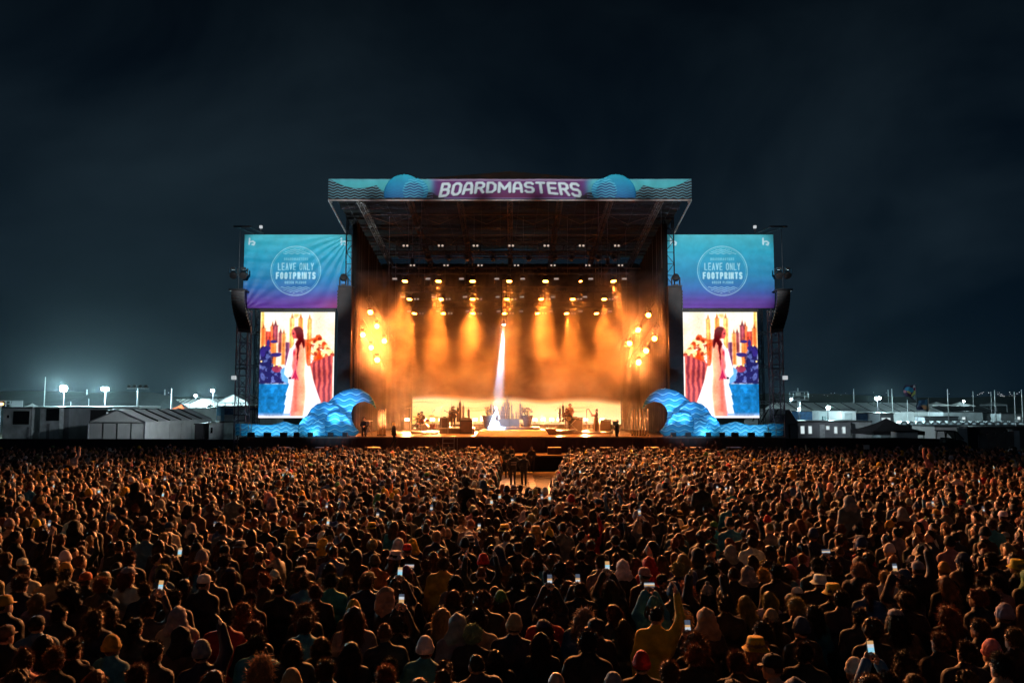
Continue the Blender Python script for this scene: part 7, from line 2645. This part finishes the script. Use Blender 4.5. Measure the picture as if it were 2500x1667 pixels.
def harp():
    x, y = X(1441, 63.2), 63.2
    t = empty('harp', (x, y, ZH), label='tall wooden harp played at the right of the band', cat='harp')
    MB().bar((-.28, 0, .05), (-.30, 0, 1.75), .035, 8).build('column', M_WOOD, t, loc=(0, 0, 0))
    MB().tube([(.28, 0, .12), (.33, 0, .6), (.40, 0, 1.2)], [.10, .085, .05], 8).build('sound_box', M_WOOD, t, loc=(0, 0, 0))
    MB().tube([(-.30, 0, 1.72), (-.15, 0, 1.78), (.0, 0, 1.55), (.18, 0, 1.28), (.40, 0, 1.24)], .045, 8).build('neck', M_WOOD, t, loc=(0, 0, 0))
    MB().box((0, 0, .05), (.7, .3, .1)).build('base', M_WOOD, t, loc=(0, 0, 0))
    for i in range(12):
        f = (i + 1) / 13
        xt = -.26 + .62 * f
        zt = np.interp(xt, [-.26, -.1, .05, .2, .4], [1.70, 1.70, 1.48, 1.27, 1.24])
        MB().bar((xt, 0, zt), (.30 + .10 * (1 - f) * 0 + .02 * f, 0, .25 + .8 * f), .004, 3).build('string', M_ALU, t, loc=(0, 0, 0))
harp()

def tube_cluster(label, px0, px1, Y):
    x0, x1 = X(px0, Y), X(px1, Y)
    t = empty('chrome_tubes', ((x0 + x1) / 2, Y, DECK), label=label, cat='stage prop', group='tube light clusters')
    n = 7
    for i in range(n):
        x = (i / (n - 1) - .5) * (x1 - x0)
        h = 1.9 + .12 * math.sin(i * 2.3)
        tb = MB().bar((x, .12 * math.sin(i * 1.7), .1), (x, .12 * math.sin(i * 1.7), h), .035, 8).build('tube', M_BRASS, t, loc=(0, 0, 0))
        MB().lathe([(.09, 0), (.09, .05), (.03, .12)], (x, .12 * math.sin(i * 1.7), 0), 10).build('foot', M_PLASTIC, tb, loc=(0, 0, 0))
tube_cluster('cluster of tall brass tubes beside the left wave', 924, 942, 58.6)
tube_cluster('cluster of tall brass tubes beside the right wave', 1543, 1581, 58.6)

# pit: barriers, ladder, cables
def ladder():
    x0, x1 = X(1081, 56.6), X(1109, 56.6)
    t = empty('stage_steps', ((x0 + x1) / 2, 56.6, 0), label='metal steps up to the stage front, left of centre', cat='steps')
    for x in (x0, x1):
        MB().bar((x, 56.0, 0), (x, 56.9, DECK + .05), .03, 6).build('stringer', M_ALU, t)
    for i in range(7):
        f = (i + .6) / 7
        MB().box(((x0 + x1) / 2, 56.0 + .9 * f, DECK * f), (x1 - x0, .16, .035)).build('tread', M_ALU, t)
    for x in (x0 - .02, x1 + .22):
        MB().bar((x, 56.85, DECK - .1), (x, 56.85, .0), .025, 6).build('handrail', M_ALU, t)
ladder()

def barriers():
    Yb = 51.5
    def seg(x0, y0, x1, y1, lab):
        L = math.hypot(x1 - x0, y1 - y0)
        ang = math.atan2(y1 - y0, x1 - x0)
        t = empty('crowd_barrier', ((x0 + x1) / 2, (y0 + y1) / 2, 0), ang, label=lab, cat='barrier', group='crowd barriers')
        for s_ in (-.5, .5):
            MB().bar((s_ * (L - .06), 0, 0), (s_ * (L - .06), 0, 1.15), .025, 6).build('upright', M_ALU, t, loc=(0, 0, 0))
        for z in (1.15, .12):
            MB().bar((-.5 * L, 0, z), (.5 * L, 0, z), .025, 6).build('rail', M_ALU, t, loc=(0, 0, 0))
        for k in range(7):
            x = (k / 6 - .5) * (L - .2)
            MB().bar((x, 0, .12), (x, 0, 1.15), .012, 4).build('bar', M_ALU, t, loc=(0, 0, 0))
        MB().box((0, .5, .02), (L - .04, 1.0, .03)).build('foot_plate', M_ALU, t, loc=(0, 0, 0))
    n = 0
    pts = [(-.85, 40.0 + 1.5 * k_) for k_ in range(8)]
    for a, b in zip(pts[:-1], pts[1:]):
        seg(*b, *a, 'crowd barrier on the left of the aisle, %s from the camera' % ORD[n])
        n += 1
    n = 0
    ys = [40.0 + 1.5 * i for i in range(8)]
    for a, b in zip(ys[:-1], ys[1:]):
        fx = lambda y: 1.38 + max(0, (y - 27.5) * .10)
        seg(fx(a), a, fx(b), b, 'slanting crowd barrier on the right of the aisle, %s from the camera' % ORD[n])
        n += 1
    for i, x in enumerate(range(-24, 26, 2)):
        if -1.2 < x + 1 < 4.4:
            continue
        seg(x, Yb, x + 2, Yb, 'crowd barrier along the front of the crowd %s the aisle, %s from it' % (('left of', 'right of')[x > 0], (ORD + ('eleventh', 'twelfth', 'thirteenth'))[min(12, (-2 - x) // 2 if x < 0 else (x - 4) // 2)]))
barriers()

def aisle_boards():
    t = empty('track_boards', (.6, 47, 0), label='pale trackway boards and litter on the aisle floor', cat='trackway')
    gg = random.Random(3)
    for x in (-.35, 1.15):
        for i in range(18):
            MB().box((x + gg.uniform(-.03, .03), 30 + 1.2 * i, .012), (.36, 1.15, .02), rz=gg.uniform(-.03, .03)).build('board', mat('track board', (.20, .15, .10), .6, var=.3), t)
    for i in range(150):
        MB().box((gg.uniform(-.75, 1.9), gg.uniform(30, 51), .012), (gg.uniform(.05, .2), gg.uniform(.05, .3), .012), rz=gg.uniform(0, 3)).build('litter', mat('litter', (.30, .25, .19), .6, var=.4), t)
aisle_boards()

# cameras and cases along the stage lip
for i, (px, Y) in enumerate(((900, 57.6), (1500, 57.7))):
    x = X(px, Y)
    t = empty('broadcast_camera', (x, Y, DECK), label='broadcast camera under a pale rain cover on the %s stage edge' % ('left', 'right')[i], cat='camera', group='broadcast cameras')
    for a in (.5, 2.6, 4.7):
        MB().bar((0, 0, .75), (.35 * math.cos(a), .35 * math.sin(a), 0), .018, 5).build('tripod_leg', M_ALU, t, loc=(0, 0, 0))
    MB().box((0, 0, .95), (.26, .55, .3)).build('body', M_GREYC, t, loc=(0, 0, 0), bevel=.05)
    MB().bar((0, .28, .97), (0, .5, .97), .08, 10).build('lens', M_PLASTIC, t, loc=(0, 0, 0))
    MB().box((.05, -.1, 1.14), (.5, .7, .04)).build('rain_cover', M_CANVAS, t, loc=(0, 0, 0), bevel=.015)

# ------------------------------------------------------------------ people on and before the stage
def mesh_person(key, **k):
    return to_mesh(key, *body_arrays(**k), BODY_MATS)
def look(hair, hairc, top, leg=(.02, .02, .025), hat=None, hatc=None, s=1.0, pose='down', bulk=.012, sex=0, mesh=None, skin=0):
    d = dict(hair=hair, hairc=hairc, top=top, hat=hat, hatc=hatc, s=s, pose=pose, bulk=bulk, sex=sex, mesh=mesh, hv=0)
    finish(d)
    d['c_skin'] = SKINS[skin]
    d['c_leg'] = leg
    return d

def singer():
    p = at(1211, 1054, 59.9)
    # arms held low in front; gown grown from the same surface
    gown = [('c', (0, 0, 1.0), (0, -.03, .10), .14, .34, TOP), ('c', (0, -.02, .9), (-.02, -.30, .05), .10, .22, TOP), ('c', (0, -.06, 1.35), (-.0, -.42, .06), .06, .20, TOP)]
    arms = {-1: ((-.24, .04, 1.15), (-.13, .18, .98)), 1: ((.24, .04, 1.15), (.13, .18, .98))}
    me = mesh_person('singer_body', pose='down', bulk=.012, sex=1, arms=arms, extra=gown)
    d = look('long', 'auburn', 'white', sex=1, mesh=me)
    d['c_top'] = (.78, .76, .76)
    o = add_person('person', p.x, 59.9, PZ, R(-78), d, 'singer with long auburn hair in a flowing white gown and cape', 'person')
    # sheer cape hanging behind
    c = Print(1.1, 1.38, .05)
    c.rgb[:] = (.92, .92, .94)
    U, V = c.U - .55, c.V
    W = .16 + .42 * (1 - V / 1.38)
    cap = c.build('cape', (0, 0, 0), (1, 0, 0), (0, 0, 1), M_PRINT, None)
    me2 = cap.data
    n = len(me2.vertices)
    u = (U / .55).ravel()
    v = (V / 1.38).ravel()
    co = np.stack([u * W.ravel(), -.12 - .42 * (1 - v) ** 1.2 + .10 * u * u + .03 * np.sin(u * 14) * (1 - v), .04 + v * 1.38], 1).astype(np.float32)
    me2.vertices.foreach_set('co', co.ravel())
    me2.update()
    cap.parent = o
    cap.location = (0, 0, 0)
singer()

def acoustic_guitar(parent_loc, yaw, label, dark=False):
    t = empty('guitar', parent_loc, yaw, label=label, cat='guitar', group='guitars')
    out = []
    for k in range(28):
        a = 2 * PI * k / 28
        r = .17 + .035 * math.cos(2 * a) - .03 * math.cos(a)
        out.append((-.05 + r * 1.15 * math.cos(a), r * math.sin(a)))
    Q = Matrix.Rotation(R(-28), 3, 'Y')
    b = MB().prism(out, .0, .09)
    b.v = [tuple(Q @ Vector(v)) for v in b.v]
    m = M_WOOD if not dark else mat('dark guitar', (.05, .02, .015), .3)
    b.build('body', m if dark else mat('blond guitar top', (.62, .42, .22), .35), t, loc=(0, 0, 0))
    h = MB().lathe([(.045, 0), (.045, .004), (.01, .004)], (0, 0, 0), 14, M=Matrix.Rotation(-PI / 2, 3, 'X'))
    h.v = [tuple(Q @ (Vector(v) + Vector((.02, .095, 0)))) for v in h.v]
    h.build('sound_hole', M_PLASTIC, t, loc=(0, 0, 0))
    n = MB().box((.42, .07, 0), (.62, .03, .05))
    n.box((.76, .07, 0), (.12, .025, .08))
    n.v = [tuple(Q @ Vector(v)) for v in n.v]
    n.build('neck', m, t, loc=(0, 0, 0))

def band():
    arms_g = {-1: ((-.27, .02, 1.16), (-.40, .22, 1.22)), 1: ((.27, -.02, 1.14), (.06, .22, 1.02))}
    mg = mesh_person('guitarist_body', pose='down', arms=arms_g, bulk=.012)
    yaw = PI
    for px, Y, z, d, lab, gl, dark in (
        (1107, 63.6, ZG, look('short', 'dark', 'charcoal', mesh=mg), 'guitarist in dark clothes left of the candles, facing the crowd', 'dark electric guitar held by the left guitarist', True),
        (1384, 62.3, ZR, look('short', 'brown', 'maroon', leg=(.30, .22, .22), mesh=mg, s=.98), 'guitarist in wide pale trousers playing an acoustic guitar', 'blond acoustic guitar held by the right guitarist', False)):
        x = X(px, Y)
        add_person('person', x, Y, z, yaw, d, lab, 'person', 'band members')
        acoustic_guitar((x, Y - .30, z + 1.02 * d['s']), yaw, gl, dark)
    arms_k = {-1: ((-.26, .06, 1.14), (-.16, .30, 1.00)), 1: ((.26, .06, 1.14), (.16, .30, 1.00))}
    mk = mesh_person('keys_body', pose='down', arms=arms_k, bulk=.010)
    add_person('person', X(1392, 63.2), 63.25, ZR + .25, yaw, look('curly', 'dark', 'beige', mesh=mk, s=1.06), 'tall musician in pale shirt standing at the keyboard', 'person', 'band members')
    arms_h = {-1: ((-.26, .10, 1.22), (-.10, .36, 1.22)), 1: ((.26, .10, 1.26), (.12, .36, 1.32))}
    mh = mesh_person('harpist_body', pose='down', arms=arms_h, bulk=.010, sex=1, extra=[('c', (0, 0, .95), (0, 0, .12), .13, .26, TOP)])
    add_person('person', X(1456, 63.3), 63.3, ZH, R(90), look('bun', 'brown', 'maroon', mesh=mh, sex=1), 'harpist in a long dress reaching to the harp strings', 'person', 'band members')
    # drummer sits behind the kit
    seat = {s: ((s * .10, 0, .90), (s * .19, .38, .86), (s * .21, .36, .46), (s * .22, .52, .41)) for s in (-1, 1)}
    arms_d = {-1: ((-.28, .12, 1.18), (-.20, .38, 1.14)), 1: ((.28, .12, 1.18), (.22, .36, 1.20))}
    mdm = mesh_person('drummer_body', pose='down', arms=arms_d, legs=seat, bulk=.012, zlo=.35)
    add_person('person', X(1022, 64.1), 64.25, ZD - .28, yaw, look('long', 'dark', 'black', mesh=mdm, hat='bucket', hatc='black'), 'drummer in a black brimmed hat seated behind the kit', 'person', 'band members')
    t = empty('drum_stool', (X(1022, 64.1), 64.3, ZD), label='round drum stool under the drummer', cat='stool')
    MB().lathe([(.17, .44), (.18, .50), (.16, .52), (.01, .52)], (0, 0, 0), 14).build('seat', M_PLASTIC, t, loc=(0, 0, 0))
    for a in (0, 2.1, 4.2):
        MB().bar((0, 0, .44), (.22 * math.cos(a), .22 * math.sin(a), 0), .014, 5).build('leg', M_ALU, t, loc=(0, 0, 0))
    add_person('person', X(1030, 64.9), 64.9, DECK, yaw, look('curly', 'dark', 'brown', pose='front'), 'musician standing just behind the drummer', 'person', 'band members')
band()

def pit_people():
    behind = {-1: ((-.26, -.08, 1.15), (-.10, -.17, .95)), 1: ((.26, -.08, 1.15), (.10, -.17, .95))}
    mb_ = mesh_person('steward_body', pose='down', arms=behind, bulk=.026)
    arm_head = {-1: ((-.25, -.04, 1.14), (-.20, .14, .96)), 1: ((.33, .03, 1.40), (.16, .06, 1.56))}
    ms = mesh_person('security_body', pose='down', arms=arm_head, bulk=.026)
    sp = [
     (1252, 1184, ms, look('crop', 'dark', 'black', hat='cap', hatc='black', mesh=ms, bulk=.026), 0.25, 'security guard with printed jacket back and hand to his head in the aisle'),
     (1279, 1186, mb_, look('crop', 'brown', 'black', hat='beanie', hatc='black', mesh=mb_), PI, 'steward in black beanie standing in the aisle facing the crowd'),
     (1239, 1168, None, look('bob', 'brown', 'charcoal', hat='cap', hatc='black', pose='front', bulk=.022, sex=1), PI - .3, 'steward in dark cap behind the guard with printed jacket'),
     (1298, 1154, None, look('crop', 'grey', 'brown', pose='front', bulk=.022), PI, 'grey-haired man with clasped hands against the pit platform'),
    ]
    for px, py, m, d, yaw, lab in sp:
        p = on_z(px, py, 0.0)
        o = add_person('person', p.x, p.y, 0.01, yaw, d, lab, 'person', 'stewards in the pit')
        if 'printed' in lab:
            q = Print(.30, .20, .012)
            q.rgb[:] = (.03, .03, .035)
            for v in (.02, .14):
                q.fill(q.soft(np.abs(q.V - v - .02) - .022), (.70, .62, .58))
            # curve it round the back
            pr = q.build('jacket_print', (0, 0, 0), (1, 0, 0), (0, 0, 1), M_PRINT, None)
            co = np.stack([q.U.ravel() - .15, -.172 + .9 * (q.U.ravel() - .15) ** 2, 1.12 + q.V.ravel()], 1).astype(np.float32)
            pr.data.vertices.foreach_set('co', co.ravel())
            pr.data.update()
            pr.parent = o
            pr.location = (0, 0, 0)
    for px, py, Y, hair, top, yaw, lab in ((1232, 1095, 54.0, 'short', 'black', PI, 'left one of two people leaning on the pit platform'), (1247, 1094, 54.2, 'short', 'charcoal', PI + .2, 'right one of two people leaning on the pit platform'), (1195, 1097, 54.5, 'short', 'black', PI, 'steward below the stage left of the pit platform'),
            (1175, 1098, 54.4, 'short', 'navy', PI, 'steward below the stage, farther left of the pit platform'), (1069, 1082, 55.6, 'short', 'black', 1.2, 'person in black beside the stage steps'), (1546, 1090, 54.8, 'crop', 'black', -.5, 'bald crew member below the right stage edge'), (1666, 1083, 55.2, 'crop', 'brown', PI, 'man in cap below the right wave'),
            (710, 1088, 54.0, 'short', 'black', 1.2, 'crew member reaching along the barrier below the left screen'), (1636, 1088, 54.6, 'curly', 'black', PI, 'crew member below the right screen')):
        p = at(px, py, Y)
        add_person('person', p.x, Y, max(0.0, p.z - 1.66), yaw, look(hair, 'dark', top, pose='front', bulk=.022), lab, 'person', 'crew below the stage')
    # walker and camera crew on the stage lip
    stride = {-1: ((-.09, 0, .90), (-.1, .20, .52), (-.1, .10, .10), (-.11, .26, .05)), 1: ((.09, 0, .90), (.1, .0, .50), (.1, -.26, .14), (.11, -.12, .04))}
    mw = mesh_person('walker_body', pose='down', legs=stride, bulk=.022)
    p = at(961, 1091, 56.2)
    add_person('person', p.x, 56.2, max(0.0, p.z), R(-60), look('short', 'blond', 'black', mesh=mw), 'crew member with pale hair walking below the stage, left', 'person', 'crew below the stage')
    for px, Y, lab in ((890, 57.9, 'camera operator crouched behind the left wave tip'), (1506, 57.9, 'camera operator beside the right stage camera')):
        add_person('person', X(px, Y), Y, DECK - (.35 if px < 1000 else .55), R(180 if px < 1000 else 60), look('short', 'dark', 'black', pose='front', bulk=.02), lab, 'person', 'crew on the stage')
pit_people()

# railings at the outer ends of the platform
for s_ in (-1, 1):
    xs = [X(q, 57.1) for q in ((588, 608, 615) if s_ < 0 else (1874, 1893, 1914))]
    t = empty('edge_railing', (xs[1], 57.1, DECK), label='pale tube railing at the %s end of the stage' % ('left' if s_ < 0 else 'right'), cat='railing', group='end railings')
    for x in xs:
        MB().bar((x, 57.1, DECK - .2), (x, 57.1, DECK + 1.05), .028, 6).build('post', M_POLE, t)
    for z in (.5, 1.0):
        MB().bar((xs[0], 57.1, DECK + z), (xs[-1], 57.1, DECK + z), .025, 6).build('rail', M_POLE, t)

# people sitting on shoulders above the crowd
def shoulder_riders():
    legs = {s: ((s * .10, 0, .90), (s * .17, .30, .84), (s * .15, .30, .44), (s * .16, .42, .40)) for s in (-1, 1)}
    m1 = mesh_person('rider_body', pose='down', legs=legs, arms=ARMS['front'], bulk=.022, zlo=.33)
    m2 = mesh_person('rider_arms_up_body', pose='both_up', legs=legs, bulk=.018, sex=1, zlo=.33)
    for px, py, m, hair, hc, top, hat, hatc, lab in (
        (1139, 1178, m1, 'curly', 'dark', 'black', None, None, 'dark-clothed person riding on shoulders left of the aisle'),
        (1712, 1186, m1, 'short', 'dark', 'black', None, None, 'dark-clothed person riding on shoulders right of the aisle'),
        (334, 1186, m1, 'long', 'dark', 'black', None, None, 'long-haired person riding on shoulders at the left'),
        (2072, 1222, m1, None, 'brown', 'grey', 'hood', 'grey', 'person in grey hood riding on shoulders at the right'),
        (2268, 1112, m2, 'long', 'blond', 'pink', None, None, 'person with both arms raised riding on shoulders, far right'),
        (182, 1108, m2, 'bob', 'brown', 'white', None, None, 'person in white with both arms raised on shoulders, far left')):
        p = on_field(px, py, 2.24)
        d = look(hair, hc, top, hat=hat, hatc=hatc, mesh=m, bulk=.02)
        add_person('person', p.x, p.y, gz(p.y) + .60, -math.atan2(-p.x * .8, 58 - p.y), d, lab, 'person', 'people riding on shoulders')
    p = at(2115, 1091, 50.5)
    t = empty('held_sign', (p.x, 50.5, 0), .2, label='small white cloth sign held above the front rows on the right', cat='sign')
    MB().bar((0, 0, 1.6), (0, 0, p.z - .1), .014, 6).build('stick', M_WOOD, t, loc=(0, 0, 0))
    MB().box((0, -.02, p.z), (.42, .015, .26)).build('card', M_WHITE, t, loc=(0, 0, 0))
shoulder_riders()

# subwoofers standing in the pit
for i, px in enumerate((700, 790, 912, 1037, 1155, 1353, 1480, 1590, 1700, 1790)):
    Y = 55.4
    x = X(px, Y)
    t = empty('subwoofer', (x, Y, 0), label='black subwoofer with pale top edge in the pit, %s from the left' % ORD[i], cat='loudspeaker', group='subwoofers in the pit')
    h = Z(1092, Y)
    for k in (0, 1):
        cb = MB().box((0, 0, h * (.25 + .5 * k)), (.95, .9, h * .5 - .02)).build('cabinet', M_PLASTIC, t, loc=(0, 0, 0), bevel=.02)
        MB().box((0, -.456, h * (.25 + .5 * k)), (.86, .012, h * .5 - .12)).build('grille', M_AMP, cb, loc=(0, 0, 0))
    MB().box((0, -.05, h + .012), (.9, .8, .022)).build('top_board', M_PLINTH, t, loc=(0, 0, 0))
# ------------------------------------------------------------------ mist boxes added behind the stage on both sides for halos round the floods
def mist(x0, x1, label):
    m = MATS.get('mist')
    if m is None:
        m = bpy.data.materials.new('halo mist')
        m.use_nodes = True
        n, l = m.node_tree.nodes, m.node_tree.links
        n.clear()
        o = n.new('ShaderNodeOutputMaterial')
        v = n.new('ShaderNodeVolumePrincipled')
        v.inputs['Color'].default_value = (0.72, 0.95, 1.0, 1)
        v.inputs['Density'].default_value = 0.00028
        v.inputs['Anisotropy'].default_value = 0.55
        l.new(v.outputs['Volume'], o.inputs['Volume'])
        MATS['mist'] = m
    b = MB().box(((x0 + x1) / 2, 112, 20.0), (x1 - x0, 62, 39.98))
    tag(b.build('halo_mist', m), label, 'mist', kind='stuff')
mist(-120, -19, 'cold mist added for halos round the floodlights left of the stage')
mist(22, 130, 'cold mist added for halos round the floodlights right of the stage')
print('objects', len(bpy.data.objects))
